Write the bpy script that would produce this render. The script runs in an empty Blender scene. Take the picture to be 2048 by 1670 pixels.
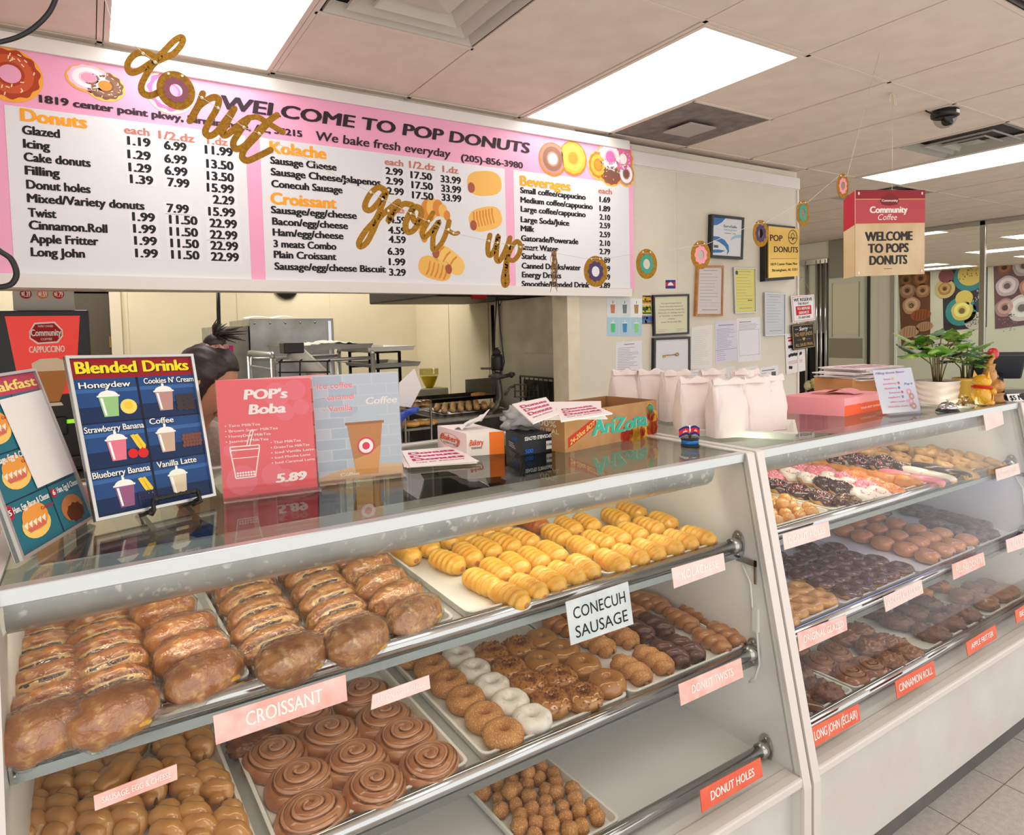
import bpy, bmesh, math, random
from mathutils import Vector, Matrix, noise
random.seed(7)
SC = bpy.context.scene
COL = SC.collection
V = Vector
sin, cos, pi = math.sin, math.cos, math.pi

# ---------------------------------------------------------------- camera
FPX, CXP, CYP = 1325.0, 1024.0, 724.36
EYE = V((0, 0, 1.52))
ROT = Matrix.Rotation(-.566, 3, 'Z') @ Matrix.Rotation(1.5196, 3, 'X') @ Matrix.Rotation(-.0240, 3, 'Z')
cd = bpy.data.cameras.new('camera')
cam = bpy.data.objects.new('camera', cd); COL.objects.link(cam)
cd.sensor_width = 36.0; cd.lens = 36.0*FPX/2048.0
cd.shift_y = -(835-CYP)/2048.0
cd.clip_start = .02
cam.matrix_world = Matrix.Translation(EYE) @ ROT.to_4x4()
SC.camera = cam

# ---------------------------------------------------------------- daylight, exposure
wd = bpy.data.worlds.new('daylight'); SC.world = wd; wd.use_nodes = True
wd.node_tree.nodes['Background'].inputs[0].default_value = (1.0, .985, .96, 1)
wd.node_tree.nodes['Background'].inputs[1].default_value = 1.7
SC.view_settings.view_transform = 'Standard'
SC.view_settings.look = 'None'
SC.view_settings.gamma = 1
SC.view_settings.use_curve_mapping = False
SC.view_settings.exposure = -0.22
KITCHEN_POWER = 17.0    # kitchen ceiling panels
PANEL_POWER = 5.0       # ceiling light panels
CASE_POWER = 17.0        # lamp tubes in the display cases
SC.cycles.transparent_max_bounces = 32
SC.cycles.max_bounces = 8
SC.cycles.caustics_reflective = False
SC.cycles.caustics_refractive = False
SC.cycles.sample_clamp_indirect = 4.0
CEIL = 2.597

# ---------------------------------------------------------------- measuring helpers
def ray(u, v):
    return ROT @ V(((u-CXP)/FPX, -(v-CYP)/FPX, -1.0))
def at(u, v, ax, val):
    d = ray(u, v); return EYE + d*((val-EYE[ax])/d[ax])
def atp(u, v, P, N):
    d = ray(u, v); return EYE + d*((V(P)-EYE).dot(N)/d.dot(N))

# ---------------------------------------------------------------- materials
def lin(c):
    return tuple(((x/255)/12.92 if x/255 <= .04045 else ((x/255+.055)/1.055)**2.4) for x in c[:3]) + (1.0,)
MATS = {}
def mat(name, c, rough=.5, metal=0.0, c2=None, nscale=40, ndet=4, lo=.35, hi=.65, bump=0, bscale=None, coat=0, ior=None,
        trans=0, emit=0, sss=0, spec=None, sheen=0, c3=None, n3=200, lo3=.6, hi3=.7):
    if name in MATS: return MATS[name]
    m = bpy.data.materials.new(name); m.use_nodes = True; MATS[name] = m
    nt = m.node_tree; b = nt.nodes['Principled BSDF']
    I = b.inputs
    I['Base Color'].default_value = lin(c); I['Roughness'].default_value = rough; I['Metallic'].default_value = metal
    if coat: I['Coat Weight'].default_value = coat; I['Coat Roughness'].default_value = .08
    if ior: I['IOR'].default_value = ior
    if trans: I['Transmission Weight'].default_value = trans
    if spec is not None: I['Specular IOR Level'].default_value = spec
    if sheen: I['Sheen Weight'].default_value = sheen
    if sss:
        I['Subsurface Weight'].default_value = sss; I['Subsurface Radius'].default_value = (.012, .006, .003); I['Subsurface Scale'].default_value = .5
    if emit:
        I['Emission Color'].default_value = lin(c); I['Emission Strength'].default_value = emit
    tc = None
    def tex(scale, det):
        nonlocal tc
        if tc is None:
            tc = nt.nodes.new('ShaderNodeTexCoord')
        n = nt.nodes.new('ShaderNodeTexNoise'); n.inputs['Scale'].default_value = scale; n.inputs['Detail'].default_value = det
        nt.links.new(tc.outputs['Object'], n.inputs['Vector']); return n
    out = None
    if c2 is not None:
        n = tex(nscale, ndet)
        r = nt.nodes.new('ShaderNodeValToRGB'); e = r.color_ramp.elements
        e[0].position = lo; e[1].position = hi; e[0].color = lin(c); e[1].color = lin(c2)
        nt.links.new(n.outputs['Fac'], r.inputs['Fac']); out = r.outputs['Color']
    if c3 is not None:
        n = tex(n3, 2)
        r = nt.nodes.new('ShaderNodeValToRGB'); e = r.color_ramp.elements
        e[0].position = lo3; e[1].position = hi3; e[0].color = (0, 0, 0, 1); e[1].color = (1, 1, 1, 1)
        mx = nt.nodes.new('ShaderNodeMix'); mx.data_type = 'RGBA'
        nt.links.new(n.outputs['Fac'], r.inputs['Fac']); nt.links.new(r.outputs['Color'], mx.inputs[0])
        if out: nt.links.new(out, mx.inputs[6])
        else: mx.inputs[6].default_value = lin(c)
        mx.inputs[7].default_value = lin(c3); out = mx.outputs[2]
    if out: nt.links.new(out, I['Base Color'])
    if bump:
        n = tex(bscale or nscale, 5)
        bp = nt.nodes.new('ShaderNodeBump'); bp.inputs['Strength'].default_value = bump; bp.inputs['Distance'].default_value = .004
        nt.links.new(n.outputs['Fac'], bp.inputs['Height']); nt.links.new(bp.outputs['Normal'], I['Normal'])
        if coat: nt.links.new(bp.outputs['Normal'], I['Coat Normal'])
    return m
def flat(c, rough=.55):
    c = tuple(int(x) for x in c)
    return mat('print %d %d %d' % c, c, rough, spec=.25)
def thin_glass(name, tint=(255, 255, 255), ior=1.5, rough=0.0, bump=0, bscale=60, dirt=0):
    """a thin pane: clear, with the mirror share growing towards grazing angles"""
    if name in MATS: return MATS[name]
    m = bpy.data.materials.new(name); m.use_nodes = True; MATS[name] = m
    nt = m.node_tree; nt.nodes.remove(nt.nodes['Principled BSDF'])
    t = nt.nodes.new('ShaderNodeBsdfTransparent'); t.inputs[0].default_value = lin(tint)
    g = nt.nodes.new('ShaderNodeBsdfGlossy'); g.inputs['Roughness'].default_value = rough
    r0 = ((ior-1)/(ior+1))**2
    ge = nt.nodes.new('ShaderNodeNewGeometry'); dt = nt.nodes.new('ShaderNodeVectorMath'); dt.operation = 'DOT_PRODUCT'
    nt.links.new(ge.outputs['Incoming'], dt.inputs[0]); nt.links.new(ge.outputs['Normal'], dt.inputs[1])
    last = dt.outputs['Value']
    for op, k in (('ABSOLUTE', None), ('SUBTRACT', 1.0), ('POWER', 5.0), ('MULTIPLY', 1-r0), ('ADD', r0)):
        f = nt.nodes.new('ShaderNodeMath'); f.operation = op; f.use_clamp = op == 'SUBTRACT'
        if op == 'SUBTRACT': f.inputs[0].default_value = 1.0; nt.links.new(last, f.inputs[1])
        else:
            nt.links.new(last, f.inputs[0])
            if k is not None: f.inputs[1].default_value = k
        last = f.outputs[0]
    mx = nt.nodes.new('ShaderNodeMixShader')
    nt.links.new(f.outputs[0], mx.inputs[0]); nt.links.new(t.outputs[0], mx.inputs[1]); nt.links.new(g.outputs[0], mx.inputs[2])
    if bump:
        tc = nt.nodes.new('ShaderNodeTexCoord'); n = nt.nodes.new('ShaderNodeTexNoise'); n.inputs['Scale'].default_value = bscale
        n.inputs['Detail'].default_value = 3; n.inputs['Distortion'].default_value = 1.5
        bp = nt.nodes.new('ShaderNodeBump'); bp.inputs['Strength'].default_value = bump; bp.inputs['Distance'].default_value = .01
        nt.links.new(tc.outputs['Object'], n.inputs['Vector']); nt.links.new(n.outputs['Fac'], bp.inputs['Height'])
        nt.links.new(bp.outputs['Normal'], g.inputs['Normal']); nt.links.new(bp.outputs['Normal'], dt.inputs[1])
    nt.links.new(mx.outputs[0], nt.nodes['Material Output'].inputs['Surface'])
    return m

# ---------------------------------------------------------------- mesh helpers
class MB:
    """collects shapes; build() links them as one mesh object"""
    def __init__(s): s.v = []; s.f = []; s.m = []; s.s = []
    def add(s, vs, fs, m=0, sm=True, M=None):
        k = len(s.v)
        s.v += [tuple(M @ V(p)) if M is not None else tuple(p) for p in vs]
        for f in fs:
            s.f.append([i+k for i in f]); s.m.append(m); s.s.append(sm)
        return s
    def box(s, lo, hi, m=0, M=None, bev=0):
        x0, y0, z0 = lo; x1, y1, z1 = hi
        if bev <= 0:
            vs = [(x0,y0,z0),(x1,y0,z0),(x1,y1,z0),(x0,y1,z0),(x0,y0,z1),(x1,y0,z1),(x1,y1,z1),(x0,y1,z1)]
            return s.add(vs, [(0,3,2,1),(4,5,6,7),(0,1,5,4),(1,2,6,5),(2,3,7,6),(3,0,4,7)], m, False, M)
        bm = bmesh.new(); bmesh.ops.create_cube(bm, size=1)
        for v in bm.verts: v.co = V(((x0+x1)/2+v.co.x*(x1-x0), (y0+y1)/2+v.co.y*(y1-y0), (z0+z1)/2+v.co.z*(z1-z0)))
        bmesh.ops.bevel(bm, geom=bm.edges[:], offset=bev, segments=2, profile=.5, affect='EDGES')
        return s.bm(bm, m, M, False)
    def bm(s, bm, m=0, M=None, sm=True):
        bm.verts.index_update()
        s.add([v.co[:] for v in bm.verts], [[v.index for v in f.verts] for f in bm.faces], m, sm, M); bm.free(); return s
    def tube(s, pts, r, n=8, m=0, closed=False, caps=True, M=None, flat=1.0, up=None):
        pts = [V(p) for p in pts]; N = len(pts)
        rs = r if isinstance(r, (list, tuple)) else [r]*N
        vs = []; fs = []; prev = None
        for i, p in enumerate(pts):
            a = pts[i-1] if (i > 0 or closed) else pts[i]; b = pts[(i+1) % N] if (i < N-1 or closed) else pts[i]
            t = (b-a).normalized() if (b-a).length > 1e-9 else V((0, 0, 1))
            if prev is None:
                q = V(up) if up else (V((0, 0, 1)) if abs(t.z) < .9 else V((1, 0, 0)))
                x = t.cross(q).normalized()
            else:
                x = prev - t*prev.dot(t)
                x = x.normalized() if x.length > 1e-6 else t.orthogonal().normalized()
            prev = x; y = t.cross(x)
            for k in range(n):
                a_ = 2*pi*k/n; vs.append(p + x*cos(a_)*rs[i] + y*sin(a_)*rs[i]*flat)
        R = N if closed else N-1
        for i in range(R):
            j = (i+1) % N
            for k in range(n):
                l = (k+1) % n; fs.append((i*n+k, i*n+l, j*n+l, j*n+k))
        if caps and not closed:
            fs.append(tuple(range(n))[::-1]); fs.append(tuple((N-1)*n+k for k in range(n)))
        return s.add(vs, fs, m, True, M)
    def lathe(s, prof, n=24, m=0, M=None, c=(0, 0, 0), sm=True):
        vs = []; fs = []
        for r, z in prof:
            for k in range(n):
                a = 2*pi*k/n; vs.append((c[0]+r*cos(a), c[1]+r*sin(a), c[2]+z))
        for i in range(len(prof)-1):
            for k in range(n):
                l = (k+1) % n; fs.append((i*n+k, i*n+l, (i+1)*n+l, (i+1)*n+k))
        if prof[0][0] > 1e-6: fs.append(tuple(range(n))[::-1])
        if prof[-1][0] > 1e-6: fs.append(tuple((len(prof)-1)*n+k for k in range(n)))
        return s.add(vs, fs, m, sm, M)
    def poly(s, pts, m=0): return s.add(pts, [tuple(range(len(pts)))], m, False)
    def slab(s, pts, nrm, th, m=0, m2=None, sm=False):
        """a flat outline pts (3D) given thickness th along -nrm; front face keeps m"""
        n = len(pts); nrm = V(nrm)
        vs = [V(p) for p in pts] + [V(p)-nrm*th for p in pts]
        m2 = m if m2 is None else m2
        s.add(vs, [tuple(range(n))], m, False)
        s.add(vs, [tuple(range(2*n-1, n-1, -1))] + [(i, n+i, n+(i+1) % n, (i+1) % n) for i in range(n)], m2, sm); return s
    def grid(s, nu, nv, fn, m=0, wu=False, wv=False, M=None, sm=True):
        vs = []; fs = []
        for i in range(nu):
            for j in range(nv): vs.append(fn(i/(nu if wu else nu-1), j/(nv if wv else nv-1)))
        for i in range(nu if wu else nu-1):
            for j in range(nv if wv else nv-1):
                a = (i+1) % nu; b = (j+1) % nv; fs.append((i*nv+j, a*nv+j, a*nv+b, i*nv+b))
        return s.add(vs, fs, m, sm, M)
    def blob(s, fn, nu=24, nv=14, m=0, M=None):
        """closed surface: fn(direction) -> point"""
        vs = []; fs = []
        vs.append(fn(V((0, 0, -1))))
        for j in range(1, nv):
            ph = -pi/2 + pi*j/nv
            for i in range(nu):
                th = 2*pi*i/nu; vs.append(fn(V((cos(th)*cos(ph), sin(th)*cos(ph), sin(ph)))))
        vs.append(fn(V((0, 0, 1))))
        for i in range(nu): fs.append((0, 1+(i+1) % nu, 1+i))
        for j in range(nv-2):
            for i in range(nu):
                a = 1+j*nu; k = (i+1) % nu; fs.append((a+i, a+k, a+nu+k, a+nu+i))
        a = 1+(nv-2)*nu; t = len(vs)-1
        for i in range(nu): fs.append((a+i, a+(i+1) % nu, t))
        return s.add(vs, fs, m, True, M)
    def mesh(s, name, mats):
        me = bpy.data.meshes.new(name); me.from_pydata(s.v, [], s.f)
        for x in mats: me.materials.append(x)
        me.polygons.foreach_set('material_index', s.m); me.polygons.foreach_set('use_smooth', s.s)
        me.update(); return me
    def build(s, name, mats, parent=None, loc=None):
        """vertices in world space when parent sits unrotated at loc; moved to its frame"""
        mats = mats if isinstance(mats, (list, tuple)) else [mats]
        if parent is not None:
            q = root_loc(parent)
            s.v = [(p[0]-q.x, p[1]-q.y, p[2]-q.z) for p in s.v]
        o = bpy.data.objects.new(name, s.mesh(name, mats)); COL.objects.link(o)
        if parent is not None: o.parent = parent
        return o
def root_loc(o):
    p = V((0, 0, 0))
    while o is not None: p = p + o.location; o = o.parent
    return p
def tag(o, label, cat, group=None, kind=None):
    o['label'] = label; o['category'] = cat
    if group: o['group'] = group
    if kind: o['kind'] = kind
    return o
def E(name, loc, label, cat, group=None):
    o = bpy.data.objects.new(name, None); o.empty_display_size = .02; COL.objects.link(o); o.location = loc
    return tag(o, label, cat, group)
def struct(mb, name, mats):
    o = mb.build(name, mats); o['kind'] = 'structure'; return o
def part(mb, name, mats, parent, label=None):
    o = mb.build(name, mats, parent)
    if label: o['label'] = label
    return o
def tree_copy(o, loc, rot=None, label=None, parent=None):
    c = o.copy(); COL.objects.link(c)
    if parent is None:
        c.location = loc
        if rot is not None: c.rotation_euler = rot
        if label: c['label'] = label
    else: c.parent = parent
    for ch in list(o.children): tree_copy(ch, None, parent=c)
    return c

# ---------------------------------------------------------------- lettering
TXT = {}
def text_geo(t, bold=0.0, shear=0.0, space=1.0):
    k = (t, bold, shear, space)
    if k not in TXT:
        c = bpy.data.curves.new('lettering', 'FONT'); c.body = t; c.offset = bold; c.shear = shear; c.resolution_u = 3; c.space_character = space
        o = bpy.data.objects.new('lettering', c); me = o.to_mesh()
        vs = [(v.co.x, v.co.y) for v in me.vertices]; fs = [tuple(p.vertices) for p in me.polygons]
        o.to_mesh_clear(); bpy.data.objects.remove(o); bpy.data.curves.remove(c)
        x0 = min(v[0] for v in vs); x1 = max(v[0] for v in vs)
        TXT[k] = ([((x-x0)/(x1-x0), y/.70) for x, y in vs], fs, (x1-x0)/.70)
    return TXT[k]
def letters(mb, t, O, X, Y, m=0, eps=.0006, bold=0.0, shear=0.0, space=1.0):
    """lettering with baseline O..X and cap height O..Y (3D points)"""
    O, X, Y = V(O), V(X), V(Y); n = (X-O).cross(Y-O).normalized()*eps
    vs, fs, asp = text_geo(t, 0, shear, space)
    for i, (dx, dy) in enumerate(((0, 0),) if bold < .01 else ((-1.7, -.5), (-.9, .5), (0, -.5), (.9, .5), (1.7, -.5))):
        mb.add([O + (X-O)*(a+dx*bold/asp) + (Y-O)*(b+dy*bold) + n*(1+.15*i) for a, b in vs], fs, m, False)
class Face:
    """a flat printed face: quad of 3D corners, addressed by (a, b) in 0..1, b upwards"""
    def __init__(s, BL, BR, TR, TL):
        s.q = [V(BL), V(BR), V(TR), V(TL)]
        s.n = ((s.q[1]-s.q[0]).cross(s.q[3]-s.q[0])).normalized()
        s.w = ((s.q[1]-s.q[0]).length + (s.q[2]-s.q[3]).length)/2; s.h = ((s.q[3]-s.q[0]).length + (s.q[2]-s.q[1]).length)/2
    def p(s, a, b, e=0.0):
        q = s.q; return (q[0]*(1-a)+q[1]*a)*(1-b) + (q[3]*(1-a)+q[2]*a)*b + s.n*e
    def card(s, mb, th=.002, m=0, m2=None, r=0):
        return mb.slab([s.p(0,0), s.p(1,0), s.p(1,1), s.p(0,1)], s.n, th, m, m2)
    def rect(s, mb, a0, b0, a1, b1, m=0, e=.0004): mb.poly([s.p(a0,b0,e), s.p(a1,b0,e), s.p(a1,b1,e), s.p(a0,b1,e)], m)
    def shape(s, mb, pts, m=0, e=.0006): mb.poly([s.p(a, b, e) for a, b in pts], m)
    def disc(s, mb, a, b, ra, m=0, e=.0006, n=20, rb=None, wob=0, k=9):
        rb = rb if rb is not None else ra*s.w/s.h
        s.shape(mb, [(a+ra*(1+wob*sin(k*2*pi*i/n))*cos(2*pi*i/n), b+rb*(1+wob*sin(k*2*pi*i/n))*sin(2*pi*i/n)) for i in range(n)], m, e)
    def ring(s, mb, a, b, r0, r1, m=0, e=.0006, n=24, asp=None):
        asp = asp if asp is not None else s.w/s.h
        vs = []; 
        for i in range(n):
            t = 2*pi*i/n
            vs += [s.p(a+r0*cos(t), b+r0*asp*sin(t), e), s.p(a+r1*cos(t), b+r1*asp*sin(t), e)]
        mb.add(vs, [(2*i, 2*i+1, (2*i+3) % (2*n), (2*i+2) % (2*n)) for i in range(n)], m, False)
    def text(s, mb, t, a0, b0, a1, cap=None, m=0, e=.0008, bold=0.0, shear=0.0, center=None, space=1.0):
        """baseline from (a0,b0) to a1; cap height as a share of the face height (None: natural proportions)"""
        vs, fs, asp = text_geo(t, 0, shear, space)
        if cap is None: cap = (a1-a0)*s.w/asp/s.h
        if center is not None:
            w = cap*s.h*asp/s.w; a0 = center-w/2; a1 = center+w/2
        for i, (dx, dy) in enumerate(((0, 0),) if bold < .01 else ((-1.5, -.4), (-.8, .4), (0, -.4), (.8, .4), (1.5, -.4))):
            mb.add([s.p(a0+(a1-a0)*(x+dx*bold/asp), b0+cap*(y+dy*bold), e+.00006*i) for x, y in vs], fs, m, False)
def wallface(px, Y):
    """four pixel corners BL, BR, TR, TL of something flat on the plane y = Y"""
    return Face(*[at(u, v, 1, Y) for u, v in px])
ORD = ['nearest', 'second', 'third', 'fourth', 'fifth', 'sixth', 'seventh', 'eighth', 'ninth', 'tenth', 'eleventh', 'twelfth', 'thirteenth', 'fourteenth', 'fifteenth', 'sixteenth', 'seventeenth', 'eighteenth', 'nineteenth', 'twentieth']
# ================================================================= the room
M_TILE = mat('ceiling tile', (238, 221, 208), .85, c2=(230, 212, 199), nscale=8, bump=.15, bscale=140)
M_DARK = mat('dark gap', (52, 46, 42), .9)
M_TBAR = mat('ceiling grid paint', (234, 216, 203), .6)
M_WALL = mat('textured wall panel', (228, 221, 205), .55, bump=.5, bscale=150, c2=(220, 212, 196), nscale=3)
M_WHITE = mat('white trim paint', (232, 226, 222), .4)
M_CREAM = mat('cream kitchen panel', (228, 219, 192), .5, c2=(221, 210, 182), nscale=1.6)
M_CHROME = mat('chrome', (200, 202, 204), .12, 1.0)
M_STEEL = mat('brushed steel', (176, 176, 172), .32, 1.0, c2=(150, 150, 146), nscale=6)
M_DKSTEEL = mat('dark steel', (84, 82, 78), .38, .9, c2=(60, 58, 54), nscale=9)
M_BLACK = mat('black plastic', (22, 22, 24), .4)
M_WOOD = mat('pale jamb wood', (234, 225, 202), .5, c2=(226, 214, 186), nscale=14)
GX = [1.9099+.6096*k for k in range(-8, 26)]
GY = [1.6621+1.2192*k for k in range(-3, 8)]
LIGHTS = {(-3, 0), (0, 0), (5, 0)}             # (column, row) cells that hold a light panel
LIGHTS |= {(c, r) for c in (-3, 0, 5) for r in (-2,)} | {(-4, 2), (-1, 2), (1, 2)} | {(17, 2), (17, 0), (11, 0), (11, 2), (22, 4), (8, 3), (14, 1), (14, 3), (20, 2), (20, 4), (22, 2)}  # shop floor panels and extra far room panels added to brighten the room
VENTS = {(-2, 0): 'round', (1, 0): 'return', (4, 0): 'louvre', (1, -1): 'dark', (6, 1): 'louvre'}
cl = MB(); cl.box((-4, -2.3, 2.68), (17, 10.4, 2.72), 1)
HALF = .6096
for i in range(len(GX)-1):
    for j in range(len(GY)-1):
        c, r = i-8, j-3
        x0, x1, y0, y1 = GX[i], GX[i+1], GY[j], GY[j+1]
        g = .012
        if (c, r) in LIGHTS: continue
        if (c, r) in VENTS:
            if VENTS[(c, r)] == 'return': y1 = y0+HALF
            else: y0 = y0+HALF
            if VENTS[(c, r)] == 'dark': y1 = y1; y0 = GY[j]+HALF
        if x0 > 9 and (c+r) % 1: continue
        dz = .0015*math.sin(i*12.9+j*7.7)
        cl.box((x0+g, y0+g, CEIL+.003+dz), (x1-g, y1-g, CEIL+.012), 0)
for x in GX: cl.box((x-.009, -2.0, CEIL), (x+.009, 10.4, CEIL+.006), 2); cl.box((x-.0125, -2.0, CEIL+.007), (x+.0125, 10.4, CEIL+.03), 1)
for y in GY: cl.box((-4, y-.009, CEIL), (17, y+.009, CEIL+.006), 2); cl.box((-4, y-.0125, CEIL+.007), (17, y+.0125, CEIL+.03), 1)
for (c, r), k in VENTS.items():
    if True:
        ym = GY[r+3]+HALF; cl.box((GX[c+8], ym-.009, CEIL), (GX[c+9], ym+.009, CEIL+.006), 2)
struct(cl, 'ceiling', [M_TILE, M_DARK, M_TBAR])

fl = MB(); fl.box((-4, -.5, -.05), (17, 10.4, 0), 0)
M_FLOOR = mat('speckled vinyl tile', (204, 199, 192), .45, c2=(190, 184, 178), nscale=60, ndet=8, c3=(158, 154, 150), n3=420, lo3=.58, hi3=.66)
for k in range(-10, 30): fl.box((k*.305-.0015, -.5, 0), (k*.305+.0015, 3, .0004), 1)
for k in range(-1, 10): fl.box((-4, k*.305-.0015, 0), (8, k*.305+.0015, .0004), 1)
struct(fl, 'floor', [M_FLOOR, mat('tile joint', (128, 122, 116), .8)])

WY = 2.92
w = MB(); w.box((-3, WY, 1.70), (2.30, WY+.12, CEIL+.06)); w.box((-3, WY, 0), (-1.6, WY+.12, 1.70)); w.box((2.302, WY, 0), (4.295, WY+.12, 2.53)); w.box((2.302, WY+.004, 2.53), (4.295, WY+.12, CEIL-.02))
for x in (3.085,): w.box((x-.004, WY-.002, 0), (x+.004, WY, 2.46))
struct(w, 'wall_menu', [M_WALL])
w = MB(); w.box((2.215, WY-.012, 0), (2.30, WY+.13, 1.70), bev=.003); struct(w, 'trim_1', [M_WOOD])
w = MB(); w.box((2.70, WY-.018, 2.455), (4.30, WY, 2.532)); w.box((2.70, WY-.006, 2.45), (4.30, WY, 2.455)); struct(w, 'trim_2', [M_WHITE])
w = MB(); w.box((4.283, WY-.008, 0), (4.303, WY+.125, 2.455)); struct(w, 'trim_3', [mat('corner guard', (226, 214, 206), .35)])
# kitchen shell
w = MB(); w.box((-3, 5.6, 0), (-.16, 5.7, CEIL)); w.box((-.16, 5.6, 2.0), (.17, 5.7, CEIL)); w.box((.17, 5.6, 0), (4.29, 5.7, CEIL))
for x in (.236, 1.0, 1.74): w.box((x-.006, 5.594, 0), (x+.006, 5.6, CEIL))
struct(w, 'wall_back', [M_CREAM])
w = MB(); w.box((2.53, WY+.13, 0), (2.62, 5.6, CEIL))
for y in (4.95, 4.30): w.box((2.524, y-.006, 0), (2.53, y+.006, CEIL))
struct(w, 'wall_right', [M_CREAM])
w = MB(); w.box((4.20, WY+.12, 0), (4.29, 6, CEIL)); w.box((4.29, 6, 0), (8.6, 6.1, CEIL)); struct(w, 'wall_corridor', [M_CREAM])
w = MB(); w.box((-3.1, -1, 0), (-3, 5.7, CEIL)); struct(w, 'wall_left', [M_CREAM])
# doorway at the back of the kitchen
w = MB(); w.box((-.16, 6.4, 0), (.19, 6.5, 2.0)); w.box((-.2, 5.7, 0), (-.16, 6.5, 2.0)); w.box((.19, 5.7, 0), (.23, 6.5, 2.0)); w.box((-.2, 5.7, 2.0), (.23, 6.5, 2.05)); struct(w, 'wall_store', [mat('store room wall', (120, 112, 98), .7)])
w = MB(); w.box((.13, 5.575, 0), (.20, 5.6, 2.05)); w.box((-.22, 5.575, 0), (-.15, 5.6, 2.05)); w.box((-.22, 5.575, 1.985), (.20, 5.6, 2.06)); struct(w, 'trim_4', [mat('door casing', (224, 214, 192), .45)])
d = MB(); d.box((-.15, 5.63, .01), (.13, 5.665, 1.84), 0); d.box((.118, 5.622, 1.45), (.142, 5.63, 1.53), 1); dr = struct(d, 'door_1', [mat('dark door leaf', (82, 74, 62), .6), mat('brass', (200, 160, 70), .3, 1)])
dr['kind'] = 'structure'

# the far side of the shop: panelled wall, service door, chrome framed glass and the room behind it
M_FAR = mat('pale green white panel', (232, 232, 214), .5)
XG = 8.5
w = MB(); w.box((XG, 4.45, 0), (XG+.1, 6, CEIL))
for y in (4.48, 4.62, 4.72): w.box((XG-.006, y-.006, 0), (XG, y+.006, CEIL))
w.box((XG-.012, 4.74, 0), (XG, 4.775, CEIL), 1)
w.box((XG-.02, 4.80, 2.10), (XG, 5.30, CEIL), 2)
w.box((XG-.006, 5.33, 0), (XG, 5.75, 1.35), 3)
struct(w, 'wall_far', [M_FAR, mat('black strip', (40, 40, 36), .5), mat('grey panel', (150, 146, 134), .5), mat('black wall tile', (24, 26, 24), .25)])
w = MB()
for y in (5.33, 5.40, 5.46, 5.62): w.tube([(XG-.03, y, 0), (XG-.03, y, 2.35)], .022, 10)
w.box((XG-.05, 5.30, 2.30), (XG-.02, 5.75, 2.36)); struct(w, 'trim_5', [M_CHROME])
d = MB(); d.box((XG-.05, 4.80, 0), (XG-.012, 5.28, 2.08), 0, bev=.004); d.box((XG-.054, 4.86, 1.34), (XG-.048, 5.22, 2.0), 2); d.box((XG-.055, 4.85, 1.30), (XG-.049, 4.862, 2.02), 1)
d.box((XG-.055, 5.218, 1.30), (XG-.049, 5.23, 2.02), 1); d.box((XG-.056, 4.81, 1.02), (XG-.048, 5.27, 1.28), 1); d.box((XG-.054, 4.86, .2), (XG-.048, 5.22, .95), 2)
struct(d, 'door_2', [mat('service door paint', (222, 222, 206), .4), mat('door plate grey', (168, 164, 152), .35, .6), mat('door panel cream', (232, 228, 198), .4)])
w = MB()
for y in (4.45, 3.466, 2.4, 1.3): w.box((XG-.02, y-.03, 0), (XG+.02, y+.03, CEIL), bev=.005)
w.box((XG-.02, -2, CEIL-.05), (XG+.02, 4.45, CEIL-.005)); struct(w, 'trim_6', [M_CHROME])
for i, (a, b) in enumerate(((3.50, 4.42), (2.43, 3.436), (1.33, 2.37))):
    w = MB(); w.box((XG-.004, a, 0), (XG+.004, b, CEIL-.05)); struct(w, 'window_%d' % (i+1), [thin_glass('partition glass', (252, 254, 250), 1.35)])
w = MB(); w.box((16.5, -2, 0), (16.6, 10.4, CEIL)); w.box((XG+.1, 10.3, 0), (16.5, 10.4, CEIL))
struct(w, 'wall_end', [M_FAR])

# ---------------------------------------------------------------- ceiling fittings
M_PANEL = mat('lit acrylic panel', (255, 251, 246), .4, emit=PANEL_POWER)
M_KPANEL = mat('lit kitchen panel', (255, 248, 236), .4, emit=KITCHEN_POWER)
def ceiling_light(c, r, label):
    x0, x1, y0, y1 = GX[c+8], GX[c+9], GY[r+3], GY[r+4]
    t = E('ceiling_light', ((x0+x1)/2, (y0+y1)/2, CEIL), label, 'ceiling light', 'ceiling light panels')
    f = MB(); a = .012; b = .03
    for lo, hi in (((x0+a, y0+a, CEIL-.002), (x0+b, y1-a, CEIL+.05)), ((x1-b, y0+a, CEIL-.002), (x1-a, y1-a, CEIL+.05)), ((x0+b, y0+a, CEIL-.002), (x1-b, y0+b, CEIL+.05)), ((x0+b, y1-b, CEIL-.002), (x1-b, y1-a, CEIL+.05))): f.box(lo, hi)
    part(f, 'frame', M_TBAR, t)
    f = MB(); f.box((x0+b, y0+b, CEIL+.002), (x1-b, y1-b, CEIL+.008)); part(f, 'diffuser', M_KPANEL if y0 > 3 and x1 < 3 else M_PANEL, t)
for (c, r) in sorted(LIGHTS):
    lb = {(-3, 0): 'bright white ceiling light panel above the left end of the pink menu board',
          (0, 0): 'bright white ceiling light panel at the right end of the pink menu board',
          (5, 0): 'bright white ceiling light panel above the hanging welcome sign'}.get((c, r))
    if lb is None:
        if c > 9: lb = 'ceiling light or added fill panel in the far room behind the chrome framed glass'
        elif r == 2: lb = 'ceiling light panel over the kitchen behind the menu board'
        elif r == 3: lb = 'ceiling light panel in the corridor by the service door'
        else: lb = 'unseen ceiling light panel added over the shop floor in front of the counter'
    ceiling_light(c, r, lb)
M_VENT = mat('vent paint', (206, 196, 186), .5)
M_VDARK = mat('dark vent metal', (92, 86, 80), .6)  # dark grey metal of the vent duct boxes
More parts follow.
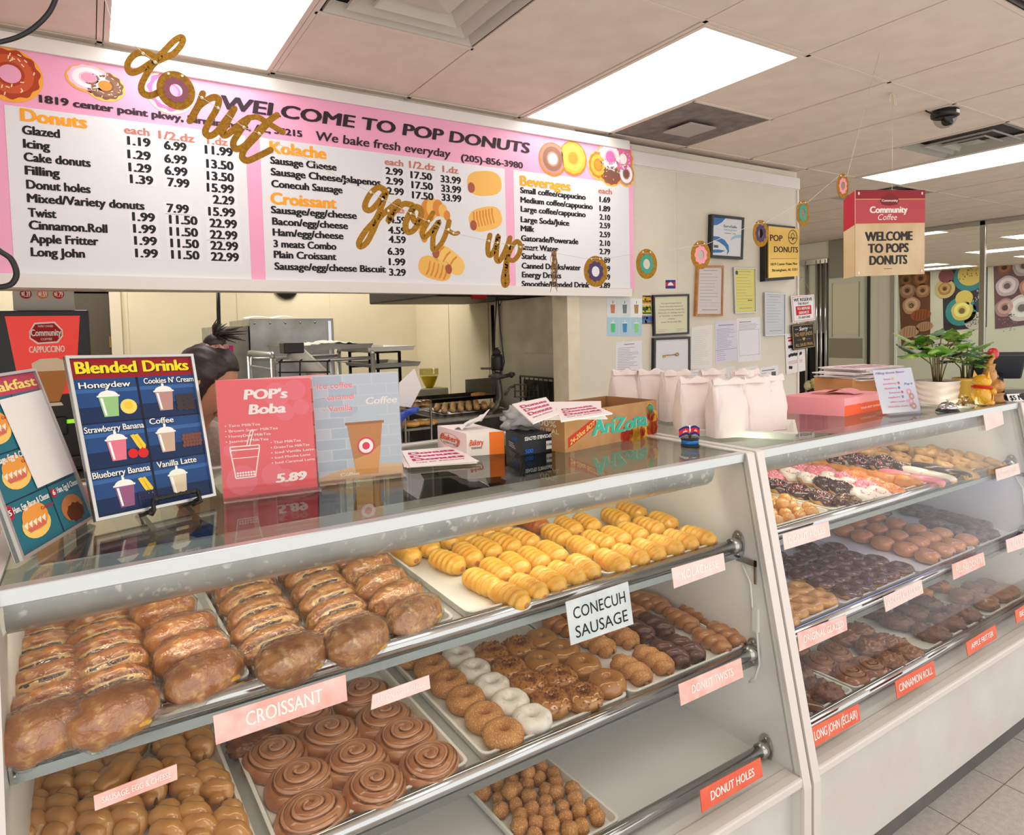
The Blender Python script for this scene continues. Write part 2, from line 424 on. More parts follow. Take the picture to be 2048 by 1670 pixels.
def vent(c, r, kind, label):
    x0, x1, y0, y1 = GX[c+8]+.012, GX[c+9]-.012, GY[r+3]+.012, GY[r+3]+HALF-.012
    if kind == 'return': y0 += HALF; y1 += HALF
    if kind == 'dark': y1 = y0+HALF-.024
    cx, cy = (x0+x1)/2, (y0+y1)/2
    t = E('ceiling_vent', (cx, cy, CEIL), label, 'ceiling vent')
    if kind in ('round', 'louvre'):
        f = MB(); f.box((x0, y0, CEIL+.055), (x1, y1, CEIL+.06)); part(f, 'duct_box', M_VDARK, t)
        S = [(.285, .25, .0), (.225, .165, -.004), (.155, .105, -.010), (.09, 0, -.014)]
        if kind == 'louvre': S = [(.285, .225, .0), (.19, .15, -.006), (.12, .085, -.010), (.06, 0, -.014)]
        for ro, ri, z in S:
            f = MB()
            for k in range(4):
                a = pi/4+k*pi/2; b = a+pi/2
                P = lambda r_, an, zz: (cx+r_*1.41421*cos(an), cy+r_*1.41421*sin(an), CEIL+zz)
                if ri > 0: f.add([P(ro, a, z), P(ro, b, z), P(ri, b, z+.03), P(ri, a, z+.03)], [(0, 3, 2, 1)], 0, False); f.add([P(ro, a, z), P(ro, b, z), P(ro, b, z+.012), P(ro, a, z+.012)], [(0, 1, 2, 3)], 0, False)
                else: f.add([P(ro, a, z+.012), P(ro, b, z+.012), (cx, cy, CEIL+z)], [(0, 2, 1)], 0, False)
            part(f, 'cone_ring', M_VENT if kind == 'round' else mat('grey vent paint', (170, 166, 156), .5), t)
    elif kind == 'return':
        f = MB(); f.box((x0, y0, CEIL+.003), (x1, y1, CEIL+.012)); part(f, 'dusty_tile', mat('dusty grey tile', (142, 132, 126), .9, c2=(120, 110, 104), nscale=14, ndet=8, c3=(90, 84, 80), n3=300), t)
        f = MB(); f.box((cx-.1, cy-.1, CEIL-.02), (cx+.1, cy+.1, CEIL-.012), bev=.003); f.box((cx-.02, cy-.02, CEIL-.014), (cx+.02, cy+.02, CEIL+.004)); part(f, 'deflector_plate', mat('deflector grey', (178, 168, 162), .6), t)
    else:
        f = MB(); f.box((x0, y0, CEIL+.05), (x1, y1, CEIL+.055)); part(f, 'duct_box', M_VDARK, t)
        f = MB()
        for k in range(24):
            y = y0+(y1-y0)*(k+.5)/24; f.box((x0, y-.002, CEIL+.0), (x1, y+.006, CEIL+.02))
        part(f, 'grille', mat('grille grey', (112, 106, 102), .5, .3), t)
vent(-2, 0, 'round', 'big square supply vent with nested cone rings above the menu board')
vent(1, 0, 'return', 'dusty grey ceiling vent with a square deflector plate beside the light panel')
vent(4, 0, 'louvre', 'four way louvred ceiling vent next to the dome camera')
vent(6, 1, 'louvre', 'far louvred ceiling vent behind the hanging welcome sign')
vent(1, -1, 'dark', 'dark grey return grille in the ceiling above the shop floor')
# dome camera
p = at(1890, 222, 2, CEIL); p.z = CEIL
t = E('security_camera', p, 'black dome security camera with clear bubble on the ceiling', 'security camera')
f = MB(); f.lathe([(.0, -.0005), (.062, -.0005), (.066, -.012), (.064, -.03), (.058, -.034), (.0, -.034)][::-1], 28, c=p); part(f, 'housing', M_BLACK, t)
f = MB(); f.lathe([(.054*cos(a*pi/20), -.034-.054*sin(a*pi/20)) for a in range(0, 11)][::-1], 28, c=p); part(f, 'clear_dome', thin_glass('clear dome plastic', (225, 225, 225), 1.5), t)
f = MB(); f.blob(lambda d: V((p.x, p.y-.01, p.z-.055))+V((d.x*.026, d.y*.026, d.z*.024))); f.tube([(p.x, p.y-.01, p.z-.055), (p.x-.02, p.y-.035, p.z-.07)], .014, 12); part(f, 'lens_module', mat('lens black', (14, 14, 16), .2), t)
f = MB(); f.tube([(p.x-.06, p.y, p.z-.02), (p.x-.09, p.y+.01, p.z-.03), (p.x-.12, p.y+.04, p.z-.005)], .004, 6); part(f, 'cable', M_BLACK, t)
f = MB(); f.box((p.x-.02, p.y-.0665, p.z-.026), (p.x+.01, p.y-.06, p.z-.010)); part(f, 'white_sticker', flat((235, 235, 235)), t)
# ================================================================= the two display cases
ZT, YT = 1.19, 1.113                     # top front edge
YB, ZB = .954, .429                      # foot of the sloped glass
GN = V((0, -(ZT-ZB), (YT-YB)*-1)).normalized(); GN = V((0, -(ZT-ZB), -(YB-YT)*1)).normalized()
GN = V((0, -(ZT-ZB), (YT-YB))).normalized()
SHELF = [(1.127, .938), (1.082, .672), (1.046, .432)]       # front y, tray floor z of the three shelves
SL = math.tan(math.radians(3))
def shelf_z(k, y): return SHELF[k][1] + (SL*(y-SHELF[k][0]) if k < 2 else 0)
M_CASE = mat('white case laminate', (232, 231, 227), .35, c2=(224, 223, 219), nscale=2)
M_EDGE = mat('white case edging', (228, 220, 214), .4)
M_ALU = mat('satin aluminium', (205, 207, 206), .32, .75)
M_COVER = mat('smudged lamp cover', (168, 174, 172), .32, .75, c2=(196, 200, 196), nscale=7, ndet=8, c3=(226, 228, 226), n3=60, lo3=.6, hi3=.72)
M_KICK = mat('grey rubber kick strip', (112, 110, 106), .55, c2=(100, 98, 95), nscale=6)
M_SHELF = mat('pale shelf metal', (206, 206, 200), .35, .2)
M_FGLASS = thin_glass('front glass', (255, 255, 254), 1.17)
M_TGLASS = thin_glass('top glass', (226, 232, 228), 1.62)
def display_case(x0, x1, label, blue):
    t = E('display_case', ((x0+x1)/2, 1.4, 0), label, 'display case', 'bakery display cases')
    T = .024
    for xa in (x0, x1-T):
        f = MB(); pts = [(1.085+.006, 1.19), (YB-.018, .40), (YB-.018, .09), (YB+.05, .09), (YB+.05, 0), (1.80, 0), (1.80, 1.19)]
        L = [V((xa, y, z)) for y, z in pts]; Rr = [V((xa+T, y, z)) for y, z in pts]; n = len(pts)
        f.add(L+Rr, [tuple(range(n))[::-1], tuple(range(n, 2*n))] + [(i, (i+1) % n, n+(i+1) % n, n+i) for i in range(n)], 0, False)
        part(f, 'end_panel', M_CASE, t)
        f = MB(); f.add([(xa-.002, 1.092, 1.188), (xa+T+.002, 1.092, 1.188), (xa+T+.002, YB-.020, .40), (xa-.002, YB-.020, .40), (xa-.002, 1.087, 1.188), (xa+T+.002, 1.087, 1.188), (xa+T+.002, YB-.026, .40), (xa-.002, YB-.026, .40)], [(4, 7, 6, 5), (0, 1, 2, 3), (4, 5, 1, 0), (7, 3, 2, 6), (4, 0, 3, 7), (5, 6, 2, 1)], 0, False)
        f.box((xa-.002, YB-.026, .09), (xa+T+.002, YB-.018, .40)); part(f, 'edge_strip', M_EDGE, t)
    a, b = x0+T, x1-T
    f = MB(); f.box((a, YB+.012, .10), (b, 1.78, .405)); part(f, 'base_panel', mat('white base panel', (226, 222, 217), .4, c2=(216, 211, 205), nscale=5, ndet=8), t)
    f = MB(); f.box((x0, YB+.05, 0), (x1, 1.78, .10)); part(f, 'kick_plate', M_KICK, t)
    f = MB(); f.box((a, YB-.022, .402), (b, YB+.03, .428), bev=.006); part(f, 'ledge_moulding', M_EDGE, t)
    f = MB(); f.box((a, YB+.004, .405), (b, 1.78, .425)); part(f, 'deck', M_CASE, t)
    f = MB()
    f.box((a, 1.775, .43), (b, 1.79, 1.02)); f.box((a, 1.77, 1.15), (b, 1.80, 1.19))
    part(f, 'back_panel', M_CASE, t)
    for k in (0, 1):
        y, z = SHELF[k]
        f = MB(); y2 = 1.765; z2 = shelf_z(k, y2)
        f.add([(a, y, z-.001), (b, y, z-.001), (b, y2, z2-.001), (a, y2, z2-.001), (a, y, z-.011), (b, y, z-.011), (b, y2, z2-.011), (a, y2, z2-.011)], [(0, 1, 2, 3), (7, 6, 5, 4), (0, 4, 5, 1), (1, 5, 6, 2), (2, 6, 7, 3), (3, 7, 4, 0)], 0, False)
        s = part(f, 'shelf', M_SHELF, t)
        f = MB(); f.box((a, y-.010, z-.028), (b, y-.002, z-.012)); part(f, 'shelf_lip', mat('lip metal', (150, 156, 154), .25, .9), s)
    for k in range(3):
        y, z = ((1.127, .949), (1.082, .683), (1.046, .449))[k]
        f = MB(); f.tube([(a+.002, y-.012, z), (b-.002, y-.012, z)], .0145, 16); rl = part(f, 'shelf_rail', M_CHROME, t)
        for xa, sg in ((a, 1), (b, -1)):
            f = MB(); f.tube([(xa+sg*.001, y-.012, z), (xa+sg*.030, y-.012, z)], .0185, 16)
            f.add(*oval((xa+sg*.001, y-.012, z), sg*.004, .020, .036), 0, False)
            for dz in (-.026, .026): f.tube([(xa+sg*.004, y-.012, z+dz), (xa+sg*.007, y-.012, z+dz)], .004, 8)
            part(f, 'rail_flange', mat('worn chrome', (186, 186, 182), .25, 1), rl)
    f = MB(); o = GN*.003
    q = [V((a, YT-.012, ZT-.024)), V((b, YT-.012, ZT-.024)), V((b, YB+.004, ZB)), V((a, YB+.004, ZB))]
    f.add([p+o for p in q]+[p-o for p in q], [(0, 3, 2, 1), (4, 5, 6, 7), (0, 1, 5, 4), (3, 7, 6, 2), (0, 4, 7, 3), (1, 2, 6, 5)], 0, False)
    part(f, 'front_glass', M_FGLASS, t)
    f = MB(); f.box((a, YT+.002, ZT-.011), (b, 1.795, ZT-.003)); part(f, 'top_glass', M_TGLASS, t)
    f = MB(); f.box((a, YT-.020, ZT-.024), (b, YT+.002, ZT), bev=.002); f.box((a, 1.795, ZT-.024), (b, 1.81, ZT), bev=.002); part(f, 'top_frame', M_ALU, t)
    f = MB(); pr = [(1.121, 1.166), (1.124, 1.140), (1.132, 1.122), (1.148, 1.110), (1.168, 1.106), (1.190, 1.106)]
    f.grid(2, len(pr), lambda u, w_: (a+.004+(b-.085-a)*u, *pr[round(w_*(len(pr)-1))]))
    for xx in (b-.081,): f.add([(xx, y, z) for y, z in pr]+[(xx, 1.19, 1.166)], [tuple(range(len(pr)+1))], 0, False)
    h = part(f, 'lamp_cover', M_COVER, t)
    f = MB(); f.tube([(a+.06, 1.205, 1.15), (b-.12, 1.205, 1.15)], .0125, 12); part(f, 'lamp_tube', mat('lit lamp tube', (255, 244, 222), .4, emit=CASE_POWER), t)
    if blue:
        f = MB(); f.box((a+.05, 1.16, .918), (b-.05, 1.168, .923)); part(f, 'led_fill_strip', mat('lit blue white strip', (158, 172, 255), .4, emit=9), t)
    else:
        f = MB(); f.box((a+.05, 1.16, .918), (b-.05, 1.168, .923)); part(f, 'led_fill_strip', mat('added warm fill strip', (255, 240, 215), .4, emit=10), t)  # added strip that brightens the middle shelf
    f = MB(); f.box((a+.05, 1.12, .652), (b-.05, 1.127, .657)); part(f, 'led_fill_strip', mat('added pale fill strip', (255, 246, 230), .4, emit=7), t)  # fill strip added so the bottom shelf reads brighter
    # little cable and hinge on the end wall
    f = MB(); f.tube([(b-.006, 1.10, .90), (b-.006, 1.075, .86), (b-.006, 1.07, .80), (b-.008, 1.055, .74), (b-.006, 1.05, .66), (b-.01, 1.06, .62), (b-.006, 1.08, .60)], .003, 6); f.box((b-.010, 1.052, .74), (b-.001, 1.068, .80)); part(f, 'cable', flat((226, 228, 222)), t)
    f = MB(); f.box((b-.005, 1.06, .905), (b-.001, 1.12, .92)); f.box((b-.005, 1.06, .86), (b-.001, 1.066, .92)); part(f, 'bracket', M_CHROME, t)
    return t
def oval(c, th, rx, rz, n=20):
    vs = []; fs = []
    for s in (0, 1):
        for i in range(n): vs.append((c[0]+th*s, c[1]+rx*cos(2*pi*i/n), c[2]+rz*sin(2*pi*i/n)))
    fs = [tuple(range(n))[::-1], tuple(range(n, 2*n))]+[(i, (i+1) % n, n+(i+1) % n, n+i) for i in range(n)]
    return vs, fs
CASE_A = display_case(-.145, 1.414, 'white glass fronted display case holding the wrapped croissants and kolaches', False)
CASE_B = display_case(1.428, 3.02, 'white glass fronted display case holding the sprinkle and glazed donuts', True)

# ---------------------------------------------------------------- flavour tags stuck on the glass
M_PINKTAG = mat('sun faded pink card', (238, 176, 164), .5, c2=(246, 206, 198), nscale=30, ndet=3)
M_PALETAG = mat('very faded pink card', (240, 208, 202), .5, c2=(244, 220, 214), nscale=30)
M_REDTAG = mat('orange red card', (232, 92, 60), .45, c2=(238, 112, 80), nscale=20)
M_LET = mat('tag lettering white', (250, 244, 238), .5)
def tag_on_glass(px, text, m, label, lines=None, lm=M_LET, fit=(.14, .3, .86, .42), bold=.02):
    P0 = V((0, YT-.012, ZT-.024)) + GN*.0085
    F = Face(*[atp(u, v, P0, GN) for u, v in (px[3], px[2], px[1], px[0])])
    f = MB(); F.card(f, .002)
    if lines:
        for s, a, b, c, h in lines: F.text(f, s, a, b, c, h, 1, e=.0006, bold=bold)
    elif text: F.text(f, text, fit[0], fit[1], fit[2], fit[3], 1, e=.0006, bold=bold)
    return tag(f.build('flavour_tag', [m, lm]), label, 'tag', 'flavour tags on the case glass')
TAGS = [
 ([(426,1432),(691,1349),(695,1401),(432,1490)], 'CROISSANT', M_PINKTAG, 'large faded pink card reading CROISSANT below the croissant shelf', (.22, .28, .80, .50)),
 ([(187,1592),(353.5,1528),(355,1559),(190,1622)], 'SAUSAGE, EGG & CHEESE', M_PINKTAG, 'small faded pink card reading SAUSAGE, EGG & CHEESE', (.09, .32, .92, .40)),
 ([(745,1390),(858,1350),(861,1377),(742,1420)], 'BACON, EGG & CHEESE', M_PALETAG, 'pale pink card reading BACON, EGG & CHEESE above the cinnamon rolls', (.09, .32, .92, .38)),
 ([(1343,1137),(1447,1106),(1451,1140),(1348,1177)], 'KOLACHESE', M_PALETAG, 'pale pink card reading KOLACHESE', (.16, .30, .86, .44)),
 ([(1357,1369),(1482,1316),(1487,1354),(1362,1412)], 'DONUT TWISTS', M_PINKTAG, 'pink card reading DONUT TWISTS below the twist tray', (.18, .32, .84, .40)),
 ([(1400,1581),(1521,1515),(1526,1553),(1404,1626)], 'DONUT HOLES', M_REDTAG, 'orange red card reading DONUT HOLES at the foot of the glass', (.15, .30, .86, .42)),
 ([(1565,1068),(1657,1042),(1661,1072),(1569,1100)], 'DONUT HOLES', M_PALETAG, 'pale pink card reading DONUT HOLES above the chocolate rings', (.10, .30, .88, .44)),
 ([(1595,1266),(1692,1229),(1695,1260),(1599,1303)], 'ORIGINAL GLAZED', M_PINKTAG, 'pink card reading ORIGINAL GLAZED', (.09, .32, .92, .42)),
 ([(1766.5,1194),(1843,1159),(1847,1186),(1772,1224)], 'CHOCOLATE GLAZED', M_PALETAG, 'pale pink card reading CHOCOLATE GLAZED', (.06, .30, .95, .42)),
 ([(1904,1129),(1967,1104),(1971,1130),(1907,1160)], 'FILLING DONUT', M_PINKTAG, 'pink card reading FILLING DONUT', (.10, .30, .90, .44)),
 ([(2012,1080),(2070,1058),(2075,1086),(2015,1106)], 'BLUEBERRY', M_PALETAG, 'pale pink card reading BLUEBERRY', (.18, .30, .95, .42)),
 ([(1991,939),(2037,926),(2041,947),(1994,962)], 'BUTTERMILK', M_PALETAG, 'bleached pink card with barely readable lettering by the tan crullers', (.10, .32, .88, .40)),
 ([(1967,829),(2004,817),(2008,848),(1972,862)], '', M_PALETAG, 'blank bleached pink card near the top of the glass', None),
 ([(1790,1363),(1867,1321),(1871.5,1354),(1794.5,1397.6)], 'CINNAMON ROLL', M_REDTAG, 'orange red card reading CINNAMON ROLL', (.07, .30, .93, .44)),
 ([(1620,1457),(1717,1407),(1721,1441),(1625,1497)], 'LONG JOHN (\u00c9CLAIR)', M_REDTAG, 'orange red card reading LONG JOHN (\u00c9CLAIR)', (.06, .30, .94, .46)),
 ([(1931.6,1285.5),(1991,1249),(1994,1276),(1936,1312)], 'APPLE FRITTER', M_REDTAG, 'orange red card reading APPLE FRITTER', (.14, .32, .88, .40)),
 ([(2030,1221.6),(2090,1184),(2093,1212),(2033,1246.5)], 'BEAR CLAW', M_REDTAG, 'orange red card reading BEAR CLAW', (.12, .32, .88, .42)),
]
for px, tx, m, lb, fit in TAGS: tag_on_glass(px, tx, m, lb, fit=fit or (.1, .3, .9, .4))
tag_on_glass([(1131,1204),(1256,1163),(1267,1248),(1142,1291)], '', mat('damp grey white paper', (214, 220, 220), .5, c2=(196, 206, 208), nscale=24), 'grey white paper note reading CONECUH SAUSAGE below the kolaches',
  lines=[('CONECUH', .09, .55, .92, .27), ('SAUSAGE', .09, .12, .92, .27)], lm=flat((24, 24, 26)), bold=.0)
# ================================================================= the pink menu board
SY = 2.8813
BL_, BT_ = 1.690, 2.574
t = E('menu_board', (1.0, SY, BL_), 'long pink and white menu board listing donut, kolache, croissant and beverage prices', 'menu board')
M_PINK = mat('pink vinyl print', (240, 160, 196), .35, c2=(246, 178, 208), nscale=1.2)
M_VINYL = mat('white vinyl print', (226, 225, 229), .32)
X0, X1 = -1.15, 2.686
f = MB(); f.box((X0, SY+.004, BL_+.04), (X1, WY-.001, BT_-.02)); f.box((X0, SY, 1.728), (X1, SY+.004, 2.522), 0); BOARD = f
f = MB(); f.box((X0, SY-.014, 2.522), (X1-.03, WY-.001, BT_), bev=.003); f.add([(x, y, z) for x, zs in ((X0, (1.708, 1.757)), (X1-.03, (1.686, 1.731))) for z in zs for y in (SY-.014, WY-.001)], [(0, 2, 6, 4), (1, 5, 7, 3), (0, 1, 3, 2), (4, 6, 7, 5), (0, 4, 5, 1), (2, 3, 7, 6)], 0, False); part(f, 'frame_rail', M_WHITE, t)
def bx(u, v): return at(u, v, 1, SY).x
PANELS = []
for (u0, v0, u1, v1) in ((8, 204, 490, 268), (519, 268, 1009, 338), (1026, 344, 1257, 372)):
    f = MB(); f.box((bx(u0, v0), SY-.0012, 1.735), (bx(u1, v1), SY, 2.328)); PANELS.append(f)
def pan(u): return PANELS[0 if u < 505 else 1 if u < 1018 else 2]
EPS = SY-.0018
def btext(mb, s, u0, v0, u1, cap, bold=.045, m=0, shear=0.0):
    O = at(u0, v0, 1, EPS); X = at(u1, v0, 1, EPS); X.z = O.z; Y = at(u0, v0-cap, 1, EPS); Y.x = O.x
    letters(mb, s, O, X, Y, m, .0004, bold, shear)
for s, u0, v0, u1 in (('Glazed', 45.6, 267.7, 118.6), ('Icing', 47.8, 295, 99), ('Cake donuts', 49, 321.6, 180), ('Filling', 51.4, 348.5, 118.6), ('Donut holes', 54, 376.6, 180),
    ('Mixed/Variety donuts', 55.7, 404, 287.5), ('Twist', 57.5, 433, 112), ('Cinnamon.Roll', 59.3, 458, 213.8), ('Apple Fritter', 61, 485, 196), ('Long John', 63, 512, 169)): btext(pan(u0), s, u0, v0, u1, 17.5, m=1)
for s, u0, v0, u1 in (('1.19', 256, 289, 300), ('1.29', 256.6, 316, 300.5), ('1.29', 258.7, 342, 302), ('1.39', 261.6, 365.8, 305.4), ('1.99', 266, 441, 309), ('1.99', 268, 465, 311), ('1.99', 270, 489, 313), ('1.99', 272, 514, 315),
    ('6.99', 329.5, 298, 372), ('6.99', 330, 324.5, 373), ('6.99', 330.6, 348.5, 374), ('7.99', 336, 372, 378), ('7.99', 335, 424, 377), ('11.50', 339.6, 446.6, 394), ('11.50', 340.6, 470.7, 395), ('11.50', 342.4, 494, 397), ('11.50', 344, 517, 398),
    ('11.99', 411, 307, 464.6), ('13.50', 414, 335, 466), ('13.50', 415, 359, 467), ('15.99', 415, 382.7, 467), ('2.29', 427, 406.8, 468), ('15.99', 418, 430.5, 469.6), ('22.99', 420.4, 453.8, 473), ('22.99', 421, 476.8, 474), ('22.99', 422, 498.7, 475.5), ('22.99', 423, 521, 477)):
    btext(pan(u0), s, u0, v0, u1, 17, m=1)
    xa = at(u0-8, v0, 1, SY).x; xb = at(u1+7, v0, 1, SY).x; zz = at(u0, v0, 1, SY).z
    pan(u0).box((xa, SY-.0016, zz-.008), (xb, SY-.0012, zz+.036), 4)
for s, u0, v0, u1 in (('Sausage Cheese', 541.5, 327, 672), ('Sausage Cheese/Jalapenos', 542.6, 350, 760), ('Conecuh Sausage', 543.7, 373.7, 684), ('Sausage/egg/cheese', 543, 426, 712.5), ('Bacon/egg/cheese', 545.5, 449, 695),
    ('Ham/egg/cheese', 546.5, 471, 686), ('3 meats Combo', 548, 494, 672), ('Plain Croissant', 548.7, 515.6, 672), ('Sausage/egg/cheese Biscuit', 550, 539, 770.7)): btext(pan(u0), s, u0, v0, u1, 14.5, m=1)
for s, u0, v0, u1 in (('2.99', 771.8, 348, 805), ('2.99', 772.5, 367.7, 806), ('2.99', 775, 388, 807), ('17.50', 822, 356, 863), ('17.50', 824, 376, 865), ('17.50', 825, 396.4, 866), ('33.99', 882, 364, 921), ('33.99', 883, 383, 921.5), ('33.99', 884, 401, 922),
    ('4.59', 779.7, 445.7, 811), ('4.59', 777, 466.5, 811), ('4.59', 778, 485, 811), ('6.39', 776, 509, 808), ('1.99', 778.6, 530, 810), ('3.29', 779, 551, 811)):
    btext(pan(u0), s, u0, v0, u1, 14, m=1)
    xa = at(u0-6, v0, 1, SY).x; xb = at(u1+5, v0, 1, SY).x; zz = at(u0, v0, 1, SY).z
    pan(u0).box((xa, SY-.0016, zz-.007), (xb, SY-.0012, zz+.031), 4)
for s, u0, v0, u1 in (('Small coffee/cappucino', 1041, 385.7, 1170.6), ('Medium coffee/cappucino', 1041.6, 404.7, 1184.6), ('Large coffee/cappucino', 1042, 423, 1170.6), ('Large Soda/Juice', 1042, 444, 1138), ('Milk', 1042, 462, 1068),
    ('Gatorade/Powerade', 1042.7, 481.6, 1156), ('Smart Water', 1043, 499.6, 1115.6), ('Starbuck', 1043.8, 517.5, 1093), ('Canned Drinks/water', 1044, 536.6, 1161), ('Energy Drinks', 1044.5, 554.6, 1122), ('Smoothie/Blended Drink', 1044, 573, 1178.5)): btext(pan(u0), s, u0, v0, u1, 11.5, m=1)
for s, v0 in zip(('1.69', '1.89', '2.10', '2.59', '2.59', '2.10', '2.79', '2.89', '2.59', '3.59', '3.89'), (403.6, 421.6, 439, 455.7, 473.7, 491, 508, 525, 542, 559, 576)): btext(PANELS[2], s, 1199.5, v0, 1220, 11, m=1)
BG = BOARD
btext(BG, '1819 center point pkwy, Birmingham, AL, 35215', 80, 204.5, 601, 15, m=1)
btext(BG, 'WELCOME TO POP DONUTS', 445, 217, 1057, 27, .035, 1, .12)
btext(BG, 'We bake fresh everyday', 633, 280, 900, 18, .02, 1, .1)
btext(BG, '(205)-856-3980', 923, 321, 1045, 13, .03, 1)
for s, u0, v0, u1, c in (('Donuts', 43, 241, 172, 25), ('Kolache', 541, 305, 651, 23), ('Croissant', 542.6, 407, 672, 23), ('Beverages', 1041, 370.5, 1140, 20)): btext(pan(u0), s, u0, v0, u1, c, .045, m=2)
for s, u0, v0, u1, c in (('each', 249, 266, 298, 15), ('1/2.dz', 318, 276.7, 388, 16), ('1.dz', 415, 287, 454.5, 15), ('each', 770, 329, 806, 13), ('1/2.dz', 819, 335.5, 869.5, 14), ('1.dz', 885.7, 344, 916, 13), ('each', 790, 425.5, 808, 12), ('each', 1197, 386, 1223.4, 11)): btext(pan(u0), s, u0, v0, u1, c, .03, m=3)
# printed pastries on the board
PB = Face(V((0, SY-.0012, 0)), V((1, SY-.0012, 0)), V((1, SY-.0012, 1)), V((0, SY-.0012, 1)))
def B(u, v): q = at(u, v, 1, SY); return q.x, q.z
def donut_print(mb, u, v, r, m, tilt=1.0, wob=.05, sprinkles=24, k=11, rot=0.0, seed=1):
    """dough, icing, hole, sprinkles: materials m = (dough, icing, hole, sprinkle, icing light)"""
    a, b = B(u, v); R = (B(u+r, v)[0]-a); rb = R*tilt
    PB.disc(mb, a, b-.04*R, R, m[0], .0002, 40, rb); PB.disc(mb, a, b, R*.90, m[1], .0004, 66, rb*.90, wob, k)
    PB.ring(mb, a, b, R*.44, R*.72, m[4], .0006, 30, tilt); PB.disc(mb, a, b, R*.34, m[2], .0008, 24, rb*.34)
    rn = random.Random(seed)
    for i in range(sprinkles):
        th = rn.uniform(0, 6.28); q = rn.uniform(.42, .80)*R; x = a+q*cos(th); y = b+q*tilt*sin(th); an = rn.uniform(0, 3.14); L = R*.06; W = R*.018
        PB.shape(mb, [(x+L*cos(an)-W*sin(an), y+L*sin(an)+W*cos(an)), (x-L*cos(an)-W*sin(an), y-L*sin(an)+W*cos(an)), (x-L*cos(an)+W*sin(an), y-L*sin(an)-W*cos(an)), (x+L*cos(an)+W*sin(an), y+L*sin(an)-W*cos(an))], m[3], .001)
PAL = [(246, 170, 64), (176, 66, 40), (238, 168, 200), (252, 232, 190), (206, 92, 56), (250, 200, 224), (240, 160, 190), (130, 92, 78), (244, 196, 92), (150, 108, 92), (240, 150, 60), (232, 120, 180), (252, 240, 244), (226, 130, 60), (242, 182, 74), (190, 140, 120), (222, 130, 116), (160, 84, 70)]
PM = [flat(c) for c in PAL]
f = MB()
donut_print(f, 20, 148, 66, (0, 1, 2, 3, 4), .98)
donut_print(f, 178, 156, 46, (0, 5, 6, 12, 12), .70, .03, 0)
donut_print(f, 210, 172, 40, (8, 7, 10, 3, 9), .84, .05, 26, seed=3)
donut_print(f, 340, 184, 48, (3, 11, 6, 6, 5), .95, .05, 14, seed=4)
donut_print(f, 1105, 318, 27, (13, 15, 12, 12, 9), 1.0, .03, 0)
donut_print(f, 1146, 316, 27, (13, 14, 10, 3, 8), 1.0, .02, 0)
donut_print(f, 1196, 330, 20, (8, 13, 10, 3, 14), 1.1, .04, 0); donut_print(f, 1246, 318, 21, (8, 16, 12, 12, 11), 1.1, .05, 14, seed=8)
donut_print(f, 1220, 314, 26, (14, 5, 11, 12, 12), 1.0, .05, 24, seed=6); donut_print(f, 1222, 348, 22, (14, 17, 7, 3, 7), .8, .04, 10, seed=7); donut_print(f, 1252, 348, 17, (14, 15, 7, 12, 12), 1.1, .04, 18, seed=9)
k0 = len(BOARD.v)
for i in range(len(f.f)): BOARD.f.append([q+k0 for q in f.f[i]]); BOARD.m.append(f.m[i]+2); BOARD.s.append(False)
BOARD.v += f.v
part(BOARD, 'board', [M_PINK, flat((52, 40, 50))]+PM, t)
def roll_print(mb, u, v, L, W, ang, m=(0, 1, 2), n=7):
    a, b = B(u, v); L = B(u+L, v)[0]-a; W = B(u+W, v)[0]-a; ca, sa = cos(ang), sin(ang)
    def T(x, y): return (a+x*ca-y*sa, b+x*sa+y*ca)
    pts = []
    for i in range(36):
        th = 2*pi*i/36; pts.append(T(L*abs(cos(th))**.7*(1 if cos(th) > 0 else -1), W*abs(sin(th))**.8*(1 if sin(th) > 0 else -1)))
    PB.shape(mb, pts, m[0], .0003)
    for i in range(n):
        x = -L*.6+L*1.3*i/n; PB.shape(mb, [T(x-.004, W*.8), T(x-.012, W*.3), T(x-.010, -W*.55), T(x-.003, -W*.5), T(x-.003, W*.2), T(x+.004, W*.75)], m[1], .0006)
    PB.disc(mb, *T(-L*.80, -W*.30), L*.20, m[2], .0009, 18, L*.26)
f = MB()
roll_print(f, 969, 367, 34, 21, .12, n=0); roll_print(f, 971, 438, 33, 20, .25)
roll_print(f, 898, 520, 34, 18, -.6, (3, 1, 2), 3); roll_print(f, 870, 537, 33, 20, 2.9, n=5)
a, b = B(873, 445)
for i in range(9):
    th = 3.6-i*.36; R = .10; wdt = .055-.0075*abs(i-4)
    PB.disc(f, a+R*.75*cos(th), b-.03+R*sin(th), wdt*.72, 0 if i % 2 else 1, .0003+.00005*i, 18, wdt)
P = PANELS[1]; k0 = len(P.v)
for i in range(len(f.f)): P.f.append([q+k0 for q in f.f[i]]); P.m.append(f.m[i]+5); P.s.append(False)
P.v += f.v
for P in PANELS: part(P, 'price_panel', [M_VINYL, flat((32, 30, 32)), flat((248, 164, 46)), flat((202, 120, 104)), mat('price sticker white', (232, 230, 236), .4), flat((240, 186, 96)), flat((218, 140, 62)), flat((170, 90, 70)), flat((244, 200, 110))], t)

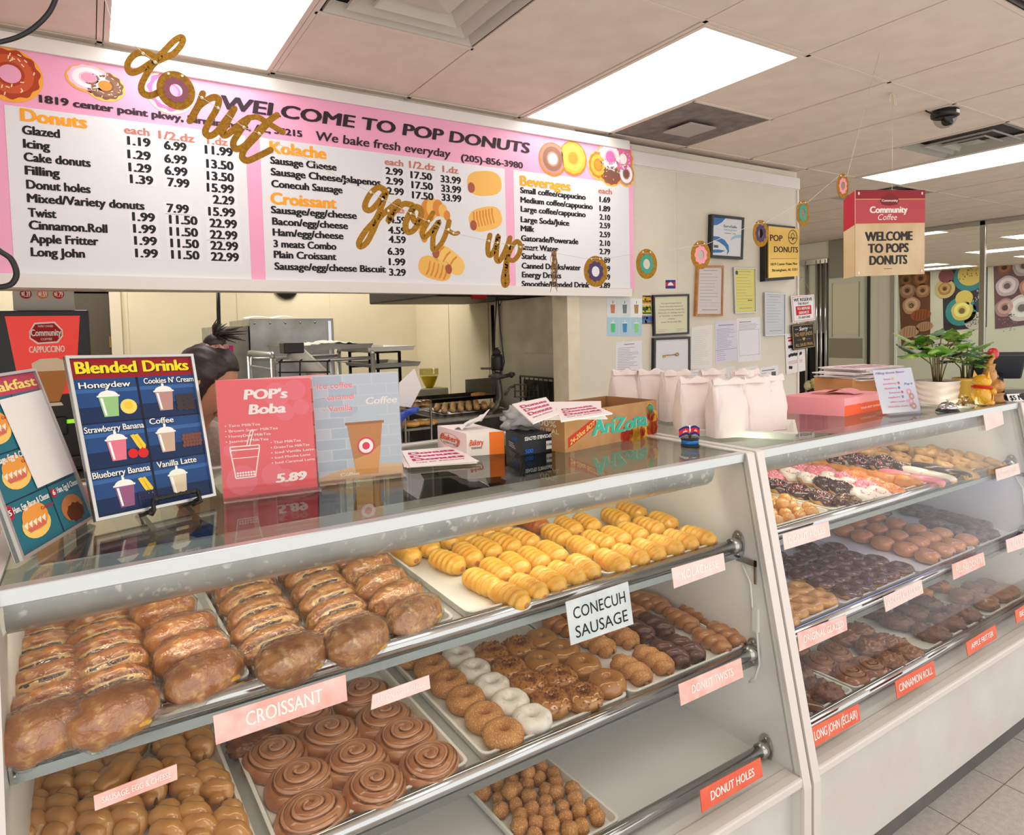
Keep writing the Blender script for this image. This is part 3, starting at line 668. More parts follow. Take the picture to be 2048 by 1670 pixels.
# ---------------------------------------------------------------- the gold banner
M_GOLD = mat('gold glitter card', (150, 102, 14), .42, .5, c2=(178, 128, 26), nscale=160, ndet=2, bump=.6, bscale=420)
BY = 1.93
def smooth_path(P, n=6, closed=False):
    out = []; N = len(P)
    for i in range(N if closed else N-1):
        p0 = P[(i-1) % N] if (closed or i > 0) else P[i]; p1 = P[i]; p2 = P[(i+1) % N]; p3 = P[(i+2) % N] if (closed or i+2 < N) else p2
        for k in range(n):
            s = k/n; out.append(tuple(.5*((2*b)+(-a+c)*s+(2*a-5*b+4*c-d)*s*s+(-a+3*b-3*c+d)*s**3) for a, b, c, d in zip(p0, p1, p2, p3)))
    if not closed: out.append(tuple(P[-1]))
    return out
def stroke(mb, P, w, y=BY, sc=1.0, off=(0, 0), closed=False, th=.002):
    """flat card stroke along pixel path P; w = half widths in pixels"""
    P = [(p[0]/sc+off[0], p[1]/sc+off[1], (p[2] if len(p) > 2 else w)/sc) for p in P]
    S = smooth_path(P, 7, closed); L = []; Rr = []
    N = len(S)
    for i, (u, v, h) in enumerate(S):
        a = S[i-1] if (i > 0 or closed) else S[i]; b = S[(i+1) % N] if (i < N-1 or closed) else S[i]
        dx, dy = b[0]-a[0], b[1]-a[1]; d = math.hypot(dx, dy) or 1; nx, ny = -dy/d, dx/d
        L.append(at(u+nx*h, v+ny*h, 1, y)); Rr.append(at(u-nx*h, v-ny*h, 1, y))
    vs = []
    D = V((0, th, 0))
    for l, r in zip(L, Rr): vs += [l, r, l+D, r+D]
    fs = []
    for i in range(N if closed else N-1):
        j = (i+1) % N; a, b = 4*i, 4*j
        fs += [(a, a+1, b+1, b), (a+2, b+2, b+3, a+3), (a, b, b+2, a+2), (a+1, a+3, b+3, b+1)]
    if not closed: fs += [(0, 2, 3, 1), (4*N-4, 4*N-3, 4*N-1, 4*N-2)]
    mb.add(vs, fs, 0, False)
    if not closed:
        for (u, v, h) in (S[0], S[-1]):
            mb.slab([at(u+h*cos(2*pi*k/14), v+h*sin(2*pi*k/14), 1, y-.0002) for k in range(14)][::-1], (0, -1, 0), th)
def word(name, label, strokes, sc, off, holes):
    q = at(off[0]+strokes[0][0][0][0]/sc, off[1]+strokes[0][0][0][1]/sc, 1, BY)
    t = E(name, q, label, 'banner word')
    for i, (P, w, closed) in enumerate(strokes):
        f = MB(); stroke(f, P, w, BY+.0006*i, sc, off, closed); part(f, 'letter_stroke', M_GOLD, t)
    for u, v in holes:
        f = MB(); c = at(off[0]+u/sc, off[1]+v/sc, 1, BY-.001); f.lathe([(0, 0), (.0042, 0), (.0042, .0006), (0, .0006)], 12, M=Matrix.Translation(c) @ Matrix.Rotation(pi/2, 4, 'X'))
        part(f, 'string_hole', flat((250, 240, 214)), t)
    return t
S4, O4 = 5.535, (230, 50)
wd_ = word('banner_word', 'gold glitter cursive word donut hanging at the upper left of the menu board', [
    ([(440, 365), (360, 315), (270, 305), (190, 350), (140, 430), (150, 500), (200, 525), (290, 490), (380, 430), (470, 370), (560, 270), (660, 170), (730, 135), (752, 170), (720, 240), (640, 320), (530, 370), (450, 410), (390, 480), (330, 580), (290, 680), (310, 750), (380, 780), (450, 760), (520, 720)], 37, False),
    ([(970, 760), (930, 870), (870, 980), (830, 1060)], 38, False),
    ([(860, 1030), (930, 900), (1040, 820), (1110, 800), (1150, 840), (1120, 940), (1050, 1060), (1000, 1180), (1050, 1225), (1130, 1180), (1220, 1060), (1320, 930)], 38, False),
    ([(1320, 930), (1250, 1060), (1190, 1180), (1220, 1220), (1300, 1170), (1400, 1080), (1480, 1030)], 38, False),
    ([(1480, 1030), (1380, 1180), (1310, 1300), (1340, 1370), (1430, 1340), (1540, 1220), (1680, 1080), (1790, 1000)], 37, False),
    ([(1690, 1090), (1560, 1240), (1440, 1370), (1410, 1460), (1470, 1500), (1590, 1450), (1720, 1385)], 37, False),
    ([(1470, 1030), (1580, 1020), (1700, 1090), (1860, 1185)], 30, False)], S4, O4, [(310, 315), (445, 412), (962, 806), (1140, 918), (1425, 1130), (1595, 1200)])
def wavy_disc(name, u, v, r, y, icing, label, ru=None, group='donut discs on the banner', rot=0, hole=.34):
    """a round gold card with a wavy icing print and a hole, hanging on the string"""
    c = at(u, v, 1, y); R = (at(u, v+r, 1, y)-c).length; t = E(name, c, label, 'donut disc', group)
    ru = ru or 1.0
    M = Matrix.Rotation(rot, 4, 'Z')
    def ringpart(nm, r0, r1, m, e, wob, th):
        f = MB(); n = 72; vs = []
        for i in range(n):
            a = 2*pi*i/n; q = r1*(1+wob*abs(sin(4.5*a)))
            for rr, yy in ((r0, -e-th), (q, -e-th), (q, -e), (r0, -e)): vs.append(c + M @ V((rr*cos(a)*ru, yy, rr*sin(a))))
        fs = []
        for i in range(n):
            j = (i+1) % n
            for k in range(4): l = (k+1) % 4; fs.append((4*i+k, 4*j+k, 4*j+l, 4*i+l))
        f.add(vs, fs, 0, False); part(f, nm, m, t)
    ringpart('gold_disc', R*hole, R, M_GOLD, 0, 0, .002)
    ringpart('icing_print', R*hole, R*.58, icing, .0021, .16, .0006)
    for sx in (-.36, .36):
        f = MB(); q = c + M @ V((sx*R*ru, -.0028, R*.80)); f.lathe([(0, 0), (.0035, 0), (.0035, .0005), (0, .0005)], 10, M=Matrix.Translation(q) @ Matrix.Rotation(pi/2, 4, 'X'))
        part(f, 'string_hole', flat((250, 240, 214)), t)
    return t
I_PUR = mat('dark purple glitter', (62, 36, 92), .4, .1); I_TEAL = mat('teal glitter', (46, 150, 128), .4, .1); I_PINK = mat('pink glitter', (240, 150, 164), .4, .1); I_MAU = mat('mauve glitter', (150, 84, 104), .4, .1)
wavy_disc('donut_disc', 352, 181, 38, BY-.004, I_MAU, 'gold donut shaped letter o with mauve icing in the gold word', .92, None, 0, .33)
S5, O5 = 4.763, (700, 340)
word('banner_word', 'gold glitter cursive word grow hanging across the middle of the menu board', [
    ([(330, 190), (270, 165), (200, 220), (150, 310), (150, 370), (200, 380), (270, 310), (345, 205), (320, 290), (280, 400), (230, 490), (150, 580), (90, 680), (100, 730), (160, 690), (220, 580), (270, 470), (350, 390), (460, 300)], 28, False),
    ([(460, 300), (400, 400), (365, 490), (420, 400), (500, 330), (560, 325), (600, 350), (560, 430), (530, 520), (550, 590), (610, 570), (660, 480), (680, 390), (630, 350), (590, 400), (620, 490), (690, 500)], 28, False),
    ([(790, 410), (740, 500), (690, 590), (710, 640), (770, 590), (850, 490), (800, 610), (790, 700), (800, 760), (870, 700), (920, 590), (945, 490)], 24, False),
    ([(945, 490), (930, 560), (990, 605), (1030, 600)], 20, False)], S5, O5, [(197, 210), (308, 278), (365, 388), (578, 412), (750, 488), (938, 565), (985, 600)])
word('banner_word', 'gold glitter cursive word up hanging right of the word grow', [
    ([(1335, 620), (1315, 720), (1320, 800), (1345, 810), (1385, 740), (1415, 625), (1400, 740), (1395, 840), (1420, 870), (1460, 810), (1500, 720), (1525, 645)], 23, False),
    ([(1525, 645), (1500, 800), (1480, 930), (1460, 1040), (1475, 1100), (1500, 1070), (1495, 960), (1500, 850), (1540, 740), (1590, 680), (1625, 720), (1610, 800), (1560, 860), (1510, 850)], 22, False)], S5, O5, [(1325, 675), (1405, 692), (1512, 718), (1622, 733)])
DISCS = [(1191, 543, 31, 1.88, I_PUR, 'gold donut disc with dark purple icing over the beverage prices', .74), (1293, 528, 30, 1.82, I_TEAL, 'gold donut disc with teal icing just right of the menu board', .70), (1401, 510, 28.5, 1.76, I_PINK, 'gold donut disc with pink icing hanging by the wood framed certificate', .70),
         (1521, 467, 27, 1.70, I_PUR, 'gold donut disc with purple icing overlapping the gold plaque', .62), (1605, 426, 26, 1.64, I_TEAL, 'gold donut disc with teal icing at the end of the papered wall', .54), (1685, 372, 25, 1.58, I_PINK, 'gold donut disc with pink icing beside the hanging welcome sign', .54)]
for u, v, r, y, ic, lb, ru in DISCS: wavy_disc('donut_disc', u, v, r, y, ic, lb, ru*1.12, rot=-.25)
f = MB()
sp = [at(150, 0, 1, BY)]; sp[0].z = CEIL
for u, v, y in ((225, 48, BY), (286, 106, BY), (311, 124, BY), (344, 148, BY), (381, 178, BY), (404, 196, BY), (436, 216, BY), (487, 254, BY), (518, 267, BY), (700, 366, BY), (742, 384, BY), (765, 398, BY), (821, 426, BY), (857, 443, BY), (907, 466, BY), (978, 482, BY), (1041, 494, BY), (1105, 505, 1.91), (1170, 517, 1.885), (1213, 517, 1.875), (1280, 506, 1.83), (1306, 506, 1.81), (1388, 492, 1.765), (1414, 488, 1.755), (1510, 448, 1.705), (1533, 445, 1.695), (1595, 408, 1.645), (1616, 404, 1.635), (1677, 352, 1.585), (1694, 353, 1.575)):
    sp.append(at(u, v, 1, y-.004))
q = at(1800, 300, 2, CEIL); q = V((2.75, 1.50, CEIL)); sp.append(q)
f.tube(sp, .0009, 5); tag(f.build('banner_string', mat('clear nylon line', (214, 204, 190), .4)), 'thin pale string carrying the gold banner across the menu board', 'string')
# raffia tuft between the words and the discs
c = at(1108, 508, 1, 1.90); t = E('raffia_tassel', c, 'dry straw tassel hanging in front of the beverage list', 'tassel')
f = MB(); rn = random.Random(5)
for k in range(26):
    x = rn.uniform(-.008, .008); L = rn.uniform(.05, .135); p = [c+V((x, rn.uniform(-.006, .006), 0))]
    for j in range(1, 5): p.append(c+V((x+rn.uniform(-.010, .010), rn.uniform(-.006, .006), -L*j/4)))
    f.tube(p, .0011, 4)
f.tube([c+V((-.008, 0, .002)), c+V((.022, 0, .018))], .0012, 4); part(f, 'straw_strands', mat('dry straw', (176, 140, 86), .7, c2=(120, 84, 44), nscale=80), t)
f = MB(); f.tube([c+V((0, 0, .006)), c+V((0, 0, -.006))], .009, 10); part(f, 'binding', mat('straw binding', (150, 96, 60), .7), t)
# ================================================================= trays
M_TRAY = mat('white tray plastic', (238, 237, 230), .38)
def bakery_tray(k, xa, xb, label, depth=.60, m=None, hgt=.020):
    y0, z0 = SHELF[k]; y0 += .008
    def T(x, y, z):
        return (x-.045*(y-y0), y, z + (SL*(y-SHELF[k][0]) if k < 2 else 0) + z0)
    t = MB(); y1 = y0+depth
    def ring(ins, z, r):
        pts = []
        for cx, cy, a0 in ((xb-ins-r, y0+ins+r, -pi/2), (xb-ins-r, y1-ins-r, 0), (xa+ins+r, y1-ins-r, pi/2), (xa+ins+r, y0+ins+r, pi)):
            for q in range(5): a = a0+q*pi/8; pts.append(T(cx+r*cos(a), cy+r*sin(a), z))
        return pts
    R = [ring(.006, 0, .012), ring(.001, hgt-.004, .016), ring(0, hgt-.002, .018), ring(0, hgt, .018), ring(.006, hgt, .014), ring(.013, .004, .010)]
    vs = sum(R, []); n = 20; fs = []
    for i in range(len(R)-1):
        for q in range(n): fs.append((i*n+q, i*n+(q+1) % n, (i+1)*n+(q+1) % n, (i+1)*n+q))
    fs.append(tuple((len(R)-1)*n+q for q in range(n))); fs.append(tuple(range(n))[::-1])
    t.add(vs, fs, 0, False)
    o = t.build('bakery_tray', m or M_TRAY); return tag(o, label, 'tray', 'white bakery trays')
def tx_(u, v, k): return at(u, v, 1, SHELF[k][0]+.010).x
TR = {}
for nm, k, pl, pr, lb in (
    ('croissant left', 0, (35, 1530), (503, 1362), 'white tray with three rows of wrapped croissant sandwiches'),
    ('croissant right', 0, (512, 1356), (912, 1243), 'white tray packed with wrapped croissant sandwiches next to the kolaches'),
    ('kolache left', 0, (937, 1236), (1203, 1146), 'white tray of kolaches with an empty front left corner'),
    ('kolache right', 0, (1211, 1142), (1442, 1076), 'white tray of kolaches at the end wall of the case'),
    ('glazed twist', 1, (30, 1860), (520, 1664), 'white tray of tan glazed twists below the croissants'),
    ('cinnamon', 1, (548, 1654), (940, 1505), 'white tray of iced cinnamon rolls'),
    ('cake donut', 1, (966, 1496), (1258, 1376), 'white tray of cake donuts in cinnamon, powder, crumb and maple rows'),
    ('twist', 1, (1263, 1374), (1490, 1281), 'white tray of donut twists under the CONECUH SAUSAGE note'),
    ('hole', 2, (1075, 1700), (1243, 1622), 'white tray of cinnamon donut holes on the bottom shelf'),
    ('glazed hole', 0, (1500, 1078), (1660, 1024), 'white tray of glazed donut holes behind the pale DONUT HOLES card'),
    ('sprinkle', 0, (1664, 1021), (1803, 980), 'white tray of sprinkle topped donuts on the upper shelf'),
    ('mixed', 0, (1808, 979), (1914, 947), 'white tray of orange crullers and iced bars on the upper shelf'),
    ('tan', 0, (1918, 946), (2026, 914), 'white tray heaped with tan old fashioned donuts'),
    ('glazed ring', 1, (1540, 1262), (1681, 1204), 'white tray of original glazed rings'),
    ('chocolate ring', 1, (1686, 1201), (1834, 1147), 'white tray of chocolate glazed rings'),
    ('filled', 1, (1838, 1146), (1953, 1092), 'white tray of filled donuts'),
    ('blueberry', 1, (1957, 1090), (2050, 1048), 'white tray of blueberry donuts'),
    ('fritter bar', 2, (1590, 1440), (1708, 1375), 'white tray of chocolate long johns and dark fritters'),
    ('roll', 2, (1712, 1373), (1848, 1301), 'white tray of brown cinnamon rolls and knotted clusters'),
    ('fritter', 2, (1852, 1299), (1973, 1230), 'white tray of dark apple fritters'),
    ('claw', 2, (1977, 1228), (2066, 1180), 'white tray of glazed bear claws')):
    TR[nm] = bakery_tray(k, tx_(*pl, k), tx_(*pr, k), lb)

# ================================================================= pastries
def nz(p, s, o=0.0): return noise.noise(V(p)*s + V((o, o*1.7, o*.3)))
M_CRO = mat('croissant crust', (164, 90, 34), .3, c2=(204, 136, 62), nscale=30, ndet=6, coat=.4, bump=.35, bscale=90, c3=(230, 180, 104), n3=60, lo3=.56, hi3=.74)
M_CRO2 = mat('seeded croissant crust', (150, 86, 38), .36, c2=(198, 138, 72), nscale=40, ndet=7, coat=.3, bump=.45, bscale=110, c3=(224, 186, 124), n3=64, lo3=.56, hi3=.72)
M_CRUMB = mat('croissant inside', (224, 190, 124), .6, c2=(206, 160, 92), nscale=40)
M_SAUS = mat('sausage patty', (92, 54, 36), .55, c2=(70, 38, 26), nscale=60, bump=.5)
M_HAM = mat('ham slice', (222, 158, 146), .4); M_EGG = mat('egg and cheese', (244, 186, 44), .4)
M_WRAP = thin_glass('cling wrap', (252, 251, 250), 1.9, .045, .55, 60)
def superd(d, a, b, c, p=.75):
    f = lambda t: math.copysign(abs(t)**p, t)
    return V((a*f(d.x), b*f(d.y), c*f(d.z)))
def croissant(seed, m, fill, opened):
    t = E('croissant_sandwich', (0, 0, 0), 'x', 'croissant sandwich')
    a, b, c = .059, .034, .031
    def body(d):
        p = superd(d, a, b, c, .74 if not opened else .82); ta = 1-.22*abs(d.x)**3; p.y *= ta; p.z *= ta
        rid = .0034*abs(sin(p.x*118+p.y*36+seed))**.5; p += d*(rid+.004*nz(d, 2.2, seed)+.0012*nz(d, 9, seed))
        if opened and d.y < -.2:
            g = math.exp(-(d.z/.16)**2)*max(0, 1-(abs(d.x)/.86)**4)*min(1, (-d.y-.2)/.3); p.y += .020*g
        else: p.z += .002*abs(d.x)
        return p+V((0, 0, c))
    f = MB(); f.blob(body, 64, 26); part(f, 'croissant_body', m, t)
    if fill:
        f = MB(); f.blob(lambda d: superd(d, .040, .030, .0050, .6)+V((0, -.003, c))+d*.003*nz(d, 4, seed), 24, 8); part(f, 'filling', fill, t)
    if opened:
        f = MB(); f.blob(lambda d: superd(d, .049, .0300, .0125, .7)+V((.002, -.002, c))+d*.003*nz(d, 5, seed+3), 24, 8); part(f, 'bread_crumb', M_CRUMB, t)
    else:
        f = MB(); f.blob(lambda d: superd(d, .011, .008, .004, .7)+V((.030, -.029, c*.72))+d*.002*nz(d, 5, seed), 14, 8); part(f, 'cheese', M_EGG, t)
    f = MB(); f.blob(lambda d: (lambda p: V((p.x*1.05, p.y*1.06, (p.z-c)*1.05+c)) + d*(.003*abs(nz(d, 5, seed+9))+.0012))(body(d) if not (opened and d.y < -.2) else superd(d, a, b, c, .82)+V((0, 0, c))), 36, 22); part(f, 'plastic_wrap', M_WRAP, t)
    return t
M_KOL = mat('golden kolache crust', (230, 160, 48), .34, c2=(248, 206, 96), nscale=16, coat=.35, bump=.15, bscale=70, c3=(206, 118, 34), n3=14, lo3=.58, hi3=.78)
M_KOLD = mat('dark kolache crust', (176, 92, 30), .34, c2=(206, 126, 50), nscale=18, coat=.35, bump=.15, bscale=70)  # darker brown crust for the kolaches at the back
def kolache(seed, m, ridges):
    t = E('kolache', (0, 0, 0), 'x', 'kolache'); f = MB(); L = .053
    def fn(u, w):
        s = -1+2*u; y = L*s; r = (1-abs(s)**4.5)**.5 if abs(s) < 1 else 0; a = 2*pi*w
        k = 1+(.085*ridges*sin(6.3*pi*s+1.1*cos(a-.6)+seed) if abs(s) < .86 else 0)
        q = V((.0265*r*k*cos(a), y, .0225*r*k*sin(a)+.0225)); return q+V((0, 0, .0015*nz(q, 40, seed)))
    f.grid(34, 20, fn, 0, False, True); part(f, 'bread_roll', m, t)
    f = MB(); f.blob(lambda d: V((d.x*.0080, -L*.905+d.y*.006, .020+d.z*.0080)), 14, 8); part(f, 'sausage', mat('sausage end', (190, 118, 76), .35, coat=.3), t)
    return t
def torus(R, r, fz, nu=30, nv=16, seed=0, lump=.001, a0=0, a1=2*pi, off=0, wav=0, zc=None):
    zc = r*fz if zc is None else zc
    def fn(u, w):
        a = 2*pi*u; lo, hi = a0, a1
        if wav: lo -= wav*(.5+.5*sin(5*a+seed)+.4*sin(9*a)); hi += wav*.6*(.5+.5*sin(6*a+1+seed))
        b = lo+(hi-lo)*w; rr = r+off; x = R+rr*cos(b)
        p = V((x*cos(a), x*sin(a), zc+rr*fz*sin(b))); return p+p.normalized()*lump*nz(p, 60, seed)
    return nu, nv, fn
def ring_donut(name, cat, m, icing=None, R=.0255, r=.0175, fz=1.0, seed=0, lump=.0025, sprinkles=None, topping=None, ilabel=None):
    t = E(name, (0, 0, 0), 'x', cat)
    f = MB(); nu, nv, fn = torus(R, r, fz, 36, 18, seed, lump); f.grid(nu, nv, fn, 0, True, True); part(f, 'donut_ring', m, t)
    if icing:
        f = MB(); nu, nv, fn = torus(R, r, fz, 44, 12, seed, lump, .12, pi-.25, .0016, .34); f.grid(nu, nv, fn, 0, True, False); part(f, 'icing', icing, t, ilabel)
    if sprinkles: sprinkle(t, R, r, fz, sprinkles, seed)
    if topping:
        f = MB(); rn = random.Random(seed)
        for i in range(230):
            a = rn.uniform(0, 2*pi); b = rn.uniform(.15, pi-.1); x = R+(r+.0025)*cos(b); c = V((x*cos(a), x*sin(a), r*fz+(r+.0022)*fz*sin(b))); s = rn.uniform(.0016, .0032)
            q = Matrix.Rotation(rn.uniform(0, 6), 3, V((rn.random(), rn.random(), .3)).normalized())
            vs = [c+q@V(w)*s for w in ((-1, -1, -.7), (1, -1, -.7), (0, 1.2, -.7), (.1, 0, 1))]; f.add(vs, [(0, 2, 1), (0, 1, 3), (1, 2, 3), (2, 0, 3)], 0, False)
        o = part(f, 'crumb_topping', topping, t); o['kind'] = 'stuff'
    return t
def sprinkle(t, R, r, fz, cols, seed, n=70):
    f = MB(); rn = random.Random(seed+4)
    for i in range(n):
        a = rn.uniform(0, 2*pi); b = rn.uniform(.3, pi-.3); x = R+(r+.002)*cos(b); c = V((x*cos(a), x*sin(a), r*fz+(r+.0022)*fz*sin(b)))
        nrm = V((cos(b)*cos(a), cos(b)*sin(a), sin(b))); tg = nrm.orthogonal().normalized(); tg = Matrix.Rotation(rn.uniform(0, 6.28), 3, nrm) @ tg; bt = nrm.cross(tg)
        L, W = .0026, .0007; vs = [c+tg*x_*L+bt*y_*W+nrm*z_*W for x_ in (-1, 1) for y_, z_ in ((-1, -1), (1, -1), (1, 1), (-1, 1))]
        f.add(vs, [(0, 1, 2, 3), (7, 6, 5, 4), (0, 4, 5, 1), (1, 5, 6, 2), (2, 6, 7, 3), (3, 7, 4, 0)], rn.randrange(len(cols)), False)
    o = part(f, 'sprinkles', cols, t); o['kind'] = 'stuff'
def twist(name, cat, m, L=.075, r=.0165, turns=1.35, seed=0):
    t = E(name, (0, 0, 0), 'x', cat); f = MB()
    for s in (0, pi):
        P = []; rs = []
        for i in range(25):
            u = -1+2*i/24; a = s+turns*2*pi*u*.5+seed; k = (1-abs(u)**6)
            P.append((r*.78*cos(a)*k, L*u*.88, r*1.08+r*.55*sin(a)*k)); rs.append(r*(.42+.58*(1-abs(u)**5))*(1+.07*sin(i*1.9+seed)))
        f.tube(P, rs, 12, 0, up=(1, 0, 0))
        for i, q in ((0, -1), (24, 1)): f.blob(lambda d: V(P[i])+V((d.x*rs[i], d.y*rs[i]*.6, d.z*rs[i])), 12, 6)
    part(f, 'braided_dough', m, t); return t
def cinnamon_roll(m, seed=0, R=.060, turns=3.1, name='cinnamon_roll', mi=None):
    t = E(name, (0, 0, 0), 'x', 'cinnamon roll'); f = MB()
    def fn(u, w):
        a = 2*pi*w; s = u; q = V((cos(a), sin(a), 0)); rad = R*(1+.05*sin(2*a+seed)+.03*sin(3*a+seed*2))
        if s < .72:
            rr = s/.72; z = .040*(1-.42*rr**2.6); ph = (rr*turns-a/(2*pi)) % 1.0; g = min(ph, 1-ph); z -= .0085*math.exp(-(g/.15)**2)*(rr > .06); x = rr*.94
        else:
            b = (s-.72)/.28; z = .0232*(1-b)**.8 if b < 1 else 0; x = .94+.10*sin(min(1, b*1.25)*pi*.5) - (.10 if b > .95 else 0)*((b-.95)/.05)
        p = q*rad*x; return V((p.x, p.y, max(0, z)+.0012*nz(p, 60, seed)))
    f.grid(40, 56, fn, 0, False, True); part(f, 'rolled_dough', m, t)
    f = MB(); rn = random.Random(seed)
    P = []
    for i in range(60):
        rr = .10+.84*i/59; a = 2*pi*turns*rr+.5; rad = R*(1+.05*sin(2*a+seed)+.03*sin(3*a+seed*2))*rr*.94; z = .040*(1-.42*rr**2.6); P.append((rad*cos(a), rad*sin(a), z-.0012))
    f.tube(P, [.0030+.0012*sin(i*.9) for i in range(60)], 6, flat=.5); part(f, 'icing_swirl', mi or mat('milky glaze', (192, 140, 106), .22, coat=.7), t, 'pale sugar glaze')
    return t
def blob_food(name, cat, m, a, b, c, seed=0, lump=.004, ls=3.0, p=.9, fine=.0, fs=14, nu=26, nv=16, part_name='dough'):
    t = E(name, (0, 0, 0), 'x', cat); f = MB()
    f.blob(lambda d: superd(d, a, b, c, p)+V((0, 0, c*.93))+d*(lump*nz(d, ls, seed)+fine*nz(d, fs, seed+5)), nu, nv); part(f, part_name, m, t); return t
M_SUG = dict(c3=(230, 196, 150), n3=420, lo3=.52, hi3=.72)
M_CINN = mat('cinnamon sugar dough', (198, 140, 80), .8, c2=(174, 114, 62), nscale=30, bump=.3, bscale=260, **M_SUG)
M_POW = mat('powdered sugar', (240, 236, 228), .9, c2=(226, 218, 206), nscale=50, ndet=6, bump=.3, bscale=200, c3=(206, 184, 160), n3=90, lo3=.62, hi3=.74)
M_CAKE = mat('cake donut dough', (206, 150, 86), .7, c2=(180, 118, 60), nscale=40, bump=.2, bscale=160)
M_MAPLE = mat('maple icing', (168, 112, 52), .14, c2=(184, 130, 66), nscale=12, coat=.8)
M_CHOCGLZ = mat('chocolate glaze', (98, 58, 36), .18, c2=(112, 70, 46), nscale=14, coat=.7)
M_CRUMBT = mat('cinnamon crumb', (112, 60, 32), .6, c2=(164, 100, 56), nscale=220)
M_YEAST = mat('yeast donut dough', (222, 172, 98), .5, c2=(206, 148, 76), nscale=30)
M_GLZ = mat('honey glazed dough', (214, 150, 72), .2, c2=(226, 176, 104), nscale=20, coat=.7, bump=.08, bscale=60)
M_GLZT = mat('tan glazed dough', (188, 128, 66), .2, c2=(208, 156, 92), nscale=24, coat=.8, bump=.1, bscale=70)
M_ROLLI = mat('iced cinnamon dough', (160, 102, 64), .2, c2=(190, 136, 96), nscale=18, coat=.7, bump=.12, bscale=80)
M_ROLLD = mat('brown glazed dough', (132, 78, 44), .24, c2=(156, 98, 60), nscale=18, coat=.6, bump=.12, bscale=80)
M_FRIT = mat('dark fritter', (92, 50, 32), .25, c2=(128, 78, 52), nscale=60, ndet=7, coat=.6, bump=.9, bscale=120)
M_BLUE = mat('blueberry dough', (86, 64, 66), .28, c2=(122, 92, 82), nscale=40, ndet=6, coat=.6, bump=.5, bscale=110)
M_TAN = mat('old fashioned dough', (206, 164, 104), .45, c2=(180, 132, 74), nscale=30, ndet=6, coat=.3, bump=.5, bscale=90)
M_ORG = mat('fried cruller dough', (202, 124, 46), .4, c2=(224, 156, 76), nscale=26, coat=.3, bump=.4, bscale=80)
M_PKI = mat('pink icing', (240, 140, 160), .3, coat=.4); M_WHI = mat('white icing', (242, 232, 220), .3, coat=.4); M_CHI = mat('dark chocolate icing', (64, 34, 24), .25, coat=.5); M_ORI = mat('peach icing', (246, 150, 100), .3, coat=.4)
SPR = [flat(c) for c in ((240, 90, 120), (250, 240, 240), (250, 190, 60), (232, 120, 60), (120, 190, 120))]
SPW = [flat(c) for c in ((250, 244, 236), (244, 170, 190), (232, 90, 110))]
SPN = [flat(c) for c in ((206, 150, 74), (180, 120, 56))]
SPO = [flat(c) for c in ((250, 170, 50), (244, 110, 60), (250, 210, 90))]
SPP = [flat(c) for c in ((250, 214, 220), (226, 70, 104), (252, 250, 246))]

USED = set()
def place(proto, P, rot, label, group, top=True):
    """first use moves the prototype itself, later ones copy it and its parts"""
    if proto.name not in USED:
        USED.add(proto.name); o = proto; o.location = P; o.rotation_euler = rot
        o['label'] = label
    else: o = tree_copy(proto, P, rot, label)
    o['group'] = group; return o
def on_shelf(u, v, k, h):
    """the point of the shelf's tray floor seen under pixel (u, v) by something whose middle is h above it"""
    y, z = SHELF[k]; N = V((0, -SL if k < 2 else 0, 1)).normalized()
    p = atp(u, v, (0, y, z+.004+h), N); p.y = min(p.y, 1.70); p.x = min(p.x, 2.945); p.z = shelf_z(k, p.y)+.004; return p
TILT = -math.radians(3)*-1
rs = random.Random(11)
COLN = {1: ['only'], 2: ['left', 'right'], 3: ['left', 'middle', 'right'], 4: ['leftmost', 'second', 'third', 'rightmost'],
        5: ['leftmost', 'second', 'middle', 'fourth', 'rightmost'], 6: ['leftmost', 'second', 'third', 'fourth', 'fifth', 'rightmost'], 7: ['leftmost', 'second', 'third', 'middle', 'fifth', 'sixth', 'rightmost']}
def lay(cols, k, h, protos, desc, where, group, rx=0.0, rz=0.0, jz=.15, up=0.0):
    """cols: one pixel list per row of goods, nearest first"""
    n = len(cols)
    for ci, col in enumerate(cols):
        for i, (u, v) in enumerate(col):
            p = on_shelf(u, v, k, h); p.z += up
            pr = protos[ci % len(protos)] if isinstance(protos[0], list) else protos
            pr = pr[i % len(pr)]
            nth = 'front one' if i == 0 else ORD[i]+' from front'
            rowd = ', ' if n == 1 else ', %s row, ' % COLN[n][ci]
            where = where.replace('of the ', '')
            d = desc[ci] if isinstance(desc, (list, tuple)) else desc
            place(pr, p, (TILT+rx, 0, rz+rs.uniform(-jz, jz)), '%s, %s%s%s' % (d, nth, rowd, where), group)

# ---- wrapped croissants
cO = [croissant(s, M_CRO, fl_, True) for s, fl_ in ((1, M_SAUS), (2.3, M_SAUS), (4.1, M_SAUS))]
cF = [croissant(s, M_CRO, M_HAM, False) for s in (5.2, 6.6)]
sO = [croissant(s, M_CRO2, M_SAUS, True) for s in (7.1, 8.4)]
sF = [croissant(s, M_CRO2, M_SAUS, False) for s in (9.3, 10.2)]
G_ = 'wrapped croissant sandwiches'
lay([[(88, 1452)]], 0, .036, cF, 'wrapped croissant lying flat', 'at the front of the left row', G_, .1, .25, 0)
lay([[(225, 1420)]], 0, .036, cF, 'wrapped glossy croissant lying flat', 'at the front of the middle row', G_, .1, .25, 0)
lay([[(95, 1398), (92, 1350), (88, 1318), (82, 1288), (72, 1262), (100, 1240)]], 0, .050, cO, 'wrapped split croissant leaning back', 'of the left tray, left row', G_, -.85, .2, .08)
lay([[(226, 1360), (224, 1318), (218, 1288), (210, 1262), (205, 1238), (210, 1217)]], 0, .050, cO[::-1], 'wrapped split croissant leaning back', 'of the left tray, middle row', G_, -.85, .2, .08)
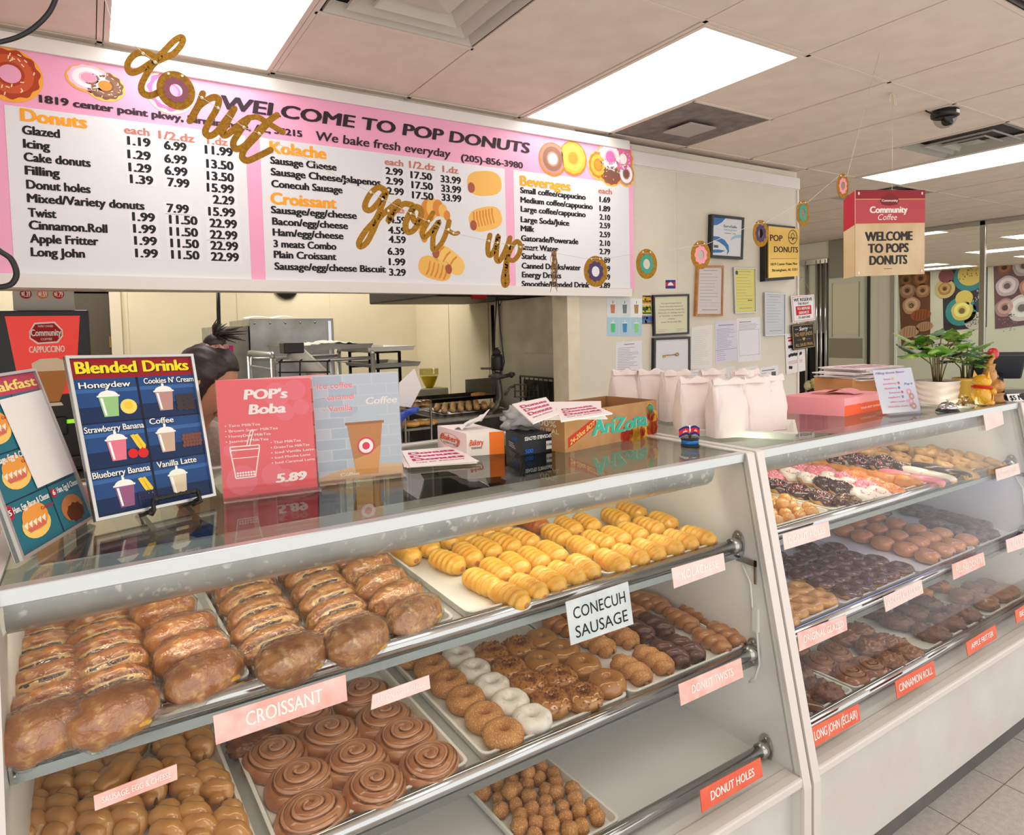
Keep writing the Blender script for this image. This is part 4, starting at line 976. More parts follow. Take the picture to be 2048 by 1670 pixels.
lay([[(412, 1350), (384, 1306), (362, 1266), (326, 1222)]], 0, .036, cF, 'wrapped ham croissant', 'along the right side of the left tray', G_, -.15, .35, .06)
lay([[(580, 1312)]], 0, .036, sF, 'wrapped seeded croissant lying flat', 'at the front left of the packed tray', G_, .1, .3, 0)
lay([[(556, 1272), (540, 1240), (526, 1212), (511, 1186), (496, 1164), (480, 1147)]], 0, .050, sO, 'wrapped seeded croissant leaning back', 'of the packed tray, left row', G_, -.85, .2, .08)
lay([[(712, 1274)]], 0, .036, sF, 'wrapped seeded croissant lying flat', 'at the front middle of the packed tray', G_, .1, .3, 0)
lay([[(697, 1241), (686, 1210), (668, 1184), (650, 1160), (634, 1138), (618, 1120)]], 0, .050, sO[::-1], 'wrapped seeded croissant leaning back', 'of the packed tray, middle row', G_, -.85, .2, .08)
lay([[(834, 1230), (800, 1198), (768, 1168), (740, 1138), (716, 1112)]], 0, .036, sF, 'wrapped seeded croissant with dark filling', 'along the right side of the packed tray', G_, -.3, .35, .08)
# ---- kolaches
kR = [kolache(s, M_KOL, 1) for s in (0, 1.7, 3.1)]; kS = [kolache(9, M_KOL, .25)]; kD = [kolache(s, M_KOLD, 1) for s in (2, 5)]
G_ = 'golden kolaches'
lay([[(1017, 1190), (962, 1162)], [(1056, 1174), (992, 1140), (934, 1108)], [(1096, 1160), (1028, 1128), (970, 1096), (925, 1070)], [(1132, 1147), (1066, 1116), (1008, 1087), (958, 1060)], [(1166, 1134), (1102, 1104), (1046, 1078), (995, 1052)]], 0, .024, kR, 'ridged kolache', 'of the left kolache tray', G_, 0, .06)
lay([[(894, 1122)], [(849, 1090), (889, 1074)]], 0, .024, kR, 'ridged kolache', 'at the empty side of the left kolache tray', G_, 0, .12)
lay([[(811, 1104)]], 0, .024, kS, 'smooth round ended kolache', 'at the left edge of the kolache tray', G_, 0, .1, 0)
lay([[(782, 1084)]], 0, .024, kD, 'dark kolache', 'behind the smooth kolache', G_, 0, .1, 0)
lay([[(1224, 1122), (1164, 1094), (1112, 1069)], [(1259, 1110), (1195, 1081), (1136, 1053)], [(1296, 1100), (1231, 1073), (1173, 1046)], [(1329, 1090), (1265, 1065)], [(1360, 1080), (1297, 1053), (1230, 1034)], [(1395, 1072), (1326, 1042), (1262, 1021)]], 0, .024, kR, 'ridged kolache', 'of the right kolache tray', G_, 0, .06)
lay([[(1068, 1044), (1032, 1030)]], 0, .024, kD, 'dark kolache', 'in the back corner of the right kolache tray', G_, 0, .1)
# ---- tan glazed twists
tG = [twist('glazed_twist', 'glazed twist', M_GLZT, .064, .0165, 1.6, s) for s in (0, 1.2, 2.2)]
tH = [blob_food('glazed_crescent', 'glazed crescent', M_GLZT, .030, .052, .022, 3, .006)]
G_ = 'tan glazed twists'
lay([[(62, 1630)], [(122, 1625), (112, 1552)], [(188, 1632), (178, 1545)], [(252, 1622)], [(334, 1650), (300, 1560)], [(392, 1640), (368, 1556)], [(462, 1652), (424, 1562)]], 1, .022, tG, 'tan glazed twist', 'of the glazed twist tray', G_, 0, .1, .12)
lay([[(345, 1500), (396, 1476)]], 1, .022, tG, 'tan glazed twist', 'at the back right of the glazed twist tray', G_, 0, .1, .1)
lay([[(62, 1572), (236, 1548), (252, 1504), (350, 1470)]], 1, .02, tH, 'curved tan glazed crescent', 'among the tan glazed twists', 'tan glazed crescents', 0, -.6, .3)
# ---- iced cinnamon rolls
cR = [cinnamon_roll(M_ROLLI, s) for s in (0, 1.4, 2.6)]
lay([[(622, 1620), (598, 1552), (550, 1504)], [(750, 1566), (710, 1512), (660, 1462), (612, 1428)], [(858, 1520), (808, 1466), (766, 1430), (722, 1382)]], 1, .024, cR, 'iced cinnamon roll', 'of the cinnamon roll tray', 'iced cinnamon rolls', 0, 0, 1.0)
lay([[(505, 1482)]], 1, .018, [blob_food('dark_fritter', 'fritter', M_FRIT, .05, .042, .022, 2, .006, 5, .9, .003)], 'dark glazed fritter', 'peeking from behind the CROISSANT card', 'dark fritters', 0, 0, 0)
# ---- cake donuts
dC = [ring_donut('cinnamon_cake_donut', 'cake donut', M_CINN, None, .0245, .0190, 1.0, s) for s in (1, 2)]
dP = [ring_donut('powdered_cake_donut', 'cake donut', M_POW, None, .0245, .0190, 1.0, s) for s in (3, 4)]
dK = [ring_donut('crumb_cake_donut', 'cake donut', M_CAKE, M_MAPLE, .0245, .0190, 1.0, s, topping=M_CRUMBT) for s in (5, 6)]
dM = [ring_donut('maple_cake_donut', 'cake donut', M_CAKE, M_MAPLE, .0245, .0190, 1.0, s, ilabel='shiny maple icing') for s in (7, 8)]
w_ = 'of the cake donut tray'
lay([[(1006, 1465), (968, 1432), (932, 1397), (897, 1364), (864, 1334)]], 1, .022, dC, 'cinnamon sugar cake donut', w_, 'cinnamon sugar cake donuts', 0, 0, .5)
lay([[(1063, 1437), (1020, 1404), (982, 1371), (947, 1341), (917, 1313)]], 1, .022, dP, 'powdered white cake donut', w_, 'powdered cake donuts', 0, 0, .5)
lay([[(1103, 1403), (1058, 1367), (1018, 1338), (983, 1308)], [(1167, 1393), (1118, 1355), (1040, 1295)]], 1, .022, dK, 'crumb topped cake donut', w_, 'crumb topped cake donuts', 0, 0, .5)
lay([[(1082, 1325)], [(1214, 1364), (1166, 1331), (1124, 1303), (1083, 1279)]], 1, .022, dM, 'maple iced cake donut', w_, 'maple iced cake donuts', 0, 0, .5)
lay([[(820, 1310), (850, 1300)]], 1, .022, dC, 'cinnamon sugar cake donut', 'back left of the cake donut tray', 'cinnamon sugar cake donuts', 0, 0, .5)
# ---- donut twists
M_CHT = mat('chocolate twist glaze', (84, 48, 34), .3, c2=(104, 62, 44), nscale=20, coat=.4)
M_BRT = mat('brown glazed twist', (170, 108, 58), .25, c2=(194, 136, 84), nscale=24, coat=.6)
t1 = [twist('cinnamon_twist', 'donut twist', M_CINN, .062, .017, 1.6, s) for s in (0, 1)]; t2 = [twist('chocolate_twist', 'donut twist', M_CHT, .062, .017, 1.6, s) for s in (0, 1)]; t3 = [twist('glazed_donut_twist', 'donut twist', M_BRT, .062, .016, 1.8, s) for s in (0, 1)]
w_ = 'of the twist tray'
lay([[(1262, 1338), (1192, 1284)], [(1306, 1318), (1240, 1268)]], 1, .02, t1, 'cinnamon sugar donut twist', w_, 'cinnamon sugar twists', 0, .1, .06)
lay([[(1338, 1306), (1272, 1258)], [(1370, 1296), (1310, 1250)]], 1, .02, t2, 'chocolate donut twist', w_, 'chocolate twists', 0, .1, .06)
lay([[(1422, 1280), (1362, 1238), (1310, 1204)], [(1452, 1268), (1396, 1228), (1338, 1190)]], 1, .02, t3, 'brown glazed donut twist', w_, 'brown glazed twists', 0, .1, .06)
lay([[(1120, 1250), (1160, 1240)]], 1, .02, t3, 'brown glazed donut twist', 'at the back left of the twist tray behind the note', 'brown glazed twists', 0, .4, .1)
lay([[(1262, 1222), (1278, 1196)]], 1, .02, t3, 'brown glazed donut twist', 'in the back middle of the twist tray', 'brown glazed twists', 0, .1, .1)
# ---- donut holes
def heap(k, xa, xb, nx, y0, dy, ny, protos, desc, where, group, z2, rad, shx=-.045, skip=0):
    n = 0
    for j in range(ny):
        for i in range(nx):
            y = y0+dy*j+rs.uniform(-.003, .003); x = xa+(xb-xa)*(i+.5+(.25 if j % 2 else -.25))/nx + shx*(y-SHELF[k][0])+rs.uniform(-.003, .003)
            z = shelf_z(k, y)+.004; pr = protos[n % len(protos)]; n += 1
            place(pr, V((x, y, z)), (rs.uniform(-.3, .3), rs.uniform(-.3, .3), rs.uniform(0, 6.28)), '%s, %s row, %s from the left, %s' % (desc, 'nearest' if j == 0 else ORD[j], 'first' if i == 0 else ORD[i], where), group)
    for (i, j) in z2:
        y = y0+dy*(j+.5); x = xa+(xb-xa)*(i+1.0)/nx + shx*(y-SHELF[k][0]); z = shelf_z(k, y)+.004+rad*1.25; pr = protos[n % len(protos)]; n += 1
        place(pr, V((x, y, z)), (rs.uniform(-.3, .3), .2, rs.uniform(0, 6.28)), '%s on top of the heap, %s from the front, %s across, %s' % (desc, 'nearest' if j == 0 else ORD[j], 'first' if i == 0 else ORD[i], where), group)
hC = [blob_food('cinnamon_donut_hole', 'donut hole', M_CINN, .0178*q, .0178*q, .0172*q, s, .0035, 2.2, .92, nu=18, nv=12) for s, q in ((1, 1), (2, .92), (3, 1.06), (4, .97))]
hxa, hxb = tx_(1075, 1700, 2)+.018, tx_(1243, 1622, 2)-.018
heap(2, hxa, hxb, 5, 1.085, .0345, 11, hC, 'cinnamon donut hole', 'bottom shelf', 'cinnamon donut holes', [(0, 4), (1, 6), (2, 5), (0, 7), (2, 8), (1, 9), (3, 7), (3, 9)], .018)
hG = [blob_food('glazed_donut_hole', 'donut hole', M_GLZ, .019*q, .017*q, .016*q, s, .004, 2.2, .9, nu=18, nv=12) for s, q in ((5, 1), (6, .92), (7, 1.06))]
hxa, hxb = tx_(1500, 1078, 0)+.02, tx_(1660, 1024, 0)-.015
heap(0, hxa, hxb, 6, 1.155, .033, 6, hG, 'glazed donut hole', 'upper shelf', 'glazed donut holes', [(1, 1), (2, 2), (3, 1), (0, 3), (2, 4), (3, 3), (4, 2), (1, 4)], .017)
# ---- sprinkle topped donuts
def sp_(nm, ic, spr, s): return [ring_donut(nm, 'iced donut', M_YEAST, ic, .0245, .0165, .95, s+q, .002, spr) for q in (0, 3)]
sK = sp_('chocolate_sprinkle_donut', M_CHI, SPW, 1); sW = sp_('white_iced_donut', M_WHI, SPP, 2); sP = sp_('pink_iced_donut', M_PKI, SPP, 3); sO_ = sp_('peach_iced_donut', M_ORI, SPO, 4); sN = sp_('nut_topped_donut', M_CHI, SPN, 5); sB = [ring_donut('black_iced_donut', 'iced donut', M_YEAST, M_CHI, .0245, .0165, .95, 9, .002, None, M_CHI)]
w_ = 'of the sprinkle tray'
lay([[(1694, 1000)]], 0, .022, sN, 'chopped nut topped donut', 'at the front left of the sprinkle tray', 'iced donuts', .30, 0, .4)
lay([[(1640, 992), (1596, 979), (1557, 970), (1526, 961)]], 0, .022, sK, 'chocolate iced donut with pale sprinkles', w_, 'iced donuts', .30, 0, .4)
lay([[(1680, 974), (1648, 966)]], 0, .022, sB, 'dark chocolate crumb donut', w_, 'iced donuts', .30, 0, .4)
lay([[(1724, 988), (1616, 955), (1580, 946)], [(1754, 985), (1700, 967), (1660, 954)]], 0, .022, sW, 'white iced donut', w_, 'iced donuts', .30, 0, .4)
lay([[(1732, 972), (1634, 943), (1598, 934), (1562, 926)], [(1690, 955), (1650, 943)]], 0, .022, sP, 'pink iced donut', w_, 'iced donuts', .30, 0, .4)
lay([[(1782, 978), (1744, 965), (1712, 952)]], 0, .022, sO_, 'peach iced donut with orange sprinkles', w_, 'iced donuts', .30, 0, .4)
lay([[(1540, 948), (1524, 936)]], 0, .022, sP, 'pink iced donut', 'half hidden behind the left frame of the sprinkle case', 'iced donuts', .30, 0, .4)
# ---- orange crullers and iced bars
cU = [blob_food('fried_cruller', 'cruller', M_ORG, .023, .052, .021, s, .006, 3.4, .8, .002, 11) for s in (1, 2, 3)]
def bar(nm, ic, s, spr=None):
    t = blob_food(nm, 'iced bar', M_YEAST, .021, .058, .017, s, .002, 2, .75); f = MB()
    f.blob(lambda d: superd(V((d.x, d.y, max(d.z, -.05))), .0218, .0588, .0185, .75)+V((0, 0, .017*.93+.0006)), 24, 14); part(f, 'icing', ic, t); 
    return t
w_ = 'of the cruller tray'
lay([[(1812, 962), (1758, 954), (1716, 946), (1676, 940), (1636, 931), (1600, 925)]], 0, .02, cU, 'orange brown fried cruller', w_, 'fried crullers', 0, .1, .1)
lay([[(1852, 961), (1790, 949)]], 0, .018, [bar('pink_iced_bar', M_PKI, 1)], 'pink iced bar', w_, 'iced bars', 0, .1, .08)
lay([[(1876, 954), (1828, 943)]], 0, .018, [bar('white_iced_bar', M_WHI, 2)], 'white iced bar', w_, 'iced bars', 0, .1, .08)
lay([[(1906, 947), (1856, 935)]], 0, .018, [bar('chocolate_iced_bar', M_CHI, 3)], 'chocolate iced bar', w_, 'iced bars', 0, .1, .08)
lay([[(1804, 934), (1758, 930), (1716, 924), (1664, 918)], [(1770, 920), (1722, 912), (1690, 906)]], 0, .022, sK, 'chocolate ring with pink sprinkles', w_, 'iced donuts', .30, 0, .4)
# ---- tan old fashioned
oF = [ring_donut('old_fashioned_donut', 'old fashioned donut', M_TAN, None, .025, .0165, .85, s, .007) for s in (1, 2, 3)]
w_ = 'of the heaped tan tray'
lay([[(1930, 942), (1888, 930), (1846, 920), (1800, 912), (1758, 902)], [(1962, 932), (1922, 922), (1880, 912), (1836, 904), (1796, 897)], [(1990, 925), (1950, 914), (1912, 906), (1872, 899)]], 0, .02, oF, 'tan old fashioned donut', w_, 'old fashioned donuts', .32, 0, .6)
lay([[(1852, 900), (1796, 889), (1726, 897)]], 0, .045, oF, 'tan old fashioned donut lying on others', w_, 'old fashioned donuts', 0, 0, .6, .022)
# ---- glazed rings, chocolate rings
gR = [ring_donut('glazed_ring', 'glazed donut', M_GLZ, None, .027, .0175, .85, s, .003) for s in (1, 2)]
lay([[(1566, 1236), (1554, 1210)], [(1584, 1219), (1570, 1188)], [(1614, 1206), (1600, 1176)], [(1644, 1195)]], 1, .02, gR, 'original glazed ring', 'above its pink card', 'glazed rings', 0, 0, .5)
cG = [ring_donut('chocolate_ring', 'chocolate donut', M_YEAST, M_CHOCGLZ, .0245, .0155, .85, s, .002, ilabel='dark chocolate glaze') for s in (1, 2)]
lay([[(1644, 1164), (1600, 1146), (1560, 1132)], [(1696, 1181), (1632, 1139), (1592, 1122), (1552, 1110)], [(1722, 1170), (1676, 1153), (1612, 1112)], [(1747, 1155), (1698, 1141), (1658, 1126), (1614, 1092)], [(1772, 1145), (1730, 1131), (1686, 1120), (1650, 1105)], [(1801, 1134), (1752, 1120), (1704, 1112), (1670, 1094)]], 1, .018, cG, 'chocolate glazed ring', 'of the chocolate tray', 'chocolate rings', 0, 0, .5)
# ---- filled donuts
M_FIL = mat('glazed filled donut', (204, 128, 78), .2, c2=(220, 158, 104), nscale=16, coat=.7)
def filled(s):
    t = blob_food('filled_donut', 'filled donut', M_FIL, .041, .038, .023, s, .002, 2, .85); f = MB()
    f.blob(lambda d: V((d.x*.006, -.0375+d.y*.004, .021+d.z*.006)), 10, 6); part(f, 'jelly', mat('red jelly', (110, 22, 18), .2, coat=.5), t); return t
fD = [filled(s) for s in (1, 2, 3)]
lay([[(1854, 1113), (1811, 1099), (1765, 1087), (1724, 1073), (1686, 1060)], [(1884, 1101), (1836, 1087), (1794, 1074), (1754, 1060), (1713, 1048)], [(1907, 1092), (1858, 1078), (1832, 1061), (1792, 1049), (1750, 1036)], [(1932, 1082), (1882, 1069)]], 1, .02, fD, 'shiny filled donut', 'of the filled donut tray', 'filled donuts', 0, 0, .3)
# ---- blueberry
bB = [ring_donut('blueberry_donut', 'blueberry donut', M_BLUE, None, .024, .0165, .9, s, .005) for s in (1, 2, 3)]
bS = [blob_food('blueberry_stick', 'blueberry stick', M_BLUE, .022, .052, .021, 4, .005, 3, .8, .002)]
lay([[(1976, 1064), (1908, 1058)], [(1950, 1069), (1946, 1050), (1897, 1031), (1852, 1026), (1818, 1019)], [(1980, 1040), (1936, 1028), (1869, 1014), (1833, 1004)], [(1972, 1022), (1930, 1010), (1880, 1004)]], 1, .02, bB, 'dark blueberry donut', 'of the blueberry tray', 'blueberry donuts', 0, 0, .5)
lay([[(1868, 1047)]], 1, .02, bS, 'long dark blueberry stick', 'at the left of the blueberry tray', 'blueberry sticks', 0, .4, 0)
lay([[(1762, 1022)]], 1, .02, bB, 'dark blueberry donut', 'behind the filled donuts', 'blueberry donuts', 0, .4, 0)
# ---- bottom shelf of the second case
fR = [blob_food('dark_fritter', 'fritter', M_FRIT, .044, .060, .023, s, .012, 4.2, .9, .006, 11) for s in (3, 4, 5)]
lay([[(1644, 1382), (1588, 1344)]], 2, .02, fR, 'dark crusty fritter', 'beside the long johns', 'dark fritters', 0, .3, .2)
lJ = [bar('long_john', M_CHOCGLZ, s) for s in (6, 7)]
lay([[(1588, 1424)], [(1612, 1410), (1582, 1378)]], 2, .018, lJ, 'chocolate long john', 'at the left end of the bottom shelf', 'long johns', 0, .15, .08)
rD = [cinnamon_roll(M_ROLLD, s, .055, 2.6, mi=M_ROLLD) for s in (4, 5)]
lay([[(1700, 1346), (1640, 1322), (1584, 1292)], [(1738, 1332), (1668, 1302)]], 2, .022, rD, 'brown glazed cinnamon roll', 'of the bottom roll tray', 'brown cinnamon rolls', 0, 0, 1)
def cluster(s):
    t = E('knotted_cluster', (0, 0, 0), 'x', 'dough cluster'); f = MB(); rn = random.Random(s)
    f.blob(lambda d: (lambda q: V((d.x*.047, d.y*.042, max(0, d.z*.024+.016)))*(1+.24*q) )(max(abs(nz(d, 4.4, s)), abs(nz(d, 4.4, s+7)))*1.5-.3), 44, 26); part(f, 'knotted_dough', M_ROLLD, t); return t
kC = [cluster(s) for s in (1, 5, 9)]
lay([[(1782, 1322), (1738, 1294), (1690, 1274)], [(1816, 1306), (1770, 1284), (1718, 1262)], [(1792, 1290)]], 2, .02, kC, 'brown knotted dough cluster', 'of the bottom roll tray', 'knotted clusters', 0, 0, 1)
lay([[(1862, 1266), (1792, 1244)], [(1893, 1245), (1826, 1228)], [(1924, 1228), (1852, 1209)]], 2, .02, fR, 'dark apple fritter', 'of the fritter tray', 'apple fritters', 0, .4, .3)
lay([[(1746, 1222)]], 2, .02, [fR[0]], 'dark apple fritter', 'at the back left of the fritter tray', 'apple fritters', 0, .2, 0)
def claw(s):
    t = E('bear_claw', (0, 0, 0), 'x', 'bear claw'); f = MB()
    def fn(d):
        p = superd(d, .058, .036, .022, .85); fg = abs(sin(d.x*5.2))**.5 if d.y < .2 else 1; w_ = max(0, .2-d.y)
        p.y -= .012*w_*fg; p.z += .004*(fg-.6)*w_*2; p.y += .14*p.x*p.x*8; return p+V((0, 0, .021))+d*.002*nz(d, 3, s)
    f.blob(fn, 54, 18); part(f, 'clawed_dough', M_ROLLD, t); return t
bC = [claw(s) for s in (1, 2)]
lay([[(1920, 1192), (1868, 1168)], [(1968, 1204), (1942, 1178)], [(1995, 1188), (1978, 1167)], [(2024, 1174)]], 2, .02, bC, 'brown glazed bear claw', 'of the bear claw tray', 'bear claws', 0, .3, .15)
lay([[(1872, 1172), (1836, 1182)]], 2, .02, cU, 'tan fried cruller', 'behind the apple fritters', 'fried crullers', 0, .3, .15)
for o in [o for o in COL.objects if o.get('label') == 'x' and o.parent is None]:
    for ch in list(o.children_recursive): bpy.data.objects.remove(ch)
    bpy.data.objects.remove(o)

# ================================================================= things standing on the cases
TZ = ZT-.0028
def top(u, v): return at(u, v, 2, TZ)
def leaning(BLp, BRp, TRp, TLp, lift=.012, tilt=15):
    """a board whose foot stands under pixels BL, BR and which leans back by tilt degrees"""
    a = at(*BLp, 2, TZ+lift); b = at(*BRp, 2, TZ+lift); d = (b-a).normalized(); back = V((0, 0, 1)).cross(d)
    up = V((0, 0, 1))*cos(math.radians(tilt)) + back*sin(math.radians(tilt)); N = d.cross(up)
    return Face(a, b, atp(*TRp, a, N), atp(*TLp, a, N))
def cup(F, f, a, b, w, h, mc, ml, ms, lid=True):
    """printed plastic cup: base centre (a, b)"""
    F.shape(f, [(a-w*.36, b), (a+w*.36, b), (a+w*.5, b+h*.78), (a-w*.5, b+h*.78)], mc, .0012)
    F.rect(f, a-w*.57, b+h*.76, a+w*.57, b+h*.82, ml, .0014)
    if lid: F.shape(f, [(a-w*.5, b+h*.82)]+[(a-w*.48*cos(pi*i/10), b+h*.82+h*.18*sin(pi*i/10)) for i in range(1, 10)]+[(a+w*.5, b+h*.82)], ml, .0013); F.rect(f, a-.012, b+h*.95, a+.008, b+h*1.16, ms, .0012)
    F.shape(f, [(a-w*.30, b+h*.05), (a-w*.20, b+h*.05), (a-w*.30, b+h*.72), (a-w*.42, b+h*.72)], ms, .0014)

# ---- Blended Drinks board on a wire easel
F = leaning((190, 1044), (430, 992), (384, 709), (128, 713), .014, 17)
t = E('menu_easel_board', (F.p(.5, 0).x, F.p(.5, 0).y, TZ), 'silver framed Blended Drinks board with six pictured drinks on a wire easel', 'menu board')
f = MB(); F.card(f, .006); 
cols = [(34, 72, 128), (150, 24, 34), (252, 222, 40), (250, 250, 250), (20, 44, 84), (150, 196, 130), (186, 140, 134), (226, 120, 140), (200, 170, 150), (150, 90, 130), (224, 206, 176), (236, 214, 110), (60, 50, 54), (214, 36, 40), (120, 72, 58), (240, 200, 60), (36, 44, 84), (240, 240, 236), (18, 26, 44), (56, 100, 160)]
ms = [flat(c, .35) for c in cols]
F.rect(f, .02, .02, .98, .98, 0, .0004)
for r in range(3): F.rect(f, .02, .02+.278*r, .98, .02+.278*r+.10, 4, .0005); F.rect(f, .02, .02+.278*r+.19, .98, .02+.278*r+.215, 19, .0005)
F.rect(f, .02, .855, .98, .98, 1, .0007); F.rect(f, .49, .02, .51, .855, 18, .0007)
for r in (1, 2): F.rect(f, .02, .016+.278*r, .98, .024+.278*r, 18, .0007)
F.text(f, 'Blended Drinks', .07, .885, .95, .075, 18, .0009, .05); F.text(f, 'Blended Drinks', .062, .889, .942, .075, 2, .0013, .04)
for (s, a, b, w) in (('Honeydew', .06, .795, .38), ('Cookies N\' Cream', .55, .805, .42), ('Strawberry Banana', .04, .520, .45), ('Coffee', .54, .535, .20), ('Blueberry Banana', .04, .245, .44), ('Vanilla Latte', .54, .25, .34)):
    F.text(f, s, a+.004, b-.003, a+w+.004, .038, 18, .0015, .05); F.text(f, s, a, b, a+w, .038, 17, .0019, .02)
for (a, b, m) in ((.26, .61, 5), (.70, .62, 6), (.26, .335, 7), (.66, .345, 8), (.26, .05, 9), (.70, .06, 10)): cup(F, f, a, b, .15, .165, m, 17, 3)
F.disc(f, .40, .665, .065, 11, .0016, 18); F.disc(f, .40, .672, .034, 15, .0018, 14)
for i in range(9): F.disc(f, .82+.05*(i % 3), .63+.035*(i//3), .032, 12, .0016+.0001*i, 12)
for q in (0, 1): F.shape(f, [(.37+.03*q, .48), (.40+.03*q, .485), (.45+.03*q, .41), (.44+.03*q, .37), (.41+.03*q, .41)], 15, .0016); F.shape(f, [(.37+.03*q, .205), (.40+.03*q, .21), (.45+.03*q, .135), (.44+.03*q, .10), (.41+.03*q, .135)], 15, .0016)
F.disc(f, .37, .365, .04, 13, .0018, 14); F.disc(f, .45, .36, .042, 13, .0019, 14)
for i in range(24): F.disc(f, .80+.028*(i % 6)+.01*(i//6 % 2), .37+.022*(i//6), .017, 14, .0017, 8)
for i in range(24): F.disc(f, .36+.024*(i % 6), .055+.020*(i//6), .014, 16, .0017, 8)
part(f, 'poster', ms, t)
f = MB()
for (a0, b0, a1, b1) in ((0, 0, 1, .018), (0, .982, 1, 1), (0, .018, .024, .982), (.976, .018, 1, .982)): f.slab([F.p(a0, b0, .006), F.p(a1, b0, .006), F.p(a1, b1, .006), F.p(a0, b1, .006)], F.n, .014)
part(f, 'frame', M_ALU, t)
f = MB(); bk = -F.n*.012
a, b = F.p(.42, .055, .022), F.p(.80, .055, .022)
f.tube([F.p(.36, -.02, .03), F.p(.40, -.03, .02), F.p(.42, -.01, .02), a], .004, 8); f.tube([F.p(.74, -.03, .02), F.p(.80, -.02, .03), b], .004, 8)
P = [a+(b-a)*(i/24) for i in range(25)]; up_ = (F.p(0, 1)-F.p(0, 0)).normalized()
f.tube([p+up_*.0025*sin(i*2.2) for i, p in enumerate(P)], .003, 6); f.tube([p+up_*.0025*sin(i*2.2+3.1) for i, p in enumerate(P)], .003, 6)
for q in (.42, .80): f.tube([F.p(q, .0, .02), F.p(q, -.012, -.02), F.p(q, -.012, -.06)], .004, 8); f.tube([F.p(q, .0, -.012), F.p(q, .5, -.012)], .003, 6)
f.tube([F.p(.6, .55, -.014), V((F.p(.6, 0).x-F.n.x*.16, F.p(.6, 0).y-F.n.y*.16, TZ+.004))], .003, 6); f.tube([F.p(.42, .5, -.014), F.p(.6, .55, -.014), F.p(.8, .5, -.014)], .003, 6)
part(f, 'easel', mat('black wrought wire', (20, 18, 18), .45), t)

# ---- Breakfast board at the left end
F = leaning((40, 1124), (186, 1036), (66, 738), (-92, 762), .006, 20)
t = E('menu_easel_board', (F.p(.5, 0).x, F.p(.5, 0).y, TZ), 'silver framed teal Breakfast board half covered by a blank white sheet', 'menu board')
f = MB(); F.card(f, .006)
cols = [(38, 112, 130), (196, 60, 92), (250, 226, 120), (250, 248, 246), (18, 50, 70), (240, 160, 70), (250, 206, 110), (246, 236, 220), (214, 110, 96), (196, 40, 60), (190, 220, 236), (180, 116, 70), (86, 46, 30)]
F.rect(f, .02, .02, .98, .98, 0); F.rect(f, .02, .87, .98, .98, 1, .0006); F.text(f, 'Breakfast', .12, .895, .95, .06, 2, .001, .03)
for b in (.30, .56): F.rect(f, .02, b-.006, .98, b+.002, 4, .0006)
F.rect(f, .56, .02, .575, .87, 4, .0006)
for a, b in ((.30, .05), (.28, .335), (.24, .60)):
    F.disc(f, a, b+.085, .17, 6, .001, 20, .075); F.disc(f, a+.01, b+.125, .155, 5, .0012, 20, .075)
    for i in range(5): F.shape(f, [(a-.15+.055*i, b+.105), (a-.095+.055*i, b+.115), (a-.12+.055*i, b+.075)], 7, .0014)
    F.shape(f, [(a-.13, b+.08), (a+.12, b+.09), (a+.10, b+.06), (a-.10, b+.055)], 8, .0013)
    F.text(f, 'Croissant', a+.10, b+.14, a+.26, .018, 9, .0018, .02); F.disc(f, a-.24, b+.20, .05, 9, .0012, 16)
for s, a, b, w in (('5', .045, .235, .03), ('6', .60, .235, .03)): F.disc(f, a+.015, b+.012, .035, 9, .0012, 16); F.text(f, s, a, b, a+w, .03, 3, .0016, .03)
F.text(f, 'Ham, Egg, Bacon & Cheese', .10, .235, .54, .035, 3, .0016, .02); F.text(f, 'Ham, Egg & Cheese', .66, .235, .97, .035, 3, .0016, .02); F.text(f, 'Sausage, Egg & Cheese', .06, .51, .53, .035, 3, .0016, .02)
F.disc(f, .78, .12, .15, 11, .001, 20, .08); F.disc(f, .80, .09, .12, 12, .0012, 20, .055, .1)
part(f, 'poster', [flat(c, .35) for c in cols], t)
f = MB(); f.slab([F.p(.44, .31, .003), F.p(1.0, .31, .003), F.p(.985, .86, .003), F.p(.38, .85, .003)], F.n, .0008); part(f, 'blank_sheet', flat((238, 232, 228), .7), t)
f = MB()
for (a0, b0, a1, b1) in ((0, 0, 1, .018), (0, .982, 1, 1), (0, .018, .024, .982), (.976, .018, 1, .982)): f.slab([F.p(a0, b0, .005), F.p(a1, b0, .005), F.p(a1, b1, .005), F.p(a0, b1, .005)], F.n, .012)
part(f, 'frame', M_ALU, t)
f = MB(); f.tube([F.p(.5, .55, -.01), V((F.p(.5, 0).x-F.n.x*.14, F.p(.5, 0).y-F.n.y*.14, TZ+.004))], .004, 6); part(f, 'prop_leg', M_BLACK, t)

# ---- acrylic stands
def acrylic(px, label, name='acrylic_sign'):
    F = leaning(*px, .004, 4)
    o = F.p(.5, 0); t = E(name, (o.x, o.y, TZ), label, 'counter sign')
    f = MB(); F.card(f, .0012); 
    g = MB(); g.slab([F.p(-.01, -.008, .003), F.p(1.01, -.008, .003), F.p(1.01, 1.008, .003), F.p(-.01, 1.008, .003)], F.n, .0016)
    fw = V((F.n.x, F.n.y, 0)).normalized()
    a, b = F.p(-.01, -.01), F.p(1.01, -.01); a.z = b.z = TZ+.006
    g.slab([a+fw*.035, b+fw*.035, b-fw*.035, a-fw*.035], (0, 0, 1), .004); part(g, 'clear_stand', thin_glass('clear acrylic', (252, 250, 250), 1.45), t)
    return F, t, f
F, t, f = acrylic(((447, 998), (635, 974), (620, 756), (431, 761)), 'clear stand with the coral pink boba tea sign')
cols = [(236, 88, 96), (238, 106, 124), (252, 244, 240), (250, 206, 206)]
